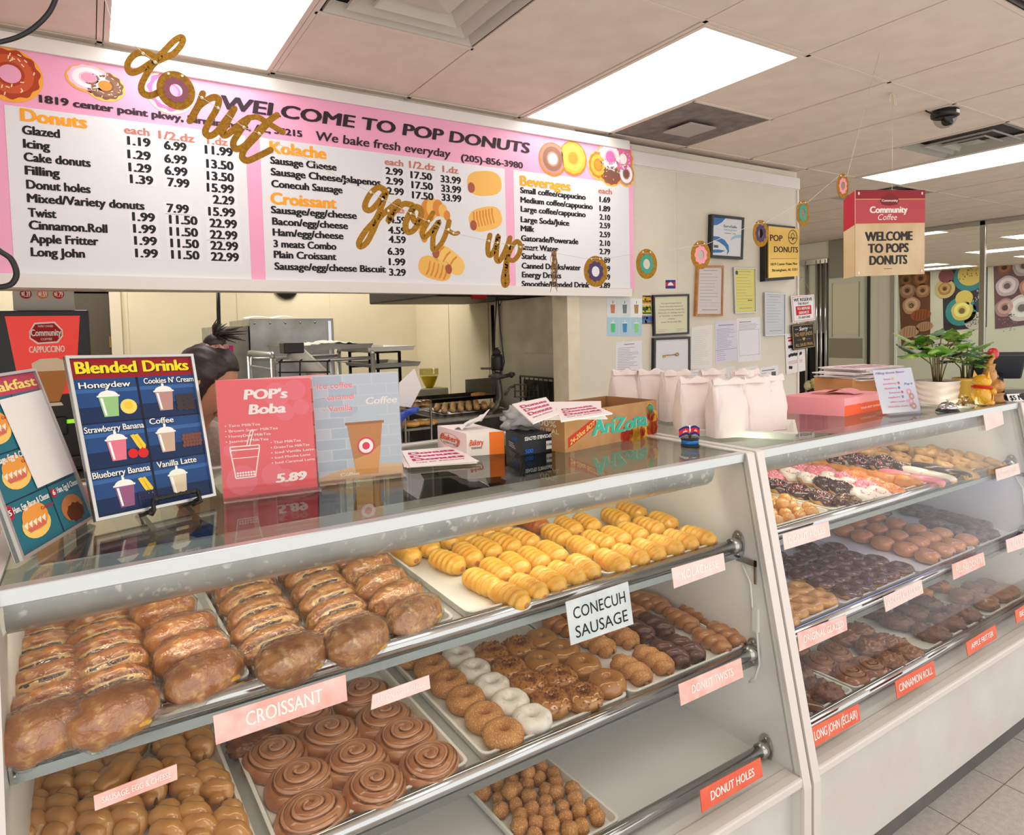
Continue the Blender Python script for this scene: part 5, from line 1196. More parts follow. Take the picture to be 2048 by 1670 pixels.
for a, b, r in ((.62, .86, .14), (.82, .90, .12), (.70, .70, .10), (.88, .74, .09), (.20, .14, .16), (.52, .16, .12), (.66, .12, .10), (.10, .40, .07)):
    q_ = r*F.w/F.h; F.disc(f, min(max(a, r+.01), .99-r), min(max(b, q_+.01), .99-q_), r, 1, .0004+.00003*r, 20)
F.text(f, "POP's", .28, .83, .73, .085, 2, .001, .05, .12); F.text(f, 'Boba', .32, .70, .70, .085, 2, .001, .05, .12)
for i, s in enumerate(('\u2022 Taro MilkTea', '\u2022 Brown Sugar MilkTea', '\u2022 HoneyDew MilkTea', '\u2022 Jasmine MilkTea')): F.text(f, s, .06, .60-.045*i, .06+.026*len(s), .022, 2, .001, .01)
for i, s in enumerate(('\u2022 Thai MilkTea', '\u2022 GreenTea MilkTea', '\u2022 Iced Vanilla Latte', '\u2022 Iced Mocha Latte', '\u2022 Iced Caramel Latte')): F.text(f, s, .52, .43-.045*i, .52+.0235*len(s), .022, 2, .001, .01)
F.text(f, '5.89', .56, .085, .88, .075, 2, .001, .06, .12)
def line(F, f, pts, w, m, e=.001):
    for (a, b), (c, d) in zip(pts, pts[1:]):
        L = math.hypot((c-a)*F.w, (d-b)*F.h) or 1; nx, ny = -(d-b)*F.h/L*w/F.w, (c-a)*F.w/L*w/F.h
        F.shape(f, [(a+nx, b+ny), (a-nx, b-ny), (c-nx, d-ny), (c+nx, d+ny)], m, e)
line(F, f, [(.14, .16), (.34, .16), (.40, .40), (.10, .40), (.14, .16)], .0012, 2); line(F, f, [(.10, .40), (.10, .43), (.40, .43), (.40, .40)], .0012, 2); line(F, f, [(.27, .43), (.32, .56), (.35, .56), (.30, .43)], .001, 2); line(F, f, [(.12, .33), (.38, .33)], .0008, 2)
for i in range(14): F.disc(f, .16+.028*(i % 7), .18+.022*(i//7), .012, 2, .001, 8)
part(f, 'poster', [flat(c, .35) for c in cols], t)
F, t, f = acrylic(((638, 964), (806, 946), (795, 743), (623, 752)), 'clear stand with the ice coffee sign on pale blue bricks')
cols = [(206, 216, 226), (176, 194, 212), (240, 120, 140), (250, 246, 240), (196, 128, 50), (226, 160, 76), (228, 48, 90), (232, 196, 150), (192, 206, 220), (160, 96, 36)]
for r in range(9):
    for c in range(-1, 4):
        a0 = c*.34+(.17 if r % 2 else 0)+.008; a1 = a0+.324; b0 = .09+r*.101; b1 = b0+.09; a0 = max(.0, a0); a1 = min(1, a1)
        if a1 > a0+.02: F.rect(f, a0, b0, a1, min(.995, b1), 8 if (r*3+c) % 3 else 1, .0003)
F.shape(f, [(0, .0), (1, .0), (1, .10), (.6, .12), (.3, .10), (0, .03)], 7, .0006)
for s, a, b, w in (('Ice coffee', .05, .87, .40), ('- caramel', .10, .76, .36), ('- Vanilla', .10, .65, .34)): F.text(f, s, a-.003, b-.003, a+w, .055, 3, .0008, .05); F.text(f, s, a, b, a+w, .055, 2, .0012, .01)
F.text(f, 'Coffee', .60, .70, .97, .065, 3, .0009, .03, .15)
F.shape(f, [(.44, .03), (.70, .03), (.78, .52), (.36, .52)], 4, .001); F.shape(f, [(.44, .03), (.70, .03), (.74, .30), (.60, .22), (.42, .18)], 5, .0012); F.rect(f, .34, .51, .80, .535, 9, .0013)
F.shape(f, [(.38, .535)]+[(.57-.19*cos(pi*i/10), .535+.11*sin(pi*i/10)) for i in range(1, 10)]+[(.76, .535)], 8, .0012)
F.disc(f, .57, .30, .105, 6, .0015, 24); F.ring(f, .57, .30, .045, .085, 3, .0018, 20); F.disc(f, .57, .30, .04, 6, .002, 14)
F.text(f, 'Coffee', .25, .03, .47, .03, 3, .0016, .02)
part(f, 'poster', [flat(c, .35) for c in cols], t)

# ---- flyers, boxes
def sheet_pile(px, n, label, group, z0=0.0, dz=.0022, text=True, jit=.012, m=(250, 244, 242)):
    """a fan of printed paper bags, each one its own sheet"""
    for i in range(n):
        q = [at(u, v, 2, TZ+z0+dz*(i+1)) for u, v in px]; c = sum(q, V((0, 0, 0)))/4; a = random.uniform(-.12, .12) if i < n-1 else 0
        o = V((random.uniform(-jit, jit), random.uniform(-jit, jit), 0)) if i < n-1 else V((0, 0, 0))
        q = [c+o+Matrix.Rotation(a, 3, 'Z')@(p-c) for p in q]
        F = Face(*q); f = MB(); F.card(f, .0014, 0)
        if text and i == n-1:
            for k, (b, w) in enumerate(((.70, .8), (.50, .8), (.30, .8))): F.text(f, 'Donuts', .10, b, .10+w, .13, 1, .0005, .05)
            F.text(f, 'just so delicious', .12, .18, .86, .05, 1, .0005, .01)
        lb = label if i == n-1 else 'white printed paper bag under the top one of the pile, %s' % group
        tag(f.build('paper_bag_sheet', [flat(m, .6), flat((214, 40, 120))]), lb, 'paper bag', 'flat printed bags ' + group)
sheet_pile([(820, 934), (958, 922), (905, 893), (803, 902)], 4, 'white bag printed with pink DONUTS words lying flat beside the tissue box', 'beside the tissue box')
# bakery tissue box
def carton(name, quad, h, label, cat, mts, faces=None, z0=0.0, lid=True, bev=0):
    """box from four pixel foot corners (front-left, front-right, back-right, back-left)"""
    q = [at(u, v, 2, TZ+z0) for u, v in quad] if not isinstance(quad[0], V) else quad
    t = E(name, (sum(p.x for p in q)/4, sum(p.y for p in q)/4, TZ+z0), label, cat)
    up_ = V((0, 0, h)); f = MB(); vs = q+[p+up_ for p in q]
    f.add(vs, [(0, 3, 2, 1), (0, 1, 5, 4), (1, 2, 6, 5), (2, 3, 7, 6), (3, 0, 4, 7)]+([(4, 5, 6, 7)] if lid else []), 0, False)
    return t, f, q, up_
def rect_from(p0, p1, depth):
    """floor rectangle from two front points, going back by depth"""
    d = (p1-p0).normalized(); n = V((-d.y, d.x, 0)); return [p0, p1, p1+n*depth, p0+n*depth]
p0, p1 = top(934, 913), top(1009, 907); d = (p1-p0).normalized()
q = [top(876, 893), top(934, 913), top(1009, 907)]; q = [q[0], q[1], q[2], q[0]+(q[2]-q[1])]
t, f, q, U = carton('tissue_box', q, .060, 'white and orange box of bakery tissue between flyers and glove box', 'box', None)
Fs = Face(q[0], q[1], q[1]+U, q[0]+U); Fe = Face(q[1], q[2], q[2]+U, q[1]+U)
Fe.rect(f, .60, 0, 1, 1, 1, .0005)
for F_ in (Fs, Fe):
    w = .9 if F_ is Fs else .5; F_.text(f, 'Bakery', .12*w+.02, .46, .88*w, .26, 2, .001, .03, .2); F_.text(f, 'ESSENTIALS', .25*w, .30, .80*w, .09, 3, .001, .01); F_.ring(f, .48*w, .5, .36*w, .38*w, 2, .0008, 24, .9)
part(f, 'carton', [flat((248, 240, 236)), flat((246, 124, 40)), flat((232, 92, 50)), flat((60, 56, 60))], t)
f = MB(); c = (q[0]+q[2])/2+U; f.grid(6, 5, lambda a, b: c+V((-.04+.09*a, -.03+.05*b, .002+.045*a*(1-b*.6)+.008*sin(a*7+b*4)))); part(f, 'tissue', flat((250, 248, 248), .7), t)
q = [top(1012, 891), top(1045, 911), top(1112, 900)]; q = [q[0], q[1], q[2], q[0]+(q[2]-q[1])]
t, f, q, U = carton('glove_box', q, .052, 'dark blue upside down box of disposable gloves with loose plastic on top', 'box', None)
Fs = Face(q[1], q[2], q[2]+U, q[1]+U); Fe = Face(q[0], q[1], q[1]+U, q[0]+U)
vs, fs, asp = text_geo('DISPOSABLE GLOVES', .03); f.add([Fs.p(.95-.88*x, .90-.18*y, .0008) for x, y in vs], fs, 1, False)
Fs.rect(f, .70, .12, .96, .55, 1, .0006); Fs.text(f, '100', .72, .3, .90, .12, 0, .001, .02); Fs.text(f, '500', .08, .08, .30, .2, 2, .001, .04); Fe.text(f, '500', .42, .55, .75, .2, 2, .001, .04)
for i in range(3): Fe.rect(f, .2, .12+.1*i, .62-.06*i, .16+.1*i, 1, .0006)
part(f, 'carton', [flat((26, 30, 48), .35), flat((236, 236, 238)), flat((40, 110, 230))], t)
c = (q[0]+q[2])/2+U
t = E('plastic_bag', c, 'crumpled clear plastic bag heaped on the dark glove box', 'plastic bag')
f = MB(); f.blob(lambda d: c+V((.0, .02, .028))+V((d.x*.07, d.y*.05, max(-.0245, d.z*.045)))*(1+.5*nz(d, 2.5, 3)+.2*nz(d, 6, 1)), 40, 24); part(f, 'film', mat('crinkled film', (244, 244, 246), .18, trans=.55, ior=1.15, bump=.5, bscale=40), t)
# drink bottle case
q = rect_from(top(1130, 906), top(1314, 868), .20)
t, f, q, U = carton('bottle_case', q, .105, 'open brown cardboard tray lettered AriZona with paper bags on top', 'cardboard tray', None, lid=False)
th = (q[3]-q[0]).normalized()*.004; dx = (q[1]-q[0]).normalized()*.004
inn = [q[0]+th+dx, q[1]+th-dx, q[2]-th-dx, q[3]-th+dx]
f.add([p+U for p in inn]+[p+V((0, 0, .004)) for p in inn], [(0, 1, 5, 4), (1, 2, 6, 5), (2, 3, 7, 6), (3, 0, 4, 7), (4, 5, 6, 7)], 1, False)
f.add([p+U for p in q]+[p+U for p in inn], [(0, 1, 5, 4), (1, 2, 6, 5), (2, 3, 7, 6), (3, 0, 4, 7)], 1, False)
Fs = Face(q[0], q[1], q[1]+U, q[0]+U); Fl = Face(q[3], q[0], q[0]+U, q[3]+U)
Fs.shape(f, [(.03, .10), (.42, .74), (.42, .98), (.03, .36)], 2, .0006)
vs, fs, asp = text_geo('24-20oz BOTTLES', .02); f.add([Fs.p(.05+.34*x, .17+.58*x+.13*y, .001) for x, y in vs], fs, 3, False)
for e, m_, o in ((.0010, 5, .006), (.0016, 4, 0)):
    vs, fs, asp = text_geo('AriZona', .012, .1)
    for k_ in (-1, 0, 1): f.add([Fs.p(.27+o+.007*k_+.60*x, .30-o+.03*sin(x*9)+.40*y*(1+.1*sin(x*17)), e+.0001*k_) for x, y in vs], fs, m_, False)
rn = random.Random(2)
for i in range(16): Fs.disc(f, .60+.36*rn.random(), .06+.16*rn.random(), .035+.03*rn.random(), 2 if i % 2 else 6, .0007, 7)
for i in range(8): Fs.disc(f, .88+.09*rn.random(), .3+.5*rn.random(), .03+.02*rn.random(), (2, 6, 4)[i % 3], .0007, 7)
Fl.text(f, '100%', .45, .62, .85, .16, 5, .001, .01); Fl.text(f, 'NATURAL', .35, .45, .90, .12, 5, .001, .01)
part(f, 'cardboard', [mat('brown cardboard', (196, 150, 104), .75, c2=(186, 138, 92), nscale=20), mat('cardboard inside', (170, 124, 82), .8), flat((206, 66, 46)), flat((244, 214, 120)), flat((70, 190, 168)), flat((246, 240, 226)), flat((236, 176, 60))], t)
bz = TZ+.105
def bag_sheet(px, z, zt, label, txt=True):
    F = Face(*[at(u, v, 2, bz+zz) for (u, v), zz in zip(px, (z, z, zt, zt))]); f = MB(); F.card(f, .003)
    if txt:
        for b in (.68, .48, .28): F.text(f, 'Donuts', .12, b, .90, .14, 1, .0006, .05)
        F.text(f, 'just so delicious', .14, .16, .86, .05, 1, .0006, .01)
    tag(f.build('paper_bag_sheet', [flat((248, 240, 238), .6), flat((214, 60, 130))]), label, 'paper bag', 'flat printed bags on the cardboard tray')
for i in range(5): bag_sheet([(1085+4*i, 838-3*i), (1215-3*i, 836-3*i), (1190+3*i, 810-2*i), (1070+2*i, 812-2*i)], .004+.004*i, .004+.004*i, 'plain white paper bag in the pile over the cardboard tray', False)
bag_sheet([(1122, 842), (1225, 826), (1180, 806), (1112, 815)], .028, .028, 'white printed bag second from the top over the cardboard tray')
bag_sheet([(1066, 846), (1118, 826), (1092, 794), (1024, 808)], .034, .040, 'white printed DONUTS bag on top over the cardboard tray')
# ---- tray of folded white bags
q = [top(1268, 876), top(1572, 884), top(1560, 858), top(1290, 850)]
bz_ = [top(1330, 893), top(1572, 880)]
p0, p1 = V((1.462, 1.39, TZ)), V((1.655, 1.125, TZ)); q = rect_from(p0, p1, .27); TD = .27
f = MB(); d = (p1-p0).normalized(); n_ = V((-d.y, d.x, 0)); L = (p1-p0).length
def RT(x, y, z): return p0+d*x+n_*y+V((0, 0, z))
R = []
for ins, z in ((.012, .001), (.003, .018), (0, .019), (0, .022), (.008, .022), (.018, .005)):
    R.append([RT(ins, ins, z), RT(L-ins, ins, z), RT(L-ins, TD-ins, z), RT(ins, TD-ins, z)])
vs = sum(R, []); fs = [(0, 3, 2, 1)]+[(i*4+k, i*4+(k+1) % 4, i*4+4+(k+1) % 4, i*4+4+k) for i in range(5) for k in range(4)]+[(20, 21, 22, 23)]
f.add(vs, fs, 0, False); tag(f.build('serving_tray', M_TRAY), 'white tray standing across the two cases under the paper bags', 'tray')
M_BAG = mat('thin white paper', (246, 234, 230), .75, c2=(238, 222, 218), nscale=4, bump=.25, bscale=26)
def paper_bag(x, y, h, w, dep, rz, label, seed):
    o = V((x, y, TZ+(.006 if x > 1.5 else .0005))); t = E('paper_bag', o, label, 'paper bag', 'filled white paper bags'); M = Matrix.Translation(o) @ Matrix.Rotation(rz-.28, 4, 'Z'); f = MB()
    nu, nv = 40, 14
    def fn(u, v_):
        a = 2*pi*u; s = v_; c_, s_ = cos(a), sin(a); pw = .35
        px = w/2*math.copysign(abs(c_)**pw, c_); py = dep/2*math.copysign(abs(s_)**pw, s_)
        k = max(0, (s-.45)/.55); py *= 1-.93*k**1.2; px *= 1-.04*k
        px += .004*nz((c_*2, s_*2, s*3), 1.6, seed)*(.3+k); py += (.006*nz((c_*2, s_*2, s*3), 1.8, seed+4)+ .010*k*k*sin(px*60+seed))*(s > .05)
        return V((px, py, h*s*(1+.02*k*nz((px*30, 0, 0), 1, seed))))
    f.grid(nu, nv, fn, 0, True, False, M)
    part(f, 'bag_body', M_BAG, t)
    f = MB()
    f.grid(14, 4, lambda u, v_: V((w*(u-.5)*.94, -.006-.010*v_*(1+.4*sin(u*9+seed)), h*.985+.008*sin(u*11+seed)*(1-v_)+.010*sin(v_*pi)-.012*v_)), 0, False, False, M); part(f, 'folded_top', M_BAG, t); return t
BG_ = []
for (u, v, y, h, w_, lb) in ((1470, 881, None, .165, .112, 'filled white paper bag at the front of the bag tray'), (1400, 874, None, .165, .108, 'filled white paper bag left of the front one, by the cardboard tray'), (1527, 872, None, .163, .095, 'filled white paper bag right of the front one'),
        (1556, 866, None, .163, .09, 'rightmost filled white paper bag beside the pink box'), (1352, 0, 1.60, .168, .105, 'filled white paper bag behind the flag stand, right of the cardboard tray'), (1300, 0, 1.68, .170, .105, 'filled white paper bag behind the right end of the cardboard tray'),
        (1248, 0, 1.72, .172, .10, 'leftmost filled white paper bag behind the cardboard tray'), (1424, 0, 1.50, .172, .10, 'filled white paper bag in the back row behind the front left one'), (1490, 0, 1.44, .170, .10, 'filled white paper bag in the back row behind the front one')):
    p = at(u, v, 2, TZ) if y is None else at(u, 800, 1, y)
    if y is None: p = V((p.x+.02, p.y+.045, 0))
    BG_.append((p.x, p.y, h, w_, .068, 0, lb))
for i, b in enumerate(BG_): paper_bag(*b, i*1.3)
# ---- little double flag on a blue base
c = top(1380, 893)
t = E('flag_stand', c, 'small stand with two crossed red and blue flags on a blue disc', 'flag stand')
f = MB(); f.lathe([(.024, 0), (.025, .003), (.025, .005), (.0235, .006)], 28, 1, c=c); f.lathe([(.0235, .006), (.0235, .020)], 28, 0, c=c); f.lathe([(.0235, .020), (.025, .021), (.025, .024), (0, .024)], 28, 1, c=c); part(f, 'base', [mat('blue enamel', (40, 110, 190), .25, .4), M_BLACK], t)
f = MB(); f.tube([c+V((-.003, 0, .024)), c+V((-.001, 0, .062))], .0016, 8); f.tube([c+V((.003, 0, .024)), c+V((.001, 0, .062))], .0016, 8); part(f, 'pole', M_CHROME, t)
for sx in (-1, 1):
    f = MB(); rt = V((cos(.3), -sin(.3), 0))
    def fp(a, b): return c+V((sx*.002, 0, .030))+rt*(sx*.030*a)+V((0, -.002*sin(a*5), .024*b+.004*sin(a*4)-.002*a))
    for b0, b1, m_ in ((0, .25, 0), (.25, .75, 1), (.75, 1, 0)): f.grid(8, 2, lambda a, b: fp(a, b0+(b1-b0)*b), m_)
    for k in range(3):
        q0 = .35+.13*k; hh = (.55, .66, .55)[k]; e = V((0, -.0012, 0)); f.add([fp(q0-.06, .36)+e, fp(q0+.06, .36)+e, fp(q0, hh)+e], [(0, 1, 2)], 2, False)
    part(f, 'flag', [flat((28, 44, 120)), flat((214, 34, 46)), flat((246, 244, 244))], t)

# ================================================================= on the second case
M_PBOX = mat('pink box card', (244, 150, 164), .5, c2=(246, 158, 170), nscale=6)
q = [top(1560, 834), top(1689, 832), top(1800, 808)]; 
p0 = V((1.88, 1.335, TZ)); p1 = top(1689, 833); p2 = top(1775, 816)
q = [p1+(at(1560, 826, 2, TZ)-p1)*1.0, p1, p2]; q.append(q[0]+(q[2]-q[1]))
t, f, q, U = carton('donut_box', q, .062, 'pink donut box with scalloped orange end and oval window in the lid', 'box', None)
Fe = Face(q[1], q[2], q[2]+U, q[1]+U); Ft = Face(q[0]+U, q[1]+U, q[2]+U, q[3]+U)
Fe.shape(f, [(0, 0), (1, 0), (1, .55)]+[(1-i/40, .55+.05*abs(sin(i*pi/2.5))) for i in range(1, 40)]+[(0, .55)], 1, .0006); Fe.text(f, 'YOUR BEST DONUTS', .35, .24, .85, .12, 2, .001, .01)
Ft.disc(f, .40, .5, .26, 3, .0006, 28, .16); part(f, 'carton', [M_PBOX, flat((232, 88, 50)), flat((250, 220, 214)), flat((176, 110, 84))], t)
c = Ft.p(.62, .55); f = MB(); f.grid(10, 4, lambda a, b: c+(q[1]-q[0]).normalized()*(-.05+.10*a)+(q[2]-q[1]).normalized()*(-.04+.08*b)+V((0, 0, .003+.016*sin(a*pi)))); part(f, 'lid_flap', M_PBOX, t)
p1 = at(1700, 804, 2, TZ); p1.x += .05; p1.y += .02; q2 = rect_from(p1, p1+V((.30, -.06, 0)), .20)
t, f, q2, U = carton('kraft_box', q2, .085, 'brown kraft carton behind the pink donut box', 'box', None)
Face(q2[0], q2[1], q2[1]+U, q2[0]+U).text(f, 'UNIT 52', .42, .6, .75, .16, 1, .001, .01)
part(f, 'carton', [mat('kraft card', (214, 150, 96), .7), flat((240, 214, 190))], t)
for i in range(9):
    c = (q2[0]+q2[2])/2+V((random.uniform(-.02, .02), random.uniform(-.02, .02), .086+.0058*i)); f = MB(); a = random.uniform(-.2, .2)
    dx_, dy_ = V((cos(a), sin(a), 0)), V((-sin(a), cos(a), 0)); F = Face(c-dx_*.14-dy_*.10, c+dx_*.14-dy_*.10, c+dx_*.14+dy_*.10, c-dx_*.14+dy_*.10); F.card(f, .005, 0)
    for k in range(3): F.text(f, 'Donuts', .1, .62-.2*k, .9, .13, 1, .0005, .05)
    tag(f.build('paper_bag_sheet', [flat((248, 238, 238), .6), flat((226, 110, 180))]), 'white bag printed pink on top of the kraft carton pile' if i == 8 else 'flat white bag within the pile on the kraft carton', 'paper bag', 'flat bags on the kraft carton')
# flavours card in an acrylic stand
F, t, f = acrylic(((1766, 828), (1842, 822), (1822, 735), (1745, 741)), 'clear stand with a pale lilac donut flavor card in handwriting')
cols = [(216, 224, 240), (160, 120, 190), (238, 130, 160), (240, 200, 80), (70, 120, 190), (226, 70, 110), (206, 150, 120), (244, 170, 190)]
F.text(f, 'Filling donut flavor', .05, .90, .80, .05, 1, .001, .02, .2)
for i, (s, a) in enumerate((('lemon', .22), ('strawberry', .17), ('blueberry', .19), ('bavarian', .28), ('raspberry', .23), ('white cream', .25), ('chocolate cream', .17))):
    b = .76-.105*i; F.text(f, s, a, b, a+.035*len(s), .045, 2, .001, .01); F.disc(f, a+.035*len(s)+.06, b+.02, .03, (3, 5, 4, 5, 1, 7, 6)[i], .001, 10)
F.text(f, 'Pop it', .72, .62, .94, .05, 4, .001, .01, .2)
for i in range(4): F.ring(f, .80+.04*(i % 2), .46-.11*i, .03, .07, 6 if i % 2 else 7, .0008, 16)
part(f, 'card', [flat(c, .4) for c in cols], t)

# ---- potted plants
M_LEAF = mat('variegated leaf', (96, 152, 56), .4, c2=(186, 214, 106), nscale=22, ndet=2, lo=.45, hi=.62, coat=.2); M_LEAFD = mat('dark leaf', (48, 94, 62), .4, c2=(104, 150, 110), nscale=30, ndet=2, coat=.2); M_STEM = mat('leaf stem', (110, 92, 50), .6)
def leaf(t, base, tip, w, m, droop=.2, seed=0):
    f = MB(); L = tip-base; x = L.cross(V((0, 0, 1))); x = x.normalized() if x.length > 1e-5 else V((1, 0, 0)); nn = x.cross(L).normalized()
    def fn(u, v_):
        s = u; k = (sin(pi*min(1, s**.75)))**.8 if 0 < s < 1 else 0; o = (v_-.5)*2
        return base+L*s+x*(w*k*o)+nn*(-abs(o)*w*.35*k - droop*L.length*s*s*.5)+nn*.002*sin(s*40)*abs(o)
    f.grid(12, 7, fn, 0); part(f, 'leaf', m, t)
def plant(name, c, potfn, label, nst, hgt, spread, ms, seed, lw):
    t = E(name, c, label, 'potted plant'); potfn(t, c); rn = random.Random(seed)
    for i in range(nst):
        a = 2.399*i+rn.uniform(-.2, .2); r = spread*math.sqrt((i+.6)/nst); hh = hgt*(1-.45*(r/spread)**2)*rn.uniform(.85, 1.1)
        b0 = c+V((.012*cos(a), .012*sin(a), potfn.h*.92)); tip = c+V((r*cos(a), r*sin(a), potfn.h+hh)); mid = b0*.5+tip*.5+V((-.25*r*cos(a), -.25*r*sin(a), .15*hh))
        f = MB(); f.tube([b0, b0*.5+mid*.5+V((0, 0, .005)), mid, tip], .0022, 6); part(f, 'stem', M_STEM, t)
        for k in range(3):
            b_ = a+(-1.1, 0, 1.1)[k]+rn.uniform(-.3, .3); L = lw*rn.uniform(1.5, 2.1); q0 = tip if k == 1 else tip*.8+mid*.2
            leaf(t, q0, q0+V((L*cos(b_), L*sin(b_), L*rn.uniform(-.15, .75))), lw*rn.uniform(.66, .85), ms[rn.randrange(len(ms))], .3, i)
    return t
def wavy_pot(t, c):
    f = MB()
    def fn(u, v_):
        a = 2*pi*u; z = .088*v_; r = .062+.006*v_; pw = .6
        k = 1+.025*sin(v_*22+2.2*sin(a*2+v_*2)+a)
        return c+V((r*k*math.copysign(abs(cos(a))**pw, cos(a))*1.05, r*k*math.copysign(abs(sin(a))**pw, sin(a)), z+.001))
    f.grid(64, 26, fn, 0, True); f.lathe([(0, .001), (.062, .001)][::-1], 24, c=c); part(f, 'wavy_pot', mat('white glazed pot', (240, 226, 218), .35), t)
    f = MB(); f.lathe([(.066, .080), (0, .083)], 24, c=c); part(f, 'soil', mat('potting soil', (90, 66, 48), .9), t)
wavy_pot.h = .088
c = top(1872, 812); c = at(1874, 806, 2, TZ)
plant('potted_plant', c, wavy_pot, 'leafy green plant in a white wavy pot on the counter', 13, .185, .115, [M_LEAF, M_LEAF, M_LEAFD], 3, .042)
def yellow_pot(t, c):
    f = MB(); f.lathe([(.034, .001), (.042, .080), (.046, .080), (.046, .092), (.040, .092), (.038, .08)], 24, c=c); part(f, 'yellow_pot', mat('yellow plastic pot', (226, 180, 84), .4), t)
    f = MB(); f.lathe([(.040, .080), (0, .083)], 20, c=c); part(f, 'soil', MATS['potting soil'], t)
yellow_pot.h = .085
c2_ = at(1930, 801, 2, TZ); plant('potted_plant', c2_, yellow_pot, 'dark leaved plant in a yellow pot behind the lucky cat', 8, .12, .05, [M_LEAFD, M_LEAF], 8, .034)
# ---- service bell
c = top(1895, 824)
t = E('service_bell', c, 'chrome service bell with black base at the counter edge', 'bell')
f = MB(); f.lathe([(.036, 0), (.037, .004), (.033, .010), (.028, .012), (0, .012)], 32, c=c); part(f, 'base', M_BLACK, t)
f = MB(); f.lathe([(.0295, .012), (.0295, .016), (.026, .026), (.018, .033), (.008, .036), (0, .0365)], 32, c=c); part(f, 'dome', M_CHROME, t)
f = MB(); f.lathe([(.003, .036), (.003, .041), (.005, .042), (.005, .045), (0, .046)], 12, c=c); part(f, 'button', M_CHROME, t)
# ---- saucer with little blossoms
c = at(1930, 815, 2, TZ)
t = E('flower_saucer', c, 'small white saucer with cream dried blossoms behind the bell', 'saucer')
f = MB(); f.lathe([(.022, 0), (.036, .008), (.038, .009), (.036, .010), (.022, .004), (0, .004)], 28, c=c); part(f, 'saucer', mat('white china', (240, 234, 226), .25), t)
rn = random.Random(4); f = MB()
for i in range(40):
    a, b = rn.uniform(0, 6.28), rn.uniform(0, 1.4); q = c+V((-.012+.022*cos(a)*cos(b), .022*sin(a)*cos(b), .008+.045*sin(b)*rn.uniform(.4, 1))); r = rn.uniform(.002, .004); f.blob(lambda d_: q+d_*r, 6, 4, i % 3)
    if i % 2: f.tube([c+V((-.012, 0, .004)), q], .0006, 4, 2)
o = part(f, 'dried_blossoms', [flat((244, 236, 214)), flat((226, 190, 120)), flat((150, 110, 70))], t); o['kind'] = 'stuff'
# ---- gold lucky cat
M_YEL = mat('glossy gold ceramic', (236, 178, 24), .25, c2=(226, 160, 16), nscale=10, coat=.6)
c = at(1962, 812, 2, TZ)
t = E('cat_figurine', c, 'glossy gold lucky cat figurine with red collar on the counter', 'figurine')
MC = Matrix.Translation(c) @ Matrix.Rotation(math.radians(-8), 4, 'Z')      # faces +x
def skin(name, pts, mats, parent, M=None, sub=(26, 16)): pass
f = MB()
def body(d_):
    p = V((d_.x*.030, d_.y*.032, d_.z*.040+.042)); k = max(0, -d_.z); p.x += .010*k; p = p*(1); return p
f.blob(body, 28, 18, 0, MC)
f.blob(lambda d_: V((d_.x*.030+.004, d_.y*.031, d_.z*.026+.092)), 26, 16, 0, MC)          # head
f.blob(lambda d_: V((d_.x*.011+.030, d_.y*.014, d_.z*.009+.086)), 14, 10, 0, MC)          # muzzle
for s in (-1, 1):
    f.blob(lambda d_: V((d_.x*.022+.022, s*.020+d_.y*.012, d_.z*.011+.012)), 16, 10, 0, MC)  # feet
    f.tube([(.012, s*.030, .062), (.030, s*.026, .052), (.044, s*.016, .050)], [.012, .011, .010], 12, 0, M=MC)
part(f, 'cat_body', M_YEL, t)
for s in (-1, 1):
    f = MB(); e0 = [(.0, s*.012, .110), (.004, s*.030, .104), (-.008, s*.026, .108)]; f.add(e0+[(.0, s*.026, .134)], [(0, 1, 3), (1, 2, 3), (2, 0, 3), (0, 2, 1)], 0, False, MC); e_ = part(f, 'ear', M_YEL, t)
    f = MB(); f.add([(.0045, s*.014, .113), (.0065, s*.027, .108), (.002, s*.0255, .127)], [(0, 1, 2), (2, 1, 0)], 0, False, MC); part(f, 'inner_ear', flat((200, 30, 30)), e_)
    f = MB(); f.blob(lambda d_: V((.0305+d_.x*.003, s*.012+d_.y*.006, .098+d_.z*.005)), 12, 8, 0, MC); e_ = part(f, 'eye', flat((248, 236, 170)), t)
    f = MB(); f.blob(lambda d_: V((.0325+d_.x*.002, s*.012+d_.y*.003, .098+d_.z*.0035)), 10, 6, 0, MC); part(f, 'pupil', flat((24, 20, 18)), e_)
f = MB(); f.tube([(.004+.029*cos(a), .031*sin(a), .070-.004*cos(a)) for a in [2*pi*i/28 for i in range(28)]], .0045, 8, 0, True, M=MC); part(f, 'collar', flat((206, 28, 32), .3), t)
f = MB(); f.blob(lambda d_: V((.040+d_.x*.002, d_.y*.0035, .089+d_.z*.0025)), 10, 6, 0, MC); part(f, 'nose', flat((200, 60, 50)), t)
f = MB(); f.blob(lambda d_: V((.036+d_.x*.006, d_.y*.012, .066+d_.z*.006)), 12, 8, 0, MC); part(f, 'green_bib', flat((60, 130, 70), .3), t)
f = MB(); f.slab([MC @ V(p) for p in ((.046, -.018, .012), (.046, .018, .012), (.048, .018, .054), (.048, -.018, .054))], (1, 0, 0), .005); 
Fb = Face(*[MC @ V(p) for p in ((.0465, -.016, .014), (.0465, .016, .014), (.0485, .016, .052), (.0485, -.016, .052))])
for i in range(6): Fb.rect(f, .2+.35*(i % 2), .08+.3*(i//2), .45+.35*(i % 2), .14+.3*(i//2), 1, .0006); Fb.rect(f, .3+.35*(i % 2), .04+.3*(i//2), .35+.35*(i % 2), .26+.3*(i//2), 1, .0007)
part(f, 'tablet', [M_YEL, flat((40, 24, 12))], t)
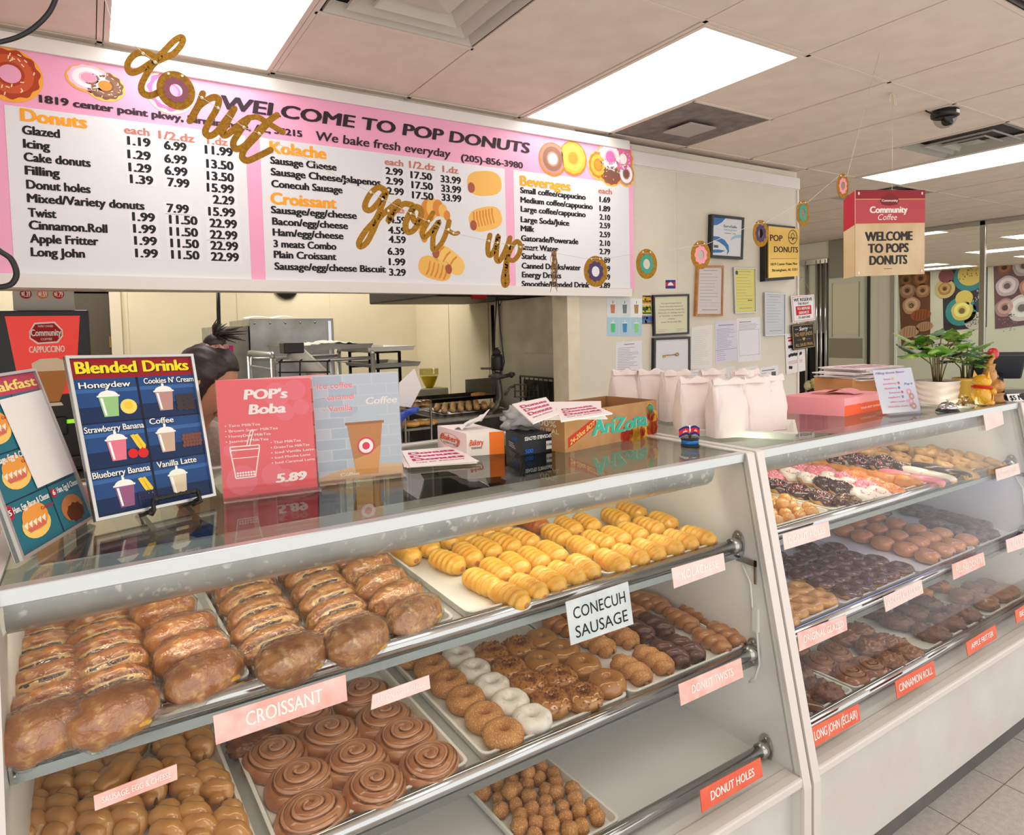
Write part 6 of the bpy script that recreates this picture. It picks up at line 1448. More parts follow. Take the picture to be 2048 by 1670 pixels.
# ---- brown carved figure holding a red ball
M_CARV = mat('carved amber wood', (176, 112, 40), .35, c2=(204, 146, 70), nscale=30, ndet=5, coat=.4, bump=.5, bscale=60)
c = at(1994, 806, 2, TZ); c = c+V((.03, .02, 0))
t = E('carved_figurine', c, 'carved amber elephant-like figurine raising a red ball beside the gold cat', 'figurine')
f = MB(); f.lathe([(.034, 0), (.036, .006), (.030, .012), (.028, .030), (.034, .036), (0, .037)], 24, c=c); part(f, 'plinth', M_CARV, t)
f = MB(); f.blob(lambda d_: c+V((.006, 0, .062))+V((d_.x*.036, d_.y*.030, d_.z*.028))*(1+.16*nz(d_, 4, 2)), 34, 20)
f.blob(lambda d_: c+V((-.02, .01, .105))+V((d_.x*.024, d_.y*.024, d_.z*.034))*(1+.08*nz(d_, 3, 5)), 24, 16)
f.tube([c+V((-.02, .01, .13)), c+V((-.022, .01, .152)), c+V((-.012, .008, .166)), c+V((.0, .006, .172)), c+V((-.004, .006, .190))], [.014, .010, .008, .007, .006], 12)
f.lathe([(.022, .150), (.017, .128), (.020, .105)], 18, c=c+V((-.024, .01, 0)))
part(f, 'carved_body', M_CARV, t)
f = MB(); f.blob(lambda d_: c+V((.018, .006, .098))+V((d_.x*.020, d_.y*.011, d_.z*.011)), 16, 10); part(f, 'brown_nut', mat('brown nut', (130, 70, 34), .3), t)
f = MB(); f.blob(lambda d_: c+V((.012, .012, .188))+V((d_.x*.020, d_.y*.020, d_.z*.024)), 18, 12); part(f, 'red_ball', mat('red lacquer', (200, 34, 36), .3, coat=.5), t)
# ---- card reader / till
c = at(2030, 806, 2, TZ)+V((.11, .10, 0))
t = E('cash_register', c, 'black touch screen till at the far end of the counter', 'cash register')
M_ = Matrix.Translation(c) @ Matrix.Rotation(-.9, 4, 'Z')
f = MB(); f.box((-.10, -.08, 0), (.14, .10, .03), 0, M_, .008); part(f, 'base', M_BLACK, t)
f = MB(); f.tube([M_ @ V((0, 0, .03)), M_ @ V((0, .02, .10))], .022, 12); part(f, 'stand', M_BLACK, t)
f = MB(); Ms = M_ @ Matrix.Translation((0, .01, .135)) @ Matrix.Rotation(.5, 4, 'X'); f.box((-.09, -.012, -.06), (.09, .012, .06), 0, Ms, .008); part(f, 'screen_housing', mat('till grey plastic', (48, 50, 56), .4), t)
q = at(2034, 803, 2, TZ); dd = V((cos(-.4), sin(-.4), 0)); F = Face(q-dd*.035, q+dd*.06, q+dd*.06+V((.0, .01, .03)), q-dd*.035+V((0, .01, .03)))
f = MB(); F.card(f, .001); F.text(f, '$5 Min', .1, .2, .9, .6, 1, .0008, .03); tag(f.build('minimum_card', [flat((236, 234, 230)), flat((20, 20, 20))]), 'small white card hand lettered $5 Min by the till', 'card')

# ---- hanging welcome sign
HY = 1.73
F = wallface(((1711, 553), (1849, 548), (1850, 380), (1711, 380)), HY); F2 = F
t = E('hanging_sign', F.p(.5, 1), 'hanging red and parchment coffee sign reading WELCOME TO POPS DONUTS', 'hanging sign')
def curved(F, f, bulge, e, m=0):
    f.grid(13, 2, lambda u, v_: F.p(u, v_)+V((0, -1, 0))*(e-bulge*(sin(pi*u))), m)
M_PARCH = mat('parchment print', (222, 196, 156), .5, c2=(206, 174, 128), nscale=5)
f = MB(); S = Face(F.p(0, 0), F.p(1, 0), F.p(1, 1), F.p(0, 1)); S.card(f, .003, 0)
S.rect(f, .0, .605, 1, 1, 1, .0005); S.rect(f, 0, .60, 1, .612, 2, .0008); S.rect(f, 0, .89, 1, .897, 2, .0008); S.rect(f, 0, .90, 1, 1, 6, .0007)
S.shape(f, [(.33, .87), (.36, .92), (.42, .935), (.45, .96), (.50, .965), (.53, .935), (.58, .92), (.60, .87), (.57, .83), (.46, .815), (.36, .83)], 3, .0012); S.text(f, 'Community', .35, .865, .58, .026, 4, .0016, .03)
S.text(f, 'Community', .19, .735, .72, .075, 4, .0012, .05, .0); S.text(f, 'Coffee', .30, .65, .57, .07, 4, .0012, .0, .3)
for s, a, b, w in (('WELCOME', .13, .41, .80), ('TO POPS', .17, .27, .74), ('DONUTS', .19, .13, .72)): S.text(f, s, a, b, w, .105, 5, .0012, .05)
S.rect(f, .38, .075, .50, .08, 5, .001)
for a, b in ((.04, .96), (.95, .96), (.04, .04), (.95, .04)): S.disc(f, a, b, .012, 4, .0015, 10)
part(f, 'front_panel', [M_PARCH, mat('coffee red print', (186, 32, 52), .4), flat((222, 184, 120)), flat((130, 20, 36)), flat((246, 238, 226)), flat((36, 32, 32)), flat((150, 24, 42))], t)
f = MB(); bkq = [F.p(0, 0)+V((0, .006, 0)), F.p(0, 1)+V((0, .006, 0))]; sd = V((-.035, .10, 0))
G = Face(bkq[0]+sd, bkq[0], bkq[1], bkq[1]+sd); G = Face(F.p(0, -.02)+V((-.012, .05, 0)), F.p(0, 0)+V((0, .004, 0)), F.p(0, 1)+V((0, .004, 0)), F.p(0, .90)+V((-.012, .05, 0)))
G.card(f, .003, 0); G.rect(f, 0, .6, 1, 1, 1, .0006); part(f, 'back_panel', [M_PARCH, MATS['coffee red print']], t)
f = MB(); f.tube([F.p(.5, 1.0), V((F.p(.5, 1).x, HY, CEIL-.001))], .0012, 6); part(f, 'string', flat((226, 216, 190)), t)
f = MB(); x_ = F.p(.5, 1).x
f.tube([(x_, HY, CEIL-.002), (x_-.02, HY, CEIL-.01), (x_-.03, HY, CEIL-.045)], .003, 6); f.tube([(x_, HY, CEIL-.002), (x_+.02, HY, CEIL-.012), (x_+.03, HY, CEIL-.04), (x_+.022, HY, CEIL-.06)], .003, 6); f.tube([(x_, HY, CEIL-.004), (x_+.01, HY, CEIL-.02), (x_+.018, HY, CEIL-.055)], .003, 6)
part(f, 'knot', flat((226, 216, 186)), t)
# loose black cables hanging at the upper left
f = MB(); f.tube([at(u, v, 1, 1.2) for u, v in smooth_path([(118, -20), (100, 22), (72, 52), (40, 72), (0, 84), (-40, 88)])], .0035, 8); tag(f.build('hanging_cable', M_BLACK), 'black cable sagging from the ceiling at the top left corner', 'cable')
f = MB(); f.tube([at(u, v, 1, 1.2) for u, v in smooth_path([(-30, 480), (0, 502), (22, 518), (33, 545), (26, 565), (8, 573), (-30, 576)])], .004, 8); tag(f.build('hanging_cable', M_BLACK), 'black cable loop hanging at the left edge in front of the menu board', 'cable')
# ================================================================= papers and frames on the right hand wall
PY = WY-.0015
INK = flat((120, 118, 122)); 
def notice(px, label, bars, paper=(238, 236, 234), name='paper_notice', y=PY, extra=None, th=.0012, cat='notice', group='notices on the papered wall', ink=(150, 148, 152), tape=True):
    F = wallface(px, y); f = MB(); F.card(f, th, 0)
    for (a, b, w, h) in bars: F.rect(f, a, b, a+w, b+h, 1, .0005)
    ms = [flat(paper, .6), flat(ink, .6)]
    if extra: extra(F, f, ms)
    return tag(f.build(name, ms), label, cat, group)
def lines(b0, b1, n, a=.12, w=.76, seed=0, h=.012):
    rn = random.Random(seed); return [(a, b0+(b1-b0)*i/max(1, n-1), w*rn.uniform(.55, 1), h) for i in range(n)]
def framed(px, label, border, mF, paper, content, depth=.018, name='framed_certificate', cat='framed picture', mats=(), mount=None):
    """frame with glazed sheet, px = outer corners BL BR TR TL"""
    F = wallface(px, PY-depth); o = F.p(.5, .5); t = E(name, o, label, cat); bx_, by_ = border/F.w, border/F.h
    f = MB()
    for (a0, b0, a1, b1) in ((0, 0, 1, by_), (0, 1-by_, 1, 1), (0, by_, bx_, 1-by_), (1-bx_, by_, 1, 1-by_)):
        q = [F.p(a0, b0), F.p(a1, b0), F.p(a1, b1), F.p(a0, b1)]; f.slab(q, F.n, depth)
    part(f, 'frame', mF, t)
    G = Face(F.p(bx_, by_, -.006), F.p(1-bx_, by_, -.006), F.p(1-bx_, 1-by_, -.006), F.p(bx_, 1-by_, -.006))
    f = MB(); G.card(f, .004, 0); content(G, f); part(f, 'sheet', [flat(paper, .5)]+list(mats), t)
    f = MB(); f.poly([G.p(0, 0, .004), G.p(1, 0, .004), G.p(1, 1, .004), G.p(0, 1, .004)]); part(f, 'glazing', thin_glass('picture glass', (252, 252, 252), 1.4), t)
    return t
M_BLKF = mat('black frame paint', (28, 27, 28), .35); M_WOODF = mat('honey wood frame', (196, 132, 66), .4, c2=(176, 110, 50), nscale=30); M_SILF = mat('silver frame', (188, 190, 192), .3, .8)
# six drinks poster
def drinks(F, f, ms):
    ms += [flat(c) for c in ((222, 228, 232), (236, 240, 242), (176, 208, 226), (206, 126, 96), (120, 130, 136), (176, 140, 90), (90, 200, 120), (70, 140, 190), (140, 220, 130), (246, 248, 250), (40, 40, 44))]
    for i in range(3):
        for j in range(2):
            F.rect(f, i/3+.004, .5*j+.004, (i+1)/3-.004, .5*j+.496, (4 if j == 0 else (2, 2, 3)[i]), .0004); a = i/3+1/6; b = .5*j+.10; m = ((8, 9, 10), (5, 6, 7))[j][i]
            F.shape(f, [(a-.05, b), (a+.05, b), (a+.065, b+.24), (a-.065, b+.24)], m, .0008); F.rect(f, a-.07, b+.235, a+.07, b+.255, 11, .001)
            F.rect(f, a-.004, b+.25, a+.010, b+.33, 12 if j else 11, .0008)
notice([(1214, 672), (1284, 672), (1284, 597), (1213, 596)], 'glossy poster of six iced drinks beside the wooden jamb', [], name='drinks_poster', extra=drinks, cat='poster', group=None)
def photo(px, label, cs, seed):
    def ex(F, f, ms):
        ms += [flat(c) for c in cs]; rn = random.Random(seed)
        for i in range(5): F.rect(f, 0, i*.2, 1, i*.2+.2, 2+(i % len(cs)), .0003)
        for i in range(10): F.disc(f, rn.uniform(.15, .85), rn.uniform(.2, .8), .1, 2+rn.randrange(len(cs)), .0006, 8)
    notice(px, label, [], name='snapshot', extra=ex, cat='photograph', group='snapshots by the drinks poster')
photo([(1285, 607), (1302, 607), (1302, 591), (1285, 591)], 'small sunset snapshot, topmost of three beside the drinks poster', [(210, 150, 40), (60, 60, 30), (230, 190, 70)], 1)
photo([(1285, 628), (1302, 628), (1302, 610), (1285, 610)], 'small green and yellow snapshot, middle of three beside the drinks poster', [(70, 110, 50), (220, 200, 50), (40, 60, 40)], 2)
photo([(1284, 648), (1305, 648), (1305, 631), (1284, 631)], 'small blue sky snapshot, lowest of three beside the drinks poster', [(120, 90, 60), (90, 130, 190), (60, 110, 190)], 3)
def flg(F, f, ms):
    ms += [flat((40, 60, 150)), flat((206, 40, 60)), flat((240, 240, 240))]; F.rect(f, 0, 0, 1, 1, 2, .0003); F.rect(f, 0, .28, 1, .72, 3, .0005); F.shape(f, [(.2, .35), (.8, .35), (.7, .6), (.5, .78), (.3, .6)], 4, .0007)
notice([(1331, 577), (1351, 577), (1351, 560), (1331, 560)], 'small red and blue flag sticker above the black framed certificate', [], name='flag_sticker', extra=flg, cat='sticker', group=None)
def cert(G, f):
    for i, (s, w) in enumerate((('The City of Center Point &', .62), ('Center Point Area Chamber of', .70), ('Commerce do hereby recognize Pop', .78), ('Donuts on being named', .80), ('for "Best Donut," as determined by', .74), ('citizens', .2), ('on this 19th day of July, 2022', .62))): G.text(f, s, .5-w/2, .80-.085*i, .5+w/2, .035, 1, .0006, .0)
    for a in (.1, .65): G.rect(f, a, .10, a+.25, .105, 1, .0005); G.rect(f, a, .06, a+.18, .065, 1, .0005)
framed([(1309, 672), (1379, 668), (1379, 588), (1307, 590)], 'black framed cream certificate hanging above the framed key', .012, M_BLKF, (226, 224, 190), cert, mats=[flat((90, 86, 80))])
def nothing(G, f): pass
tk = framed([(1308, 751), (1381, 746), (1381, 673), (1309, 676)], 'black framed golden key on white below the certificate', .014, M_BLKF, (232, 232, 234), nothing, depth=.024, name='framed_key')
Fk = wallface([(1308, 751), (1381, 746), (1381, 673), (1309, 676)], PY-.020)
f = MB(); P = [Fk.p(a, .52+.02*(a-.2), .001) for a in (.24, .58)]; f.tube(P, .0032, 8); c = Fk.p(.62, .53, .001)
f.tube([c+V((.012*cos(2*pi*i/20), -.001, .009*sin(2*pi*i/20))) for i in range(20)], .0028, 8, 0, True); f.box((P[0].x-.002, P[0].y-.002, P[0].z-.014), (P[0].x+.008, P[0].y+.002, P[0].z)); f.box((P[0].x+.012, P[0].y-.002, P[0].z-.011), (P[0].x+.018, P[0].y+.002, P[0].z))
part(f, 'gold_key', mat('aged gold', (190, 150, 80), .35, .9), tk)
def safe(G, f):
    G.shape(f, [(0, .78), (0, 1), (.42, 1), (.30, .88), (.14, .80)], 1, .0004); G.text(f, 'ServSafe', .36, .76, .82, .07, 2, .0006, .03); G.text(f, 'CERTIFICATION', .37, .68, .82, .035, 2, .0006, .0); G.rect(f, .4, .60, .8, .615, 2, .0005)
    P = [(.02+.60*sin(t), .10+.42*(1-cos(t))*0.9+.25*(1-t/1.6)) for t in [i*.16 for i in range(11)]]
    G.shape(f, [(0, .40), (.22, .36), (.42, .26), (.52, .14), (.5, .02), (.58, .12), (.56, .28), (.42, .42), (.2, .50), (0, .50)], 1, .0005); G.shape(f, [(.62, .42), (.8, .50), (1, .52), (1, .60), (.78, .58), (.64, .50)], 3, .0004); G.shape(f, [(0, .06), (.3, .08), (.45, .14), (.2, .16), (0, .14)], 1, .0005)
    G.rect(f, .05, .20, .2, .27, 4, .0005)
framed([(1422, 515), (1486, 519), (1489, 435), (1424, 428)], 'black framed blue and white food safety certificate', .017, M_BLKF, (236, 240, 244), safe, depth=.03, mats=[flat((62, 128, 196)), flat((110, 120, 132)), flat((176, 206, 230)), flat((90, 100, 110))])
def form(seed, box=False):
    def fn(G, f):
        rn = random.Random(seed)
        G.rect(f, .2, .93, .8, .945, 1, .0004)
        for (a, b, w, h) in lines(.30, .86, 9, .08, .84, seed): G.rect(f, a, b, a+w, b+h*.8, 1, .0004)
        for b in (.24, .17): G.rect(f, .06, b, .94, b+.004, 1, .0004)
        for a in (.35, .6, .75): G.rect(f, a, .17, a+.004, .24, 1, .0004)
        G.rect(f, .2, .08, .85, .10, 1, .0004)
    return fn
framed([(1392, 632), (1446, 632), (1448, 531), (1396, 531)], 'honey wood framed licence with grey form', .013, M_WOODF, (222, 216, 216), form(1), depth=.02, mats=[flat((168, 160, 162))])
def yel(G, f):
    form(2)(G, f); G.disc(f, .12, .91, .07, 2, .0006, 10); G.rect(f, .62, .26, .86, .28, 2, .0006)
framed([(1471, 627), (1513, 625), (1512, 536), (1468, 535)], 'silver framed yellow licence', .007, M_SILF, (236, 226, 120), yel, depth=.012, mats=[flat((190, 180, 96)), flat((70, 70, 60))])
framed([(1531, 672), (1572, 670), (1572, 587), (1530, 585)], 'silver framed pale grey licence beside the hanging signs', .008, M_SILF, (212, 216, 222), form(3), depth=.016, mats=[flat((166, 170, 178))])
# gold plaque
F = wallface([(1537, 556), (1597, 552), (1599, 458), (1537, 452)], PY-.055)
t = E('gold_plaque', F.p(.5, .5), 'brushed gold plaque lettered POP DONUTS with a donut emblem', 'plaque')
f = MB(); F.card(f, .012, 0)
F.text(f, 'POP', .05, .72, .44, .12, 1, .0006, .02); F.text(f, 'DONUTS', .18, .50, .96, .115, 1, .0006, .02); F.rect(f, .06, .37, .93, .377, 1, .0006)
F.text(f, '1819 Center Point Pkw', .07, .24, .95, .05, 1, .0006, .02); F.text(f, 'Birmingham, AL 3321', .12, .12, .95, .05, 1, .0006, .02)
F.ring(f, .78, .82, .135, .150, 1, .0006, 30); F.ring(f, .78, .845, .04, .055, 1, .0006, 20); F.shape(f, [(.645, .80), (.70, .78), (.75, .80), (.80, .775), (.86, .80), (.915, .79), (.91, .805), (.86, .815), (.80, .79), (.75, .815), (.70, .795), (.65, .815)], 1, .0007)
rn = random.Random(3)
for i in range(12): a = rn.uniform(0, 6.28); F.rect(f, .78+.10*cos(a), .845+.07*sin(a), .795+.10*cos(a), .853+.07*sin(a), 1, .0006)
F.disc(f, .78, .765, .02, 1, .0006, 10)
part(f, 'gold_plate', [mat('brushed gold', (212, 172, 84), .3, .85, c2=(226, 192, 110), nscale=3), flat((30, 24, 16))], t)
f = MB(); 
f.slab([F.p(-.05, -.06, -.014), F.p(.92, -.06, -.014), F.p(.92, 1.05, -.014), F.p(-.05, 1.05, -.014)], F.n, .042); part(f, 'backing_box', M_BLACK, t)
# loose notices
for px, lb, bars, pap, ink in (
    ([(1230, 772), (1285, 771), (1284, 681), (1232, 685)], 'white typed page taped below the drinks poster', [(.3, .93, .4, .02)]+lines(.08, .86, 22, .08, .8, 1, .008), (232, 230, 236), (150, 148, 156)),
    ([(1382, 738), (1424, 736), (1425, 649), (1383, 655)], 'faint white page right of the framed certificate', lines(.1, .9, 18, .08, .8, 2, .006), (234, 232, 226), (200, 198, 196)),
    ([(1431, 727), (1475, 720), (1473, 640), (1430, 642)], 'lilac tinted permit page in the middle of the notices', [(.15, .88, .7, .02)]+lines(.35, .8, 14, .06, .86, 3, .007)+[(0, .30, 1, .01)]+lines(.06, .26, 5, .06, .6, 4, .008), (222, 218, 234), (150, 140, 180)),
    ([(1476, 725), (1522, 720), (1520, 634), (1473, 637)], 'white permit page with border under the yellow licence', [(.1, .90, .5, .02), (.06, .14, .88, .006), (.06, .72, .88, .006)]+lines(.74, .86, 5, .08, .84, 5, .007)+[(.06, .14, .008, .58), (.93, .14, .008, .58)], (236, 234, 238), (158, 150, 176)),
    ([(1375, 782), (1424, 782), (1423, 735), (1376, 742)], 'white page half hidden behind the paper bags, right of the key frame', [(.2, .85, .6, .03)]+lines(.2, .75, 8, .08, .8, 6, .014), (234, 232, 232), (186, 184, 190)),
    ([(1427, 784), (1470, 784), (1470, 732), (1427, 737)], 'pale permit page low on the wall below the lilac page', [(.1, .85, .4, .05)]+lines(.2, .75, 7, .08, .8, 7, .014), (228, 228, 226), (180, 182, 182)),
    ([(1475, 784), (1518, 784), (1516, 731), (1475, 737)], 'white card with small dark portrait below the bordered permit', [(.68, .52, .20, .26), (.45, .2, .12, .16), (.1, .85, .7, .03)]+lines(.3, .75, 5, .08, .5, 8, .014), (236, 236, 240), (110, 104, 116)),
    ([(1520, 784), (1558, 784), (1556, 730), (1520, 736)], 'white card with small dark portrait nearest the wall end', [(.62, .52, .24, .26), (.40, .2, .12, .16), (.1, .85, .7, .03)]+lines(.3, .75, 5, .08, .45, 9, .014), (236, 236, 240), (100, 96, 108))): notice(px, lb, bars, pap, ink=ink)
def art(F, f, ms):
    ms += [flat((200, 40, 50)), flat((30, 30, 34))]; rn = random.Random(6)
    F.rect(f, .12, .88, .55, .91, 2, .0005); F.rect(f, .15, .80, .35, .85, 2, .0005)
    for b, n in ((.66, 4), (.46, 8), (.15, 2)):
        for i in range(n): F.disc(f, .18+.085*i, b+rn.uniform(-.015, .015), .055, 3, .0006+.0001*i, 9)
    for b in (.30, .27, .24): F.rect(f, .12, b, .85, b+.008, 2, .0005)
notice([(1573, 749), (1611, 741), (1609, 664), (1570, 668)], 'white leaflet with black blots and red lines under the black sign', [], (236, 232, 230), name='leaflet', extra=art, cat='leaflet', group=None, y=PY-.004)
# hanging signs at the wall end
HSY = PY-.016
F = wallface([(1586, 646), (1631, 640), (1628, 589), (1582, 592)], HSY)
t = E('hanging_notice', F.p(.5, 1), 'white and red hanging sign reading WE RESERVE THE RIGHT TO REFUSE SERVICE', 'sign')
f = MB(); F.card(f, .004); 
for (a0, b0, a1, b1) in ((.04, .04, .96, .055), (.04, .945, .96, .96), (.04, .04, .055, .96), (.945, .04, .96, .96)): F.rect(f, a0, b0, a1, b1, 1, .0005)
F.rect(f, .16, .26, .84, .60, 1, .0006); F.text(f, 'WE RESERVE', .10, .78, .90, .12, 2, .0007, .03); F.text(f, 'THE RIGHT', .26, .645, .74, .09, 2, .0007, .02); F.text(f, 'TO REFUSE', .22, .455, .78, .095, 0, .0009, .03); F.text(f, 'SERVICE', .28, .30, .72, .095, 0, .0009, .03); F.text(f, 'TO ANYONE', .24, .12, .76, .09, 2, .0007, .02)
part(f, 'sign_board', [flat((240, 238, 238)), flat((206, 32, 46)), flat((50, 46, 50))], t)
f = MB(); pk = at(1606, 556, 1, HSY); f.tube([F.p(.06, .98), pk, F.p(.94, .98)], .001, 5); part(f, 'cord', flat((226, 200, 196)), t); f = MB(); f.tube([pk+V((0, 0, .002)), pk+V((0, .018, .002))], .003, 8); part(f, 'nail', M_CHROME, t)
F = wallface([(1586, 701), (1631, 694), (1628, 645), (1583, 650)], HSY-.001)
t = E('hanging_notice', F.p(.5, 1), 'black hanging sign with gold lettering Sorry NO REFUNDS ALL SALES FINAL', 'sign')
f = MB(); F.card(f, .004)
for (a0, b0, a1, b1) in ((.03, .03, .97, .05), (.03, .95, .97, .97), (.03, .03, .05, .97), (.95, .03, .97, .97)): F.rect(f, a0, b0, a1, b1, 1, .0005)
F.text(f, 'Sorry', .32, .74, .70, .15, 2, .0007, .03, .25); F.text(f, 'NO REFUNDS', .12, .52, .88, .15, 1, .0007, .01); F.text(f, 'ALL SALES FINAL', .12, .12, .90, .12, 1, .0007, .01)
F.shape(f, [(.5, .32), (.56, .40), (.56, .45), (.53, .46), (.5, .43), (.47, .46), (.44, .45), (.44, .40)], 1, .0007); F.rect(f, .14, .80, .28, .81, 2, .0006); F.rect(f, .74, .80, .88, .81, 2, .0006); F.rect(f, .2, .37, .4, .38, 1, .0006); F.rect(f, .6, .37, .8, .38, 1, .0006)
part(f, 'sign_board', [flat((34, 32, 34)), flat((202, 160, 96)), flat((236, 232, 226))], t)
f = MB(); f.tube([F.p(.2, .98), F.p(.2, 1.06)], .0015, 5); part(f, 'link', M_CHROME, t)

# ================================================================= the far room
def bigposter(px, label, bg, items, seed):
    q = [at(u, v, 0, 16.49) for u, v in px]; F = Face(*q); f = MB(); F.card(f, .01, 0); cols = [bg]
    for it in items:
        k, a, b, r, c = it[:5]
        if c not in cols: cols.append(c)
        m = cols.index(c)
        asp = F.w/F.h
        if k == 'd':
            c2 = tuple(min(255, int(x*1.12+14)) for x in c); c3 = tuple(int(x*.55) for x in c)
            for cc in (c2, c3):
                if cc not in cols: cols.append(cc)
            F.disc(f, a, b, r, m, .012, 26, None, .03, 5); F.ring(f, a, b+.01, r*.42, r*.74, cols.index(c2), .016, 24); F.disc(f, a, b, r*.28, cols.index(c3), .02, 16)
        elif k == 'o': F.disc(f, a, b, r, m, it[5] if len(it) > 5 else .011, 26)
        elif k == 's':
            rn = random.Random(seed)
            for i in range(40): F.disc(f, a+r*rn.uniform(-1, 1)*.7, b+r*rn.uniform(-1, 1)*.7*asp, .012, m, .024, 6)
        elif k == 'c':
            c2 = tuple(int(x*.78) for x in c)
            if c2 not in cols: cols.append(c2)
            F.disc(f, a, b, r, m, .013, 22, r*asp*.6)
            for i in range(5): F.shape(f, [(a-r*.6+i*r*.28, b-r*asp*.45), (a-r*.5+i*r*.28, b-r*asp*.45), (a-r*.40+i*r*.28, b+r*asp*.45), (a-r*.5+i*r*.28, b+r*asp*.45)], cols.index(c2), .017)
    tag(f.build('donut_poster', [flat(c) for c in cols]), label, 'poster', 'donut posters on the end wall')
bigposter([(1803, 700), (1860, 690), (1860, 541), (1797, 546)], 'tall brown poster of sugared donuts above croissants', (120, 76, 54), [('o', .2, .92, .18, (150, 112, 60)), ('d', .72, .90, .26, (150, 96, 60)), ('d', .25, .90, .24, (130, 84, 52)), ('d', .28, .76, .26, (170, 130, 106)), ('d', .78, .74, .24, (176, 126, 92)), ('d', .40, .56, .30, (206, 160, 128)), ('s', .40, .56, .26, (236, 214, 190)), ('c', .70, .42, .34, (168, 92, 54)), ('c', .30, .22, .34, (218, 170, 136)), ('c', .82, .26, .28, (206, 152, 118)), ('c', .3, .05, .25, (190, 150, 130))], 1)
bigposter([(1887, 662), (1973, 654), (1975, 524), (1884, 535)], 'poster of yellow frosted donuts in teal bowls', (64, 60, 66), [('o', .10, .86, .18, (150, 86, 96)), ('o', .62, .80, .36, (64, 140, 150)), ('o', .64, .84, .28, (226, 200, 110), .014), ('s', .60, .90, .3, (120, 90, 50)), ('o', .06, .66, .24, (220, 196, 130)), ('d', .06, .66, .16, (180, 140, 80)), ('o', .42, .28, .36, (74, 156, 160)), ('o', .50, .48, .20, (232, 206, 110), .012), ('d', .45, .29, .25, (240, 212, 120)), ('o', .84, .34, .14, (70, 76, 96)), ('o', .72, .12, .22, (226, 216, 206)), ('s', .72, .12, .2, (70, 60, 60)), ('s', .84, .5, .2, (220, 220, 224))], 2)
bigposter([(1990, 658), (2080, 646), (2080, 510), (1987, 526)], 'poster of big powdered donuts on a mauve ground', (124, 92, 100), [('d', .25, .90, .18, (150, 96, 80)), ('d', .68, .88, .26, (190, 180, 178)), ('d', .30, .62, .26, (214, 196, 200)), ('d', .80, .56, .24, (196, 150, 140)), ('d', .25, .30, .24, (190, 150, 146)), ('d', .62, .26, .34, (232, 222, 222)), ('s', .3, .06, .3, (180, 160, 170))], 3)
# vase of white flowers on a stand in the corridor
bp = V((4.95, 3.45, 0)); q = at(1636, 790, 1, 3.45); bp.x = q.x; zb = q.z
t = E('flower_stand', bp, 'slim dark pedestal carrying the white flowers in the corridor', 'pedestal')
f = MB(); f.lathe([(.14, 0), (.14, .02), (.03, .04), (.03, zb-.16), (.10, zb-.14), (.10, zb-.12), (0, zb-.12)], 20, c=bp); part(f, 'pedestal', M_BLACK, t)
c = bp+V((0, 0, zb-.119)); t = E('flower_vase', c, 'bunch of cream white flowers in a dark vase by the service door', 'flower vase')
f = MB(); f.lathe([(.04, 0), (.05, .06), (.035, .12), (.03, .12), (0, .01)], 18, c=c); part(f, 'vase', mat('dark vase', (40, 44, 40), .3), t)
rn = random.Random(8)
for i in range(13):
    a = 2.4*i; r = .12*math.sqrt(i/13); p = c+V((r*cos(a), r*sin(a), .25-.5*r)); f = MB(); f.blob(lambda d_: p+d_*.032*(1+.25*nz(d_, 6, i)), 16, 10); part(f, 'flower_head', mat('cream petals', (226, 218, 170), .7, c2=(206, 198, 140), nscale=40), t)
f = MB()
for i in range(13): a = 2.4*i; r = .12*math.sqrt(i/13); f.tube([c+V((0, 0, .08)), c+V((r*cos(a), r*sin(a), .24-.5*r))], .003, 5)
part(f, 'flower_stalks', M_STEM, t)
# ================================================================= kitchen
def kx(u, y): return at(u, 700, 1, y).x
def kz(v, y, u=700): return at(u, v, 1, y).z
# back counter and cappuccino machine
M_INOX = mat('worn stainless', (150, 148, 142), .35, .9, c2=(128, 126, 120), nscale=7)
def table(name, lo, hi, label, m=M_INOX, th=.03):
    t = E(name, ((lo[0]+hi[0])/2, (lo[1]+hi[1])/2, 0), label, 'table'); z = hi[2]
    f = MB(); f.box((lo[0], lo[1], z-th), (hi[0], hi[1], z), bev=.004); part(f, 'table_top', m, t)
    for x in (lo[0]+.04, hi[0]-.04):
        for y in (lo[1]+.04, hi[1]-.04): f = MB(); f.tube([(x, y, 0), (x, y, z-th)], .02, 10); part(f, 'leg', m, t)
    f = MB(); f.box((lo[0]+.05, lo[1]+.05, .28), (hi[0]-.05, hi[1]-.05, .30)); part(f, 'undershelf', m, t)
    return t
table('work_table', (-.75, 3.20, 0), (.25, 3.85, .95), 'stainless table under the cappuccino machine')
CY_ = 3.4
q0, q1 = at(3, 838, 1, CY_), at(177, 620, 1, CY_); x0, x1, z1 = q0.x, q1.x, q1.z; z0 = .952
t = E('cappuccino_machine', ((x0+x1)/2, CY_+.2, z0), 'black cappuccino machine with red backlit front behind the counter', 'drink machine')
f = MB(); f.box((x0, CY_, z0), (x1, CY_+.42, z1), bev=.006); part(f, 'cabinet', M_BLACK, t)
Fm = Face((x0, CY_, z0), (x1, CY_, z0), (x1, CY_, z1), (x0, CY_, z1)); zr = lambda v: (at(90, v, 1, CY_).z-z0)/(z1-z0)
f = MB(); b0 = zr(790); Fm.shape(f, [(.22, b0), (.80, b0), (.90, .965), (.10, .965)], 0, .004)
ca = [(214, 48, 30), (250, 236, 228), (196, 130, 70), (240, 220, 190), (150, 84, 40), (170, 20, 24)]
Fm.shape(f, [(.34, .87), (.40, .925), (.62, .93), (.70, .88), (.70, .84), (.64, .80), (.42, .795), (.34, .83)], 1, .006); Fm.shape(f, [(.355, .87), (.41, .915), (.61, .92), (.685, .875), (.685, .845), (.63, .81), (.43, .805), (.355, .835)], 5, .007)
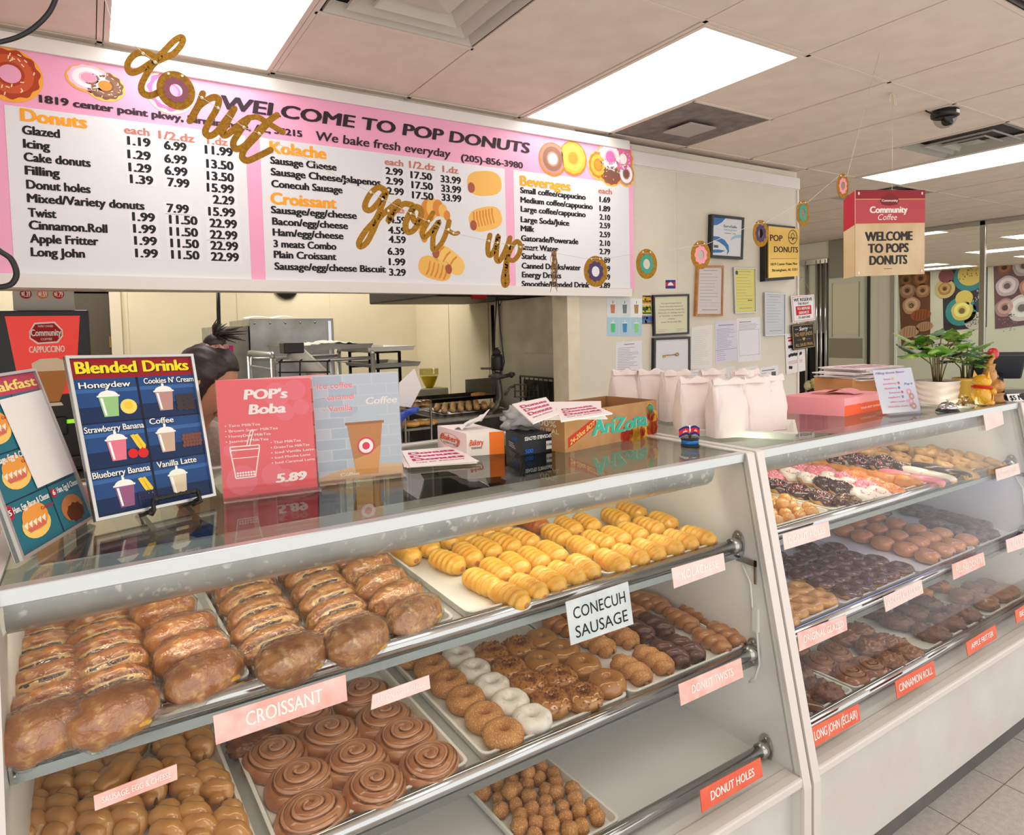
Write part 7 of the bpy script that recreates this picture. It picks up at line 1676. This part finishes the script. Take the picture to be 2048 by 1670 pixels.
Fm.text(f, 'Community', .36, .845, .68, .040, 1, .009, .03); Fm.text(f, 'COFFEE', .46, .818, .58, .013, 1, .009, .01); Fm.text(f, 'FAMILY OWNED', .44, .897, .60, .012, 1, .009, .01)
Fm.text(f, 'CAPPUCCINO', .33, .745, .71, .038, 1, .007, .04)
b = .44; Fm.shape(f, [(.45, b), (.62, b), (.70, b+.10), (.72, b+.19), (.35, b+.19), (.37, b+.10)], 2, .006); Fm.shape(f, [(.35, b+.19), (.72, b+.19), (.73, b+.245), (.62, b+.268), (.44, b+.266), (.345, b+.24)], 3, .007); Fm.shape(f, [(.42, b-.005), (.64, b-.005), (.66, b-.025), (.40, b-.025)], 3, .006)
part(f, 'backlit_front', [mat('lit red print', (214, 44, 28), .3, emit=.55)]+[flat(c) for c in ca[1:]], t)
f = MB(); Fm.rect(f, .60, .30, .86, .325, 0, .003); part(f, 'display', mat('lit green display', (150, 220, 40), .4, emit=.9), t)
f = MB(); f.box((x0+.05, CY_-.05, z0+.02), (x1-.05, CY_, z0+.07), bev=.006); part(f, 'drip_tray', M_DKSTEEL, t)
f = MB(); f.box((x0+.10, CY_-.03, z0+.16), (x1-.10, CY_, z0+.24), bev=.01); part(f, 'spout', M_BLACK, t)
q0, q1 = at(27, 621, 1, CY_+.1), at(146, 555, 1, CY_+.1); F = Face((q0.x, CY_+.1, z1), (q1.x, CY_+.1, z1), (q1.x, CY_+.1, q1.z), (q0.x, CY_+.1, q1.z))
f = MB(); F.card(f, .01, 0)
for i, (a, s) in enumerate(((.21, '1.39'), (.48, '1.59'), (.74, '1.79'))): F.disc(f, a, .50, .095, (1, 2, 3)[i], .001, 22); F.text(f, '$', a-.07, .46, a-.035, .09, 4, .002, .03); F.text(f, s, a-.03, .42, a+.07, .15, 4, .002, .04); F.text(f, ('12oz', '16oz', '20oz')[i], a-.04, .60, a+.04, .06, 4, .002, .01)
tag(f.build('price_header', [flat((190, 186, 184)), flat((176, 28, 40)), flat((230, 130, 84)), flat((206, 40, 50)), flat((250, 240, 236))]), 'grey header card with three round cup prices above the cappuccino machine', 'sign')
# proofer cabinets
PYc = 4.5; xa, xb, xc = kx(437, PYc), kx(500, PYc), kx(667, PYc); za, zb_ = kz(652, PYc, 470), kz(637, PYc, 580)
t = E('proofer_cabinet', ((xa+xb)/2, PYc+.3, 0), 'dull grey steel cabinet with paper notes taped to its front', 'cabinet'); f = MB(); f.box((xa, PYc, 0), (xb-.003, PYc+.7, za), bev=.004); part(f, 'cabinet_body', mat('dull galvanised steel', (176, 174, 164), .5, .5, c2=(160, 158, 150), nscale=12), t)
t2 = E('proofer_cabinet', ((xb+xc)/2, PYc+.3, 0), 'bright steel cabinet with riveted front behind the sheet pans', 'cabinet'); f = MB(); f.box((xb, PYc-.02, 0), (xc, PYc+.7, zb_), bev=.004); part(f, 'cabinet_body', M_STEEL, t2)
f = MB()
for i in range(6): f.lathe([(.008, 0), (.006, .004), (0, .005)], 8, M=Matrix.Translation((xb+.03+(xc-xb-.06)*i/5, PYc-.02, zb_-.03)) @ Matrix.Rotation(pi/2, 4, 'X'))
o = part(f, 'rivets', M_CHROME, t2); 
f = MB(); f.box((xc-.04, PYc-.03, .3), (xc-.02, PYc-.02, zb_-.02)); part(f, 'edge_trim', M_CHROME, t2)
for px, c, lb in (([(440, 734), (452, 734), (452, 692), (440, 692)], (228, 226, 218), 'white paper note on the dull grey cabinet'), ([(455, 712), (467, 712), (466, 691), (455, 691)], (240, 50, 150), 'bright pink sticky note on the dull grey cabinet'), ([(452, 732), (467, 732), (466, 713), (452, 713)], (60, 220, 40), 'bright green sticky note on the dull grey cabinet')):
    F = wallface(px, PYc-.001); f = MB(); F.card(f, .0008); tag(f.build('sticky_note', flat(c)), lb, 'note')
f = MB(); f.tube([at(436, 560, 1, PYc-.03), at(437, 620, 1, PYc-.03), at(438, 660, 1, PYc-.03), at(441, 720, 1, PYc-.03), at(441, 800, 1, PYc-.03)], .012, 8); tag(f.build('power_cable', M_BLACK), 'black cable running down beside the dull grey cabinet', 'cable')
f = MB(); c = at(573, 574, 1, 5.58); f.lathe([(.095, 0), (.095, .02), (.08, .03), (0, .03)], 28, M=Matrix.Translation(c+V((0, .018, 0))) @ Matrix.Rotation(pi/2, 4, 'X')); tag(f.build('wall_clock', M_BLACK), 'round black clock on the cream wall mostly hidden by the menu board', 'clock')
M_PARCHP = mat('crumpled parchment', (240, 236, 230), .8)
f = MB(); c = at(530, 634, 1, PYc+.1); c.z = zb_+.001; f.grid(16, 4, lambda a, b: c+V((-.12+.32*a, .1*b, .004+.012*abs(sin(a*6))+.008*b))); tag(f.build('parchment_sheet', M_PARCHP), 'flat parchment scraps on top of the bright steel cabinet', 'paper')
# sheet pan rack with pans
RY = 3.55; xa, xb = kx(545, RY), kx(745, RY); 
t = E('sheet_pan_rack', ((xa+xb)/2, RY+.3, 0), 'aluminium bakery rack holding the sheet pans', 'rack'); ztop = kz(712, RY, 660)
for x in (xa, xb):
    for y in (RY, RY+.6): f = MB(); f.tube([(x, y, 0), (x, y, ztop)], .014, 10); part(f, 'post', M_ALU, t)
f = MB()
for x in (xa, xb): f.tube([(x, RY, ztop), (x, RY+.02, ztop+.02), (x, RY+.58, ztop+.02), (x, RY+.6, ztop)], .014, 10)
f.tube([(xa, RY, ztop-.02), (xb, RY, ztop-.02)], .010, 8); f.tube([(xa, RY+.6, ztop-.02), (xb, RY+.6, ztop-.02)], .010, 8); part(f, 'top_frame', M_ALU, t)
for i in range(8):
    for x in (xa+.012, xb-.012): f = MB(); f.box((x-.008, RY, ztop-.06-.09*i), (x+.008, RY+.6, ztop-.056-.09*i)); part(f, 'runner', M_ALU, t)
def sheet_pan(x0, x1, y0, y1, z, label, m=None):
    f = MB(); R = []
    for ins, zz in ((.012, 0), (.003, .022), (0, .025), (.004, .025), (.014, .003)): R += [(x0+ins, y0+ins, z+zz), (x1-ins, y0+ins, z+zz), (x1-ins, y1-ins, z+zz), (x0+ins, y1-ins, z+zz)]
    f.add(R, [(0, 3, 2, 1)]+[(i*4+k, i*4+(k+1) % 4, i*4+4+(k+1) % 4, i*4+4+k) for i in range(4) for k in range(4)]+[(16, 17, 18, 19)], 0, False); return tag(f.build('sheet_pan', m or M_ALU), label, 'sheet pan', 'sheet pans in the kitchen')
zt_ = ztop+.036
sheet_pan(xa+.08, xb+.0, RY-.02, RY+.52, zt_, 'sheet pan with white parchment on top of the rack')
sheet_pan(kx(735, RY), kx(832, RY), RY+.0, RY+.5, kz(702, RY, 780), 'white lined sheet pan sticking out to the right at the top of the rack', M_TRAY)
sheet_pan(kx(738, RY)+.02, kx(842, RY), RY, RY+.5, kz(735, RY, 780), 'bare sheet pan sticking out below the white lined pan')
t = E('pan_support', (kx(790, RY), RY+.35, 0), 'dark rack carrying the two pans that stick out', 'rack')
for x in (kx(752, RY), kx(812, RY)): 
    for y in (RY+.1, RY+.45): f = MB(); f.tube([(x, y, 0), (x, y, kz(704, RY, 780))], .010, 8); part(f, 'post', M_DKSTEEL, t)
for zz in (kz(703, RY, 780), kz(736, RY, 780)):
    for y in (RY+.1, RY+.45): f = MB(); f.tube([(kx(752, RY), y, zz-.006), (kx(812, RY), y, zz-.006)], .006, 6); part(f, 'bar', M_DKSTEEL, t)
f = MB(); c = V(((xa+xb)/2+.06, RY+.2, zt_+.004)); f.grid(22, 9, lambda a, b: c+V((-.18+.36*a, -.20+.34*b, .004+.05*max(0, sin(a*pi))*(.4+.6*abs(nz((a*3, b*3, 0), 1.3, 2)))+.02*abs(nz((a*9, b*5, 0), 1, 4))))); tag(f.build('parchment_sheet', M_PARCHP), 'crumpled white parchment heaped on the top sheet pan', 'paper')
# paper roll with holder
c0, c1 = at(592, 706, 1, RY-.12), at(640, 750, 1, RY-.12); t = E('paper_roll', c0, 'white roll of paper leaning in a black wire holder', 'paper roll'); dd_ = (c1-c0).normalized()
f = MB(); f.tube([c0-dd_*.02, c1+dd_*.12], .044, 20); part(f, 'roll', mat('paper roll white', (226, 222, 214), .7), t)
f = MB(); f.box((c0.x-.07, c0.y-.05, c0.z-.0), (c0.x+.03, c0.y+.05, c0.z+.055), bev=.006); part(f, 'black_clip', M_BLACK, t)
f = MB()
for u0 in (560, 600, 655): f.tube([at(u0, 770, 1, RY-.18), at(u0, 722, 1, RY-.18), at(u0+4, 719, 1, RY-.16), at(u0+4, 722, 1, RY-.06)], .004, 6)
f.tube([at(556, 724, 1, RY-.18), at(660, 722, 1, RY-.18)], .004, 6); f.tube([at(556, 745, 1, RY-.18), at(660, 744, 1, RY-.18)], .004, 6)
zq = at(600, 770, 1, RY-.18).z; f.box((at(556, 770, 1, RY-.18).x, RY-.2, .0), (at(660, 770, 1, RY-.18).x, RY-.06, zq)); part(f, 'wire_holder', M_BLACK, t)
# filler with yellow cream hopper
FY = 4.30; table('work_table', (kx(770, FY), FY-.15, 0), (kx(925, FY), FY+.35, kz(801, FY, 865)), 'low steel table under the yellow filler machine')
q0, q1 = at(836, 800, 1, FY), at(897, 775, 1, FY); t = E('filling_machine', ((q0.x+q1.x)/2, FY+.1, q0.z), 'white donut filler with a clear hopper of yellow custard', 'filling machine')
f = MB(); f.box((q0.x, FY, q0.z), (q1.x, FY+.2, q1.z), bev=.008); part(f, 'base', mat('cream enamel', (222, 214, 186), .4), t)
c = at(859, 776, 1, FY+.1); s = (at(876, 740, 1, FY+.1).x-at(841, 740, 1, FY+.1).x)/2; hh = at(859, 737, 1, FY+.1).z-c.z
f = MB(); f.lathe([(s*.35, 0), (s*.55, hh*.15), (s, hh*.7), (s, hh), (s*.97, hh), (s*.97, hh*.7)], 20, c=c); part(f, 'hopper', thin_glass('hopper plastic', (238, 236, 214), 1.4), t)
f = MB(); f.lathe([(0, .004), (s*.33, .004), (s*.52, hh*.16), (s*.88, hh*.60), (0, hh*.60)], 20, c=c); part(f, 'custard', mat('yellow custard', (240, 206, 20), .4), t)
# fryer with drip screen and donut holes
FR = 3.32; xa, xb = kx(870, FR), kx(1035, FR); zf = kz(832, FR, 930)
t = E('donut_fryer', ((xa+xb)/2, FR+.35, 0), 'dark steel donut fryer with drip trays behind the counter', 'fryer')
f = MB(); f.box((xa, FR, 0), (xb, FR+.75, zf), bev=.006); part(f, 'tank', M_DKSTEEL, t)
f = MB(); f.box((xa-.03, FR-.05, zf-.02), (xb+.03, FR, zf), bev=.004); part(f, 'front_ledge', M_INOX, t)
f = MB(); f.box((kx(930, FR+.75), FR+.74, zf), (kx(1000, FR+.75), FR+.76, kz(757, FR+.75, 960))); part(f, 'splash_guard', M_STEEL, t)
f = MB(); a, b = kx(880, FR+.05), kx(1005, FR+.05)
for i in range(14): y = FR+.05+.36*i/13; f.tube([(a, y, zf+.012), (b, y, zf+.012)], .002, 5)
for x in (a, b): f.tube([(x, FR+.05, zf+.014), (x, FR+.41, zf+.014)], .005, 6)
part(f, 'drip_screen', M_CHROME, t)
hK = [blob_food('fried_donut_hole', 'donut hole', mat('pale fried dough', (206, 166, 110), .5, c2=(184, 136, 80), nscale=40), .018, .018, .017, s, .003, 2.4, nu=14, nv=10) for s in (1, 2)]
n = 0
for j in range(6):
    for i in range(7):
        P = V((a+.03+(b-a-.06)*(i+.5*(j % 2))/6.6, FR+.08+.05*j, zf+.015)); place(hK[n % 2], P, (0, 0, n*1.3), 'pale fried donut hole draining on the fryer screen, %s row, %s from the left' % ('front' if j == 0 else ORD[j], 'first' if i == 0 else ORD[i]), 'donut holes draining on the fryer'); n += 1
sheet_pan(kx(838, FR+.5), kx(985, FR+.5), FR+.46, FR+.73, zf+.03, 'dark drip pan at the back of the fryer', M_DKSTEEL)
o = ring_donut('fried_ring', 'fried donut', M_ORG, None, .034, .020, .7, 3, .004); o.location = (kx(955, FR+.58), FR+.58, zf+.034); o['label'] = 'single fried ring donut on the back drip pan of the fryer'
# small cooling rack with donuts, lower left of the fryer
KY = 3.05+.12; xa, xb = kx(806, KY), kx(858, KY); zk = kz(856, KY, 835)
t = E('cooling_rack', ((xa+xb)/2, KY+.15, 0), 'low wire cooling rack with a few donuts left of the fryer', 'rack')
for zz in (zk, zk+.10, zk-.12): f = MB(); f.box((xa, KY, zz-.012), (xb, KY+.3, zz)); part(f, 'wire_shelf', M_INOX, t)
for x in (xa, xb):
    for y in (KY, KY+.3): f = MB(); f.tube([(x, y, 0), (x, y, zk+.12)], .006, 6); part(f, 'post', M_INOX, t)
o = ring_donut('rack_donut', 'fried donut', M_GLZ, None, .030, .019, .8, 5, .003)
for i, (u, dy) in enumerate(((818, .06), (836, .08), (852, .06))): place(o, V((kx(u, KY+dy), KY+dy, zk+.001)), (0, 0, i), 'glazed ring donut on the lower wire shelf, %s' % ('left one', 'middle one', 'right one')[i], 'donuts on the cooling rack')
o = ring_donut('rack_chocolate_donut', 'fried donut', M_YEAST, M_CHOCGLZ, .030, .019, .8, 6, .003)
for i, (u, dy) in enumerate(((820, .08), (842, .10))): place(o, V((kx(u, KY+dy), KY+dy, zk+.101)), (0, 0, i), 'dark glazed ring on the upper wire shelf, %s' % ('left one', 'right one')[i], 'donuts on the cooling rack')
# dough depositor hanging over the fryer
DY = 3.30; M_CAST = mat('grey cast metal', (104, 102, 96), .45, .7, c2=(80, 78, 74), nscale=30)
def D(u, v, dy=0): return at(u, v, 1, DY+dy)
t = E('dough_depositor', D(985, 830), 'cast metal dough depositor with black motor hanging over the fryer', 'dough depositor')
c = D(994, 725); f = MB(); f.lathe([(.0, -.045), (.034, -.045), (.036, -.03), (.036, .03), (.032, .045), (0, .045)], 24, c=c); part(f, 'motor', M_BLACK, t)
f = MB(); f.lathe([(.02, .045), (.024, .06), (.016, .075), (0, .08)], 14, c=c); f.tube([c+V((0, 0, .07)), c+V((.01, 0, .085)), c+V((-.012, .005, .08))], .006, 6); part(f, 'motor_cap', mat('dusty motor top', (54, 50, 46), .8), t)
f = MB()
for s in (-.026, .026): f.box((c.x+s-.004, c.y-.01, c.z-.075), (c.x+s+.004, c.y+.01, c.z-.04))
f.box((c.x-.045, c.y-.03, c.z-.085), (c.x+.045, c.y+.03, c.z-.073), bev=.003); part(f, 'motor_bracket', M_CAST, t)
f = MB(); b_ = D(993, 752); f.blob(lambda d_: b_+V((d_.x*.036, d_.y*.03, d_.z*.026)), 18, 12); f.tube([b_, D(998, 775), D(1000, 795), D(994, 812), D(985, 824)], [.022, .018, .017, .016, .014], 14); f.tube([D(985, 824), D(976, 834)], [.015, .012], 12); part(f, 'spout_arm', M_CAST, t)
f = MB(); f.tube([D(962, 737), D(1000, 737)], .006, 8); f.tube([D(985, 758), D(1028, 748)], .012, 10); f.lathe([(.018, -.006), (.018, .006), (0, .006)], 14, M=Matrix.Translation(D(1022, 750)) @ Matrix.Rotation(1.2, 4, 'Y')); part(f, 'crank', M_CAST, t)
f = MB(); f.tube([D(1010, 790), D(1020, 775), D(1030, 772)], .008, 8)
for u in (1030, 1052, 1075): f.tube([D(u, 795), D(u, 768)], .005, 6)
for v in (769, 782, 794): f.tube([D(1028, v), D(1080, v)], .004, 6)
part(f, 'guide_frame', M_CAST, t)
f = MB(); tp = D(994, 585); f.tube([c+V((-.02, 0, .04)), tp*.6+c*.4+V((-.012, 0, 0)), tp], .004, 6); f.tube([c+V((.03, 0, -.06)), c+V((.05, 0, .0)), tp*.5+c*.5+V((.02, 0, 0)), tp+V((.006, 0, 0))], .004, 6); f.tube([tp, V((tp.x, tp.y, CEIL-.02))], .006, 6); f.tube([tp+V((.0, 0, -.03)), tp+V((.03, 0, -.05)), tp+V((.012, 0, -.08))], .003, 6); part(f, 'cables', M_BLACK, t)
# extractor hood, red alarm, steel cold cabinet
t = E('extractor_hood', (2.1, 3.8, 1.71), 'black extractor hood just under the menu board', 'hood')
f = MB(); f.box((kx(876, 3.5), 3.5, 1.715), (2.50, 4.6, 2.1), bev=.01); part(f, 'canopy', mat('sooty black sheet', (26, 24, 22), .5), t)
f = MB(); f.box((kx(950, 3.46), 3.46, 1.70), (kx(977, 3.46), 3.498, 1.73), bev=.004); tag(f.build('red_alarm', flat((190, 30, 36))), 'small red box on the hood edge under the menu board', 'alarm box')
t = E('cold_cabinet', (2.44, 3.55, 0), 'tall steel cabinet behind the wooden jamb', 'cabinet'); 
f = MB(); f.box((2.36, 3.10, 0), (2.525, 3.92, 1.71), bev=.004); part(f, 'cabinet_body', mat('scuffed steel sheet', (206, 202, 190), .35, .45, c2=(180, 176, 164), nscale=5, ndet=7), t)
f = MB(); f.box((2.345, 3.14, .5), (2.36, 3.55, 1.36), bev=.003); part(f, 'door', mat('steel cabinet door', (196, 194, 184), .3, .5), t)
f = MB(); f.tube([(2.33, 3.90, .2), (2.33, 3.90, 1.68)], .012, 8); part(f, 'corner_pipe', M_DKSTEEL, t)
t = E('wire_screen_rack', (2.28, 3.3, 0), 'dark wire screen rack standing before the steel cabinet', 'rack')
f = MB(); 
for i in range(9): x = 2.24+.0*i; y = 3.08+.05*i; f.tube([(2.27, y, .3), (2.27, y, 1.22)], .003, 6)
f.tube([(2.27, 3.08, 1.22), (2.27, 3.48, 1.22)], .006, 6); f.tube([(2.27, 3.08, 0), (2.27, 3.08, 1.22)], .006, 6); f.tube([(2.27, 3.48, 0), (2.27, 3.48, 1.22)], .006, 6); f.box((2.28, 3.10, .3), (2.29, 3.46, 1.20)); part(f, 'screen', M_DKSTEEL, t)
t = E('carton', (-.27, 2.05, 0), 'added orange brown carton standing on the floor behind the left end of the case', 'carton')  # added stand-in for an orange reflection and an unclear orange thing
f = MB(); f.box((-.50, 1.88, 0), (-.09, 2.25, 1.0), bev=.004); part(f, 'carton_body', mat('orange card', (214, 138, 54), .7, c2=(196, 118, 44), nscale=9), t)
f = MB(); f.box((-.31, 1.876, .001), (-.27, 1.88, 1.0)); f.box((-.31, 1.88, 1.0), (-.27, 2.25, 1.002)); part(f, 'packing_tape', flat((226, 190, 130), .3), t)
# stack of pink boxes behind the boba sign
for i in range(4):
    z0 = TZ+.056*i; t = E('donut_box', (.36, 1.66, z0), 'pink donut box with orange scallops behind the boba sign, %s of its stack' % ('bottom', 'second from bottom', 'third from bottom', 'top')[i], 'box', 'pink boxes behind the boba sign')
    f = MB(); f.box((.26, 1.60, z0), (.52, 1.76, z0+.054), 0); F = Face((.26, 1.60, z0), (.52, 1.60, z0), (.52, 1.60, z0+.054), (.26, 1.60, z0+.054))
    F.shape(f, [(0, 0), (1, 0), (1, .5)]+[(1-k/40, .5+.12*abs(sin(k*pi/2.5))) for k in range(1, 40)]+[(0, .5)], 1, .0006); part(f, 'carton', [M_PBOX, flat((232, 88, 50))], t)

# ================================================================= the person behind the counter
def skinned(name, chains, mats, parent, lvl=2):
    """one continuous surface grown over joints; chains = lists of ((x, y, z), radius); shared joints join the chains"""
    vs = []; rad = []; ed = []; idx = {}
    for ch in chains:
        last = None
        for p, r in ch:
            k = tuple(round(x, 4) for x in p)
            if k not in idx: idx[k] = len(vs); vs.append(p); rad.append(r)
            if last is not None and idx[k] != last: ed.append((last, idx[k]))
            last = idx[k]
    me = bpy.data.meshes.new(name+'_joints'); me.from_pydata(vs, ed, []); o = bpy.data.objects.new(name, me); COL.objects.link(o)
    md = o.modifiers.new('grow', 'SKIN'); md.use_smooth_shade = True
    for i, r in enumerate(rad):
        r = r if isinstance(r, tuple) else (r, r); me.skin_vertices[0].data[i].radius = r
    me.skin_vertices[0].data[0].use_root = True
    s = o.modifiers.new('soft', 'SUBSURF'); s.levels = lvl; s.render_levels = lvl
    dg = bpy.context.evaluated_depsgraph_get(); m2 = bpy.data.meshes.new_from_object(o.evaluated_get(dg)); bpy.data.objects.remove(o); m2.name = name
    for m in mats: m2.materials.append(m)
    for p in m2.polygons: p.use_smooth = True
    o = bpy.data.objects.new(name, m2); COL.objects.link(o); o.parent = parent; o.location = -root_loc(parent); return o
t = E('person', (.12, 2.2, 0), 'person with dark tied up hair and blue gloves bending behind the drink boards', 'person')
M_SKIN = mat('skin', (206, 152, 118), .5, sss=.15); M_HAIR = mat('black hair', (30, 24, 24), .4, c2=(50, 40, 38), nscale=120); M_HOOD = mat('grey beige hoodie', (176, 160, 150), .85, c2=(160, 146, 138), nscale=90, bump=.2, bscale=300); M_GLOVE = mat('blue nitrile', (46, 78, 190), .4); M_PANTS = mat('dark trousers', (44, 44, 52), .8)
pel, chest, neck = (.10, 2.24, .92), (.17, 2.16, 1.20), (.215, 2.06, 1.285); h0, h1, h2 = (.245, 2.005, 1.325), (.262, 1.985, 1.385), (.262, 1.985, 1.43)
shR, elR, wrR, haR = (.30, 2.10, 1.20), (.52, 2.08, 1.04), (.745, 1.98, 1.19), (.80, 1.955, 1.235); shL, elL, wrL, haL = (.05, 2.06, 1.20), (.10, 1.93, .98), (.27, 1.90, .93), (.33, 1.89, .93)
skinned('body', [[(pel, .115), ((.13, 2.21, 1.05), .105), (chest, (.12, .10)), (neck, .048), (h0, .060), (h1, (.074, .085)), (h2, (.066, .075))], [(chest, (.12, .10)), (shR, .05), (elR, .038), (wrR, .026)], [(chest, (.12, .10)), (shL, .05), (elL, .038), (wrL, .026)],
    [(pel, .115), ((.04, 2.26, .85), .085), ((.04, 2.24, .47), .055), ((.03, 2.28, .08), .04), ((.05, 2.18, .035), .035)], [(pel, .115), ((.19, 2.26, .85), .085), ((.20, 2.24, .47), .055), ((.20, 2.28, .08), .04), ((.22, 2.18, .035), .035)]], [M_SKIN], t)
o = skinned('hoodie', [[((.10, 2.24, .90), .128), ((.13, 2.21, 1.05), .122), (chest, (.135, .115)), ((.205, 2.085, 1.265), .065)], [(chest, (.135, .115)), (shR, .066), (elR, .054), ((.725, 1.985, 1.175), .038)], [(chest, (.135, .115)), (shL, .066), (elL, .054), ((.25, 1.905, .935), .038)]], [M_HOOD], t)
o = skinned('trousers', [[((.105, 2.24, .93), .122), ((.04, 2.26, .85), .095), ((.04, 2.24, .47), .068), ((.03, 2.28, .10), .055)], [((.105, 2.24, .93), .122), ((.19, 2.26, .85), .095), ((.20, 2.24, .47), .068), ((.20, 2.28, .10), .055)]], [M_PANTS], t)
for s in (0, 1):
    f = MB(); x = (.04, .21)[s]; f.blob(lambda d_: V((x+d_.x*.045, 2.20+d_.y*.12, .04+max(-.04, d_.z*.05))), 20, 12); part(f, 'shoe', M_BLACK, t)
def glove(wr, ha, dirs, th, name):
    ch = [[(wr, .028), (ha, (.030, .022))]]
    w = V(ha)
    for (dx_, dy_, dz_), L in dirs:
        d_ = V((dx_, dy_, dz_)).normalized(); p1 = w+d_*.035; p2 = p1+d_*L*.5+V((0, 0, -.004)); p3 = p2+d_*L*.4+V((.002, .004, -.012)); ch.append([(ha, (.030, .022)), (tuple(p1), .0105), (tuple(p2), .0098), (tuple(p3), .0082)])
    return skinned(name, ch, [M_GLOVE], t, 2)
glove(wrR, haR, [((.75, -.55, .62), .055), ((.85, -.28, .60), .065), ((.9, 0, .55), .062), ((.85, .3, .45), .050), ((-.2, -.6, .85), .045)], 0, 'glove')
glove(wrL, haL, [((.9, -.5, -.1), .055), ((1, -.22, -.1), .065), ((1, .05, -.1), .062), ((.9, .32, -.1), .050), ((.5, -.8, .3), .045)], 0, 'glove')
# head details: the face turned to the right and down, hair tied high
HC = V((.262, 1.985, 1.385)); MH = Matrix.Translation(HC) @ Matrix.Rotation(-.35, 4, 'Z') @ Matrix.Rotation(.55, 4, 'Y')      # local +x = where the face looks
f = MB(); f.blob(lambda d_: V((d_.x*.080-.006, d_.y*.080, d_.z*.104+.002)) + (V((.016, 0, 0)) if d_.x > .8 and abs(d_.z+.1) < .25 and abs(d_.y) < .2 else V((0, 0, 0))), 30, 20, 0, MH)
hd = part(f, 'face', M_SKIN, t)
for s in (-1, 1):
    f = MB(); f.blob(lambda d_: V((.066+d_.x*.008, s*.030+d_.y*.013, .002+d_.z*.007)), 12, 8, 0, MH); e_ = part(f, 'eye', flat((240, 236, 232)), t)
    f = MB(); f.blob(lambda d_: V((.0715+d_.x*.004, s*.030+d_.y*.006, .002+d_.z*.006)), 10, 6, 0, MH); part(f, 'iris', flat((40, 24, 18)), e_)
    f = MB(); f.tube([(.067, s*.014, .020), (.070, s*.030, .026), (.060, s*.046, .022)], .0032, 6, M=MH); part(f, 'eyebrow', M_HAIR, t)
    f = MB(); f.blob(lambda d_: V((-.006+d_.x*.016, s*.080+d_.y*.010, -.004+d_.z*.030)), 14, 10, 0, MH); part(f, 'ear', M_SKIN, t)
f = MB(); f.blob(lambda d_: V((.072+d_.x*.016*(1-.4*d_.z), d_.y*.013, -.022+d_.z*.024)), 14, 10, 0, MH); part(f, 'nose', M_SKIN, t)
f = MB(); f.blob(lambda d_: V((.066+d_.x*.009, d_.y*.022, -.056+d_.z*.007)), 14, 8, 0, MH); part(f, 'lips', mat('lips', (176, 96, 88), .45), t)
f = MB()
def hairfn(d_):
    k = 1.0; p = V((d_.x*.088-.012, d_.y*.089, d_.z*.108+.008))
    if d_.x > .35 and d_.z < .55: p.x = min(p.x, .022+.03*max(0, d_.z))
    if d_.z < -.35: p.z = max(p.z, -.055-.02*(-d_.x))
    return p+d_*.0022*sin(18*math.atan2(d_.y, d_.z+.001))
f.blob(hairfn, 44, 28, 0, MH); hr = part(f, 'hair', M_HAIR, t)
f = MB(); rn = random.Random(3)
kn = MH @ V((-.035, .0, .112))
for i in range(46):
    a = rn.uniform(0, 6.28); up_ = V((.5*cos(a)+.45, .5*sin(a)-.1, rn.uniform(.2, 1.0))).normalized(); L = rn.uniform(.04, .085)
    f.tube([kn, kn+up_*L*.5+V((0, 0, .006)), kn+up_*L+V((.012, 0, -.014))], [.0045, .0035, .0008], 5)
f.blob(lambda d_: kn+V((d_.x*.030, d_.y*.030, d_.z*.026)), 16, 10); part(f, 'ponytail', M_HAIR, hr)
f = MB(); f.tube([kn+V((.027*cos(2*pi*i/18), .027*sin(2*pi*i/18), -.012+.004*sin(i*2.4))) for i in range(18)], .009, 8, 0, True); part(f, 'scrunchie', mat('floral scrunchie', (206, 170, 160), .8, c2=(120, 60, 60), nscale=90), hr)
# sheet of white paper in the gloved hand
f = MB(); c = V(haR)+V((.03, -.01, .02)); q = [at(798, 812, 1, 1.95), at(822, 815, 1, 1.95), at(843, 775, 1, 1.95), at(829, 737, 1, 1.95), at(798, 766, 1, 1.95)]; f.slab(q, (0, -1, 0), .0012); tag(f.build('paper_sheet', flat((244, 242, 242), .7)), 'white tissue sheet held up in the blue gloved hand', 'paper')
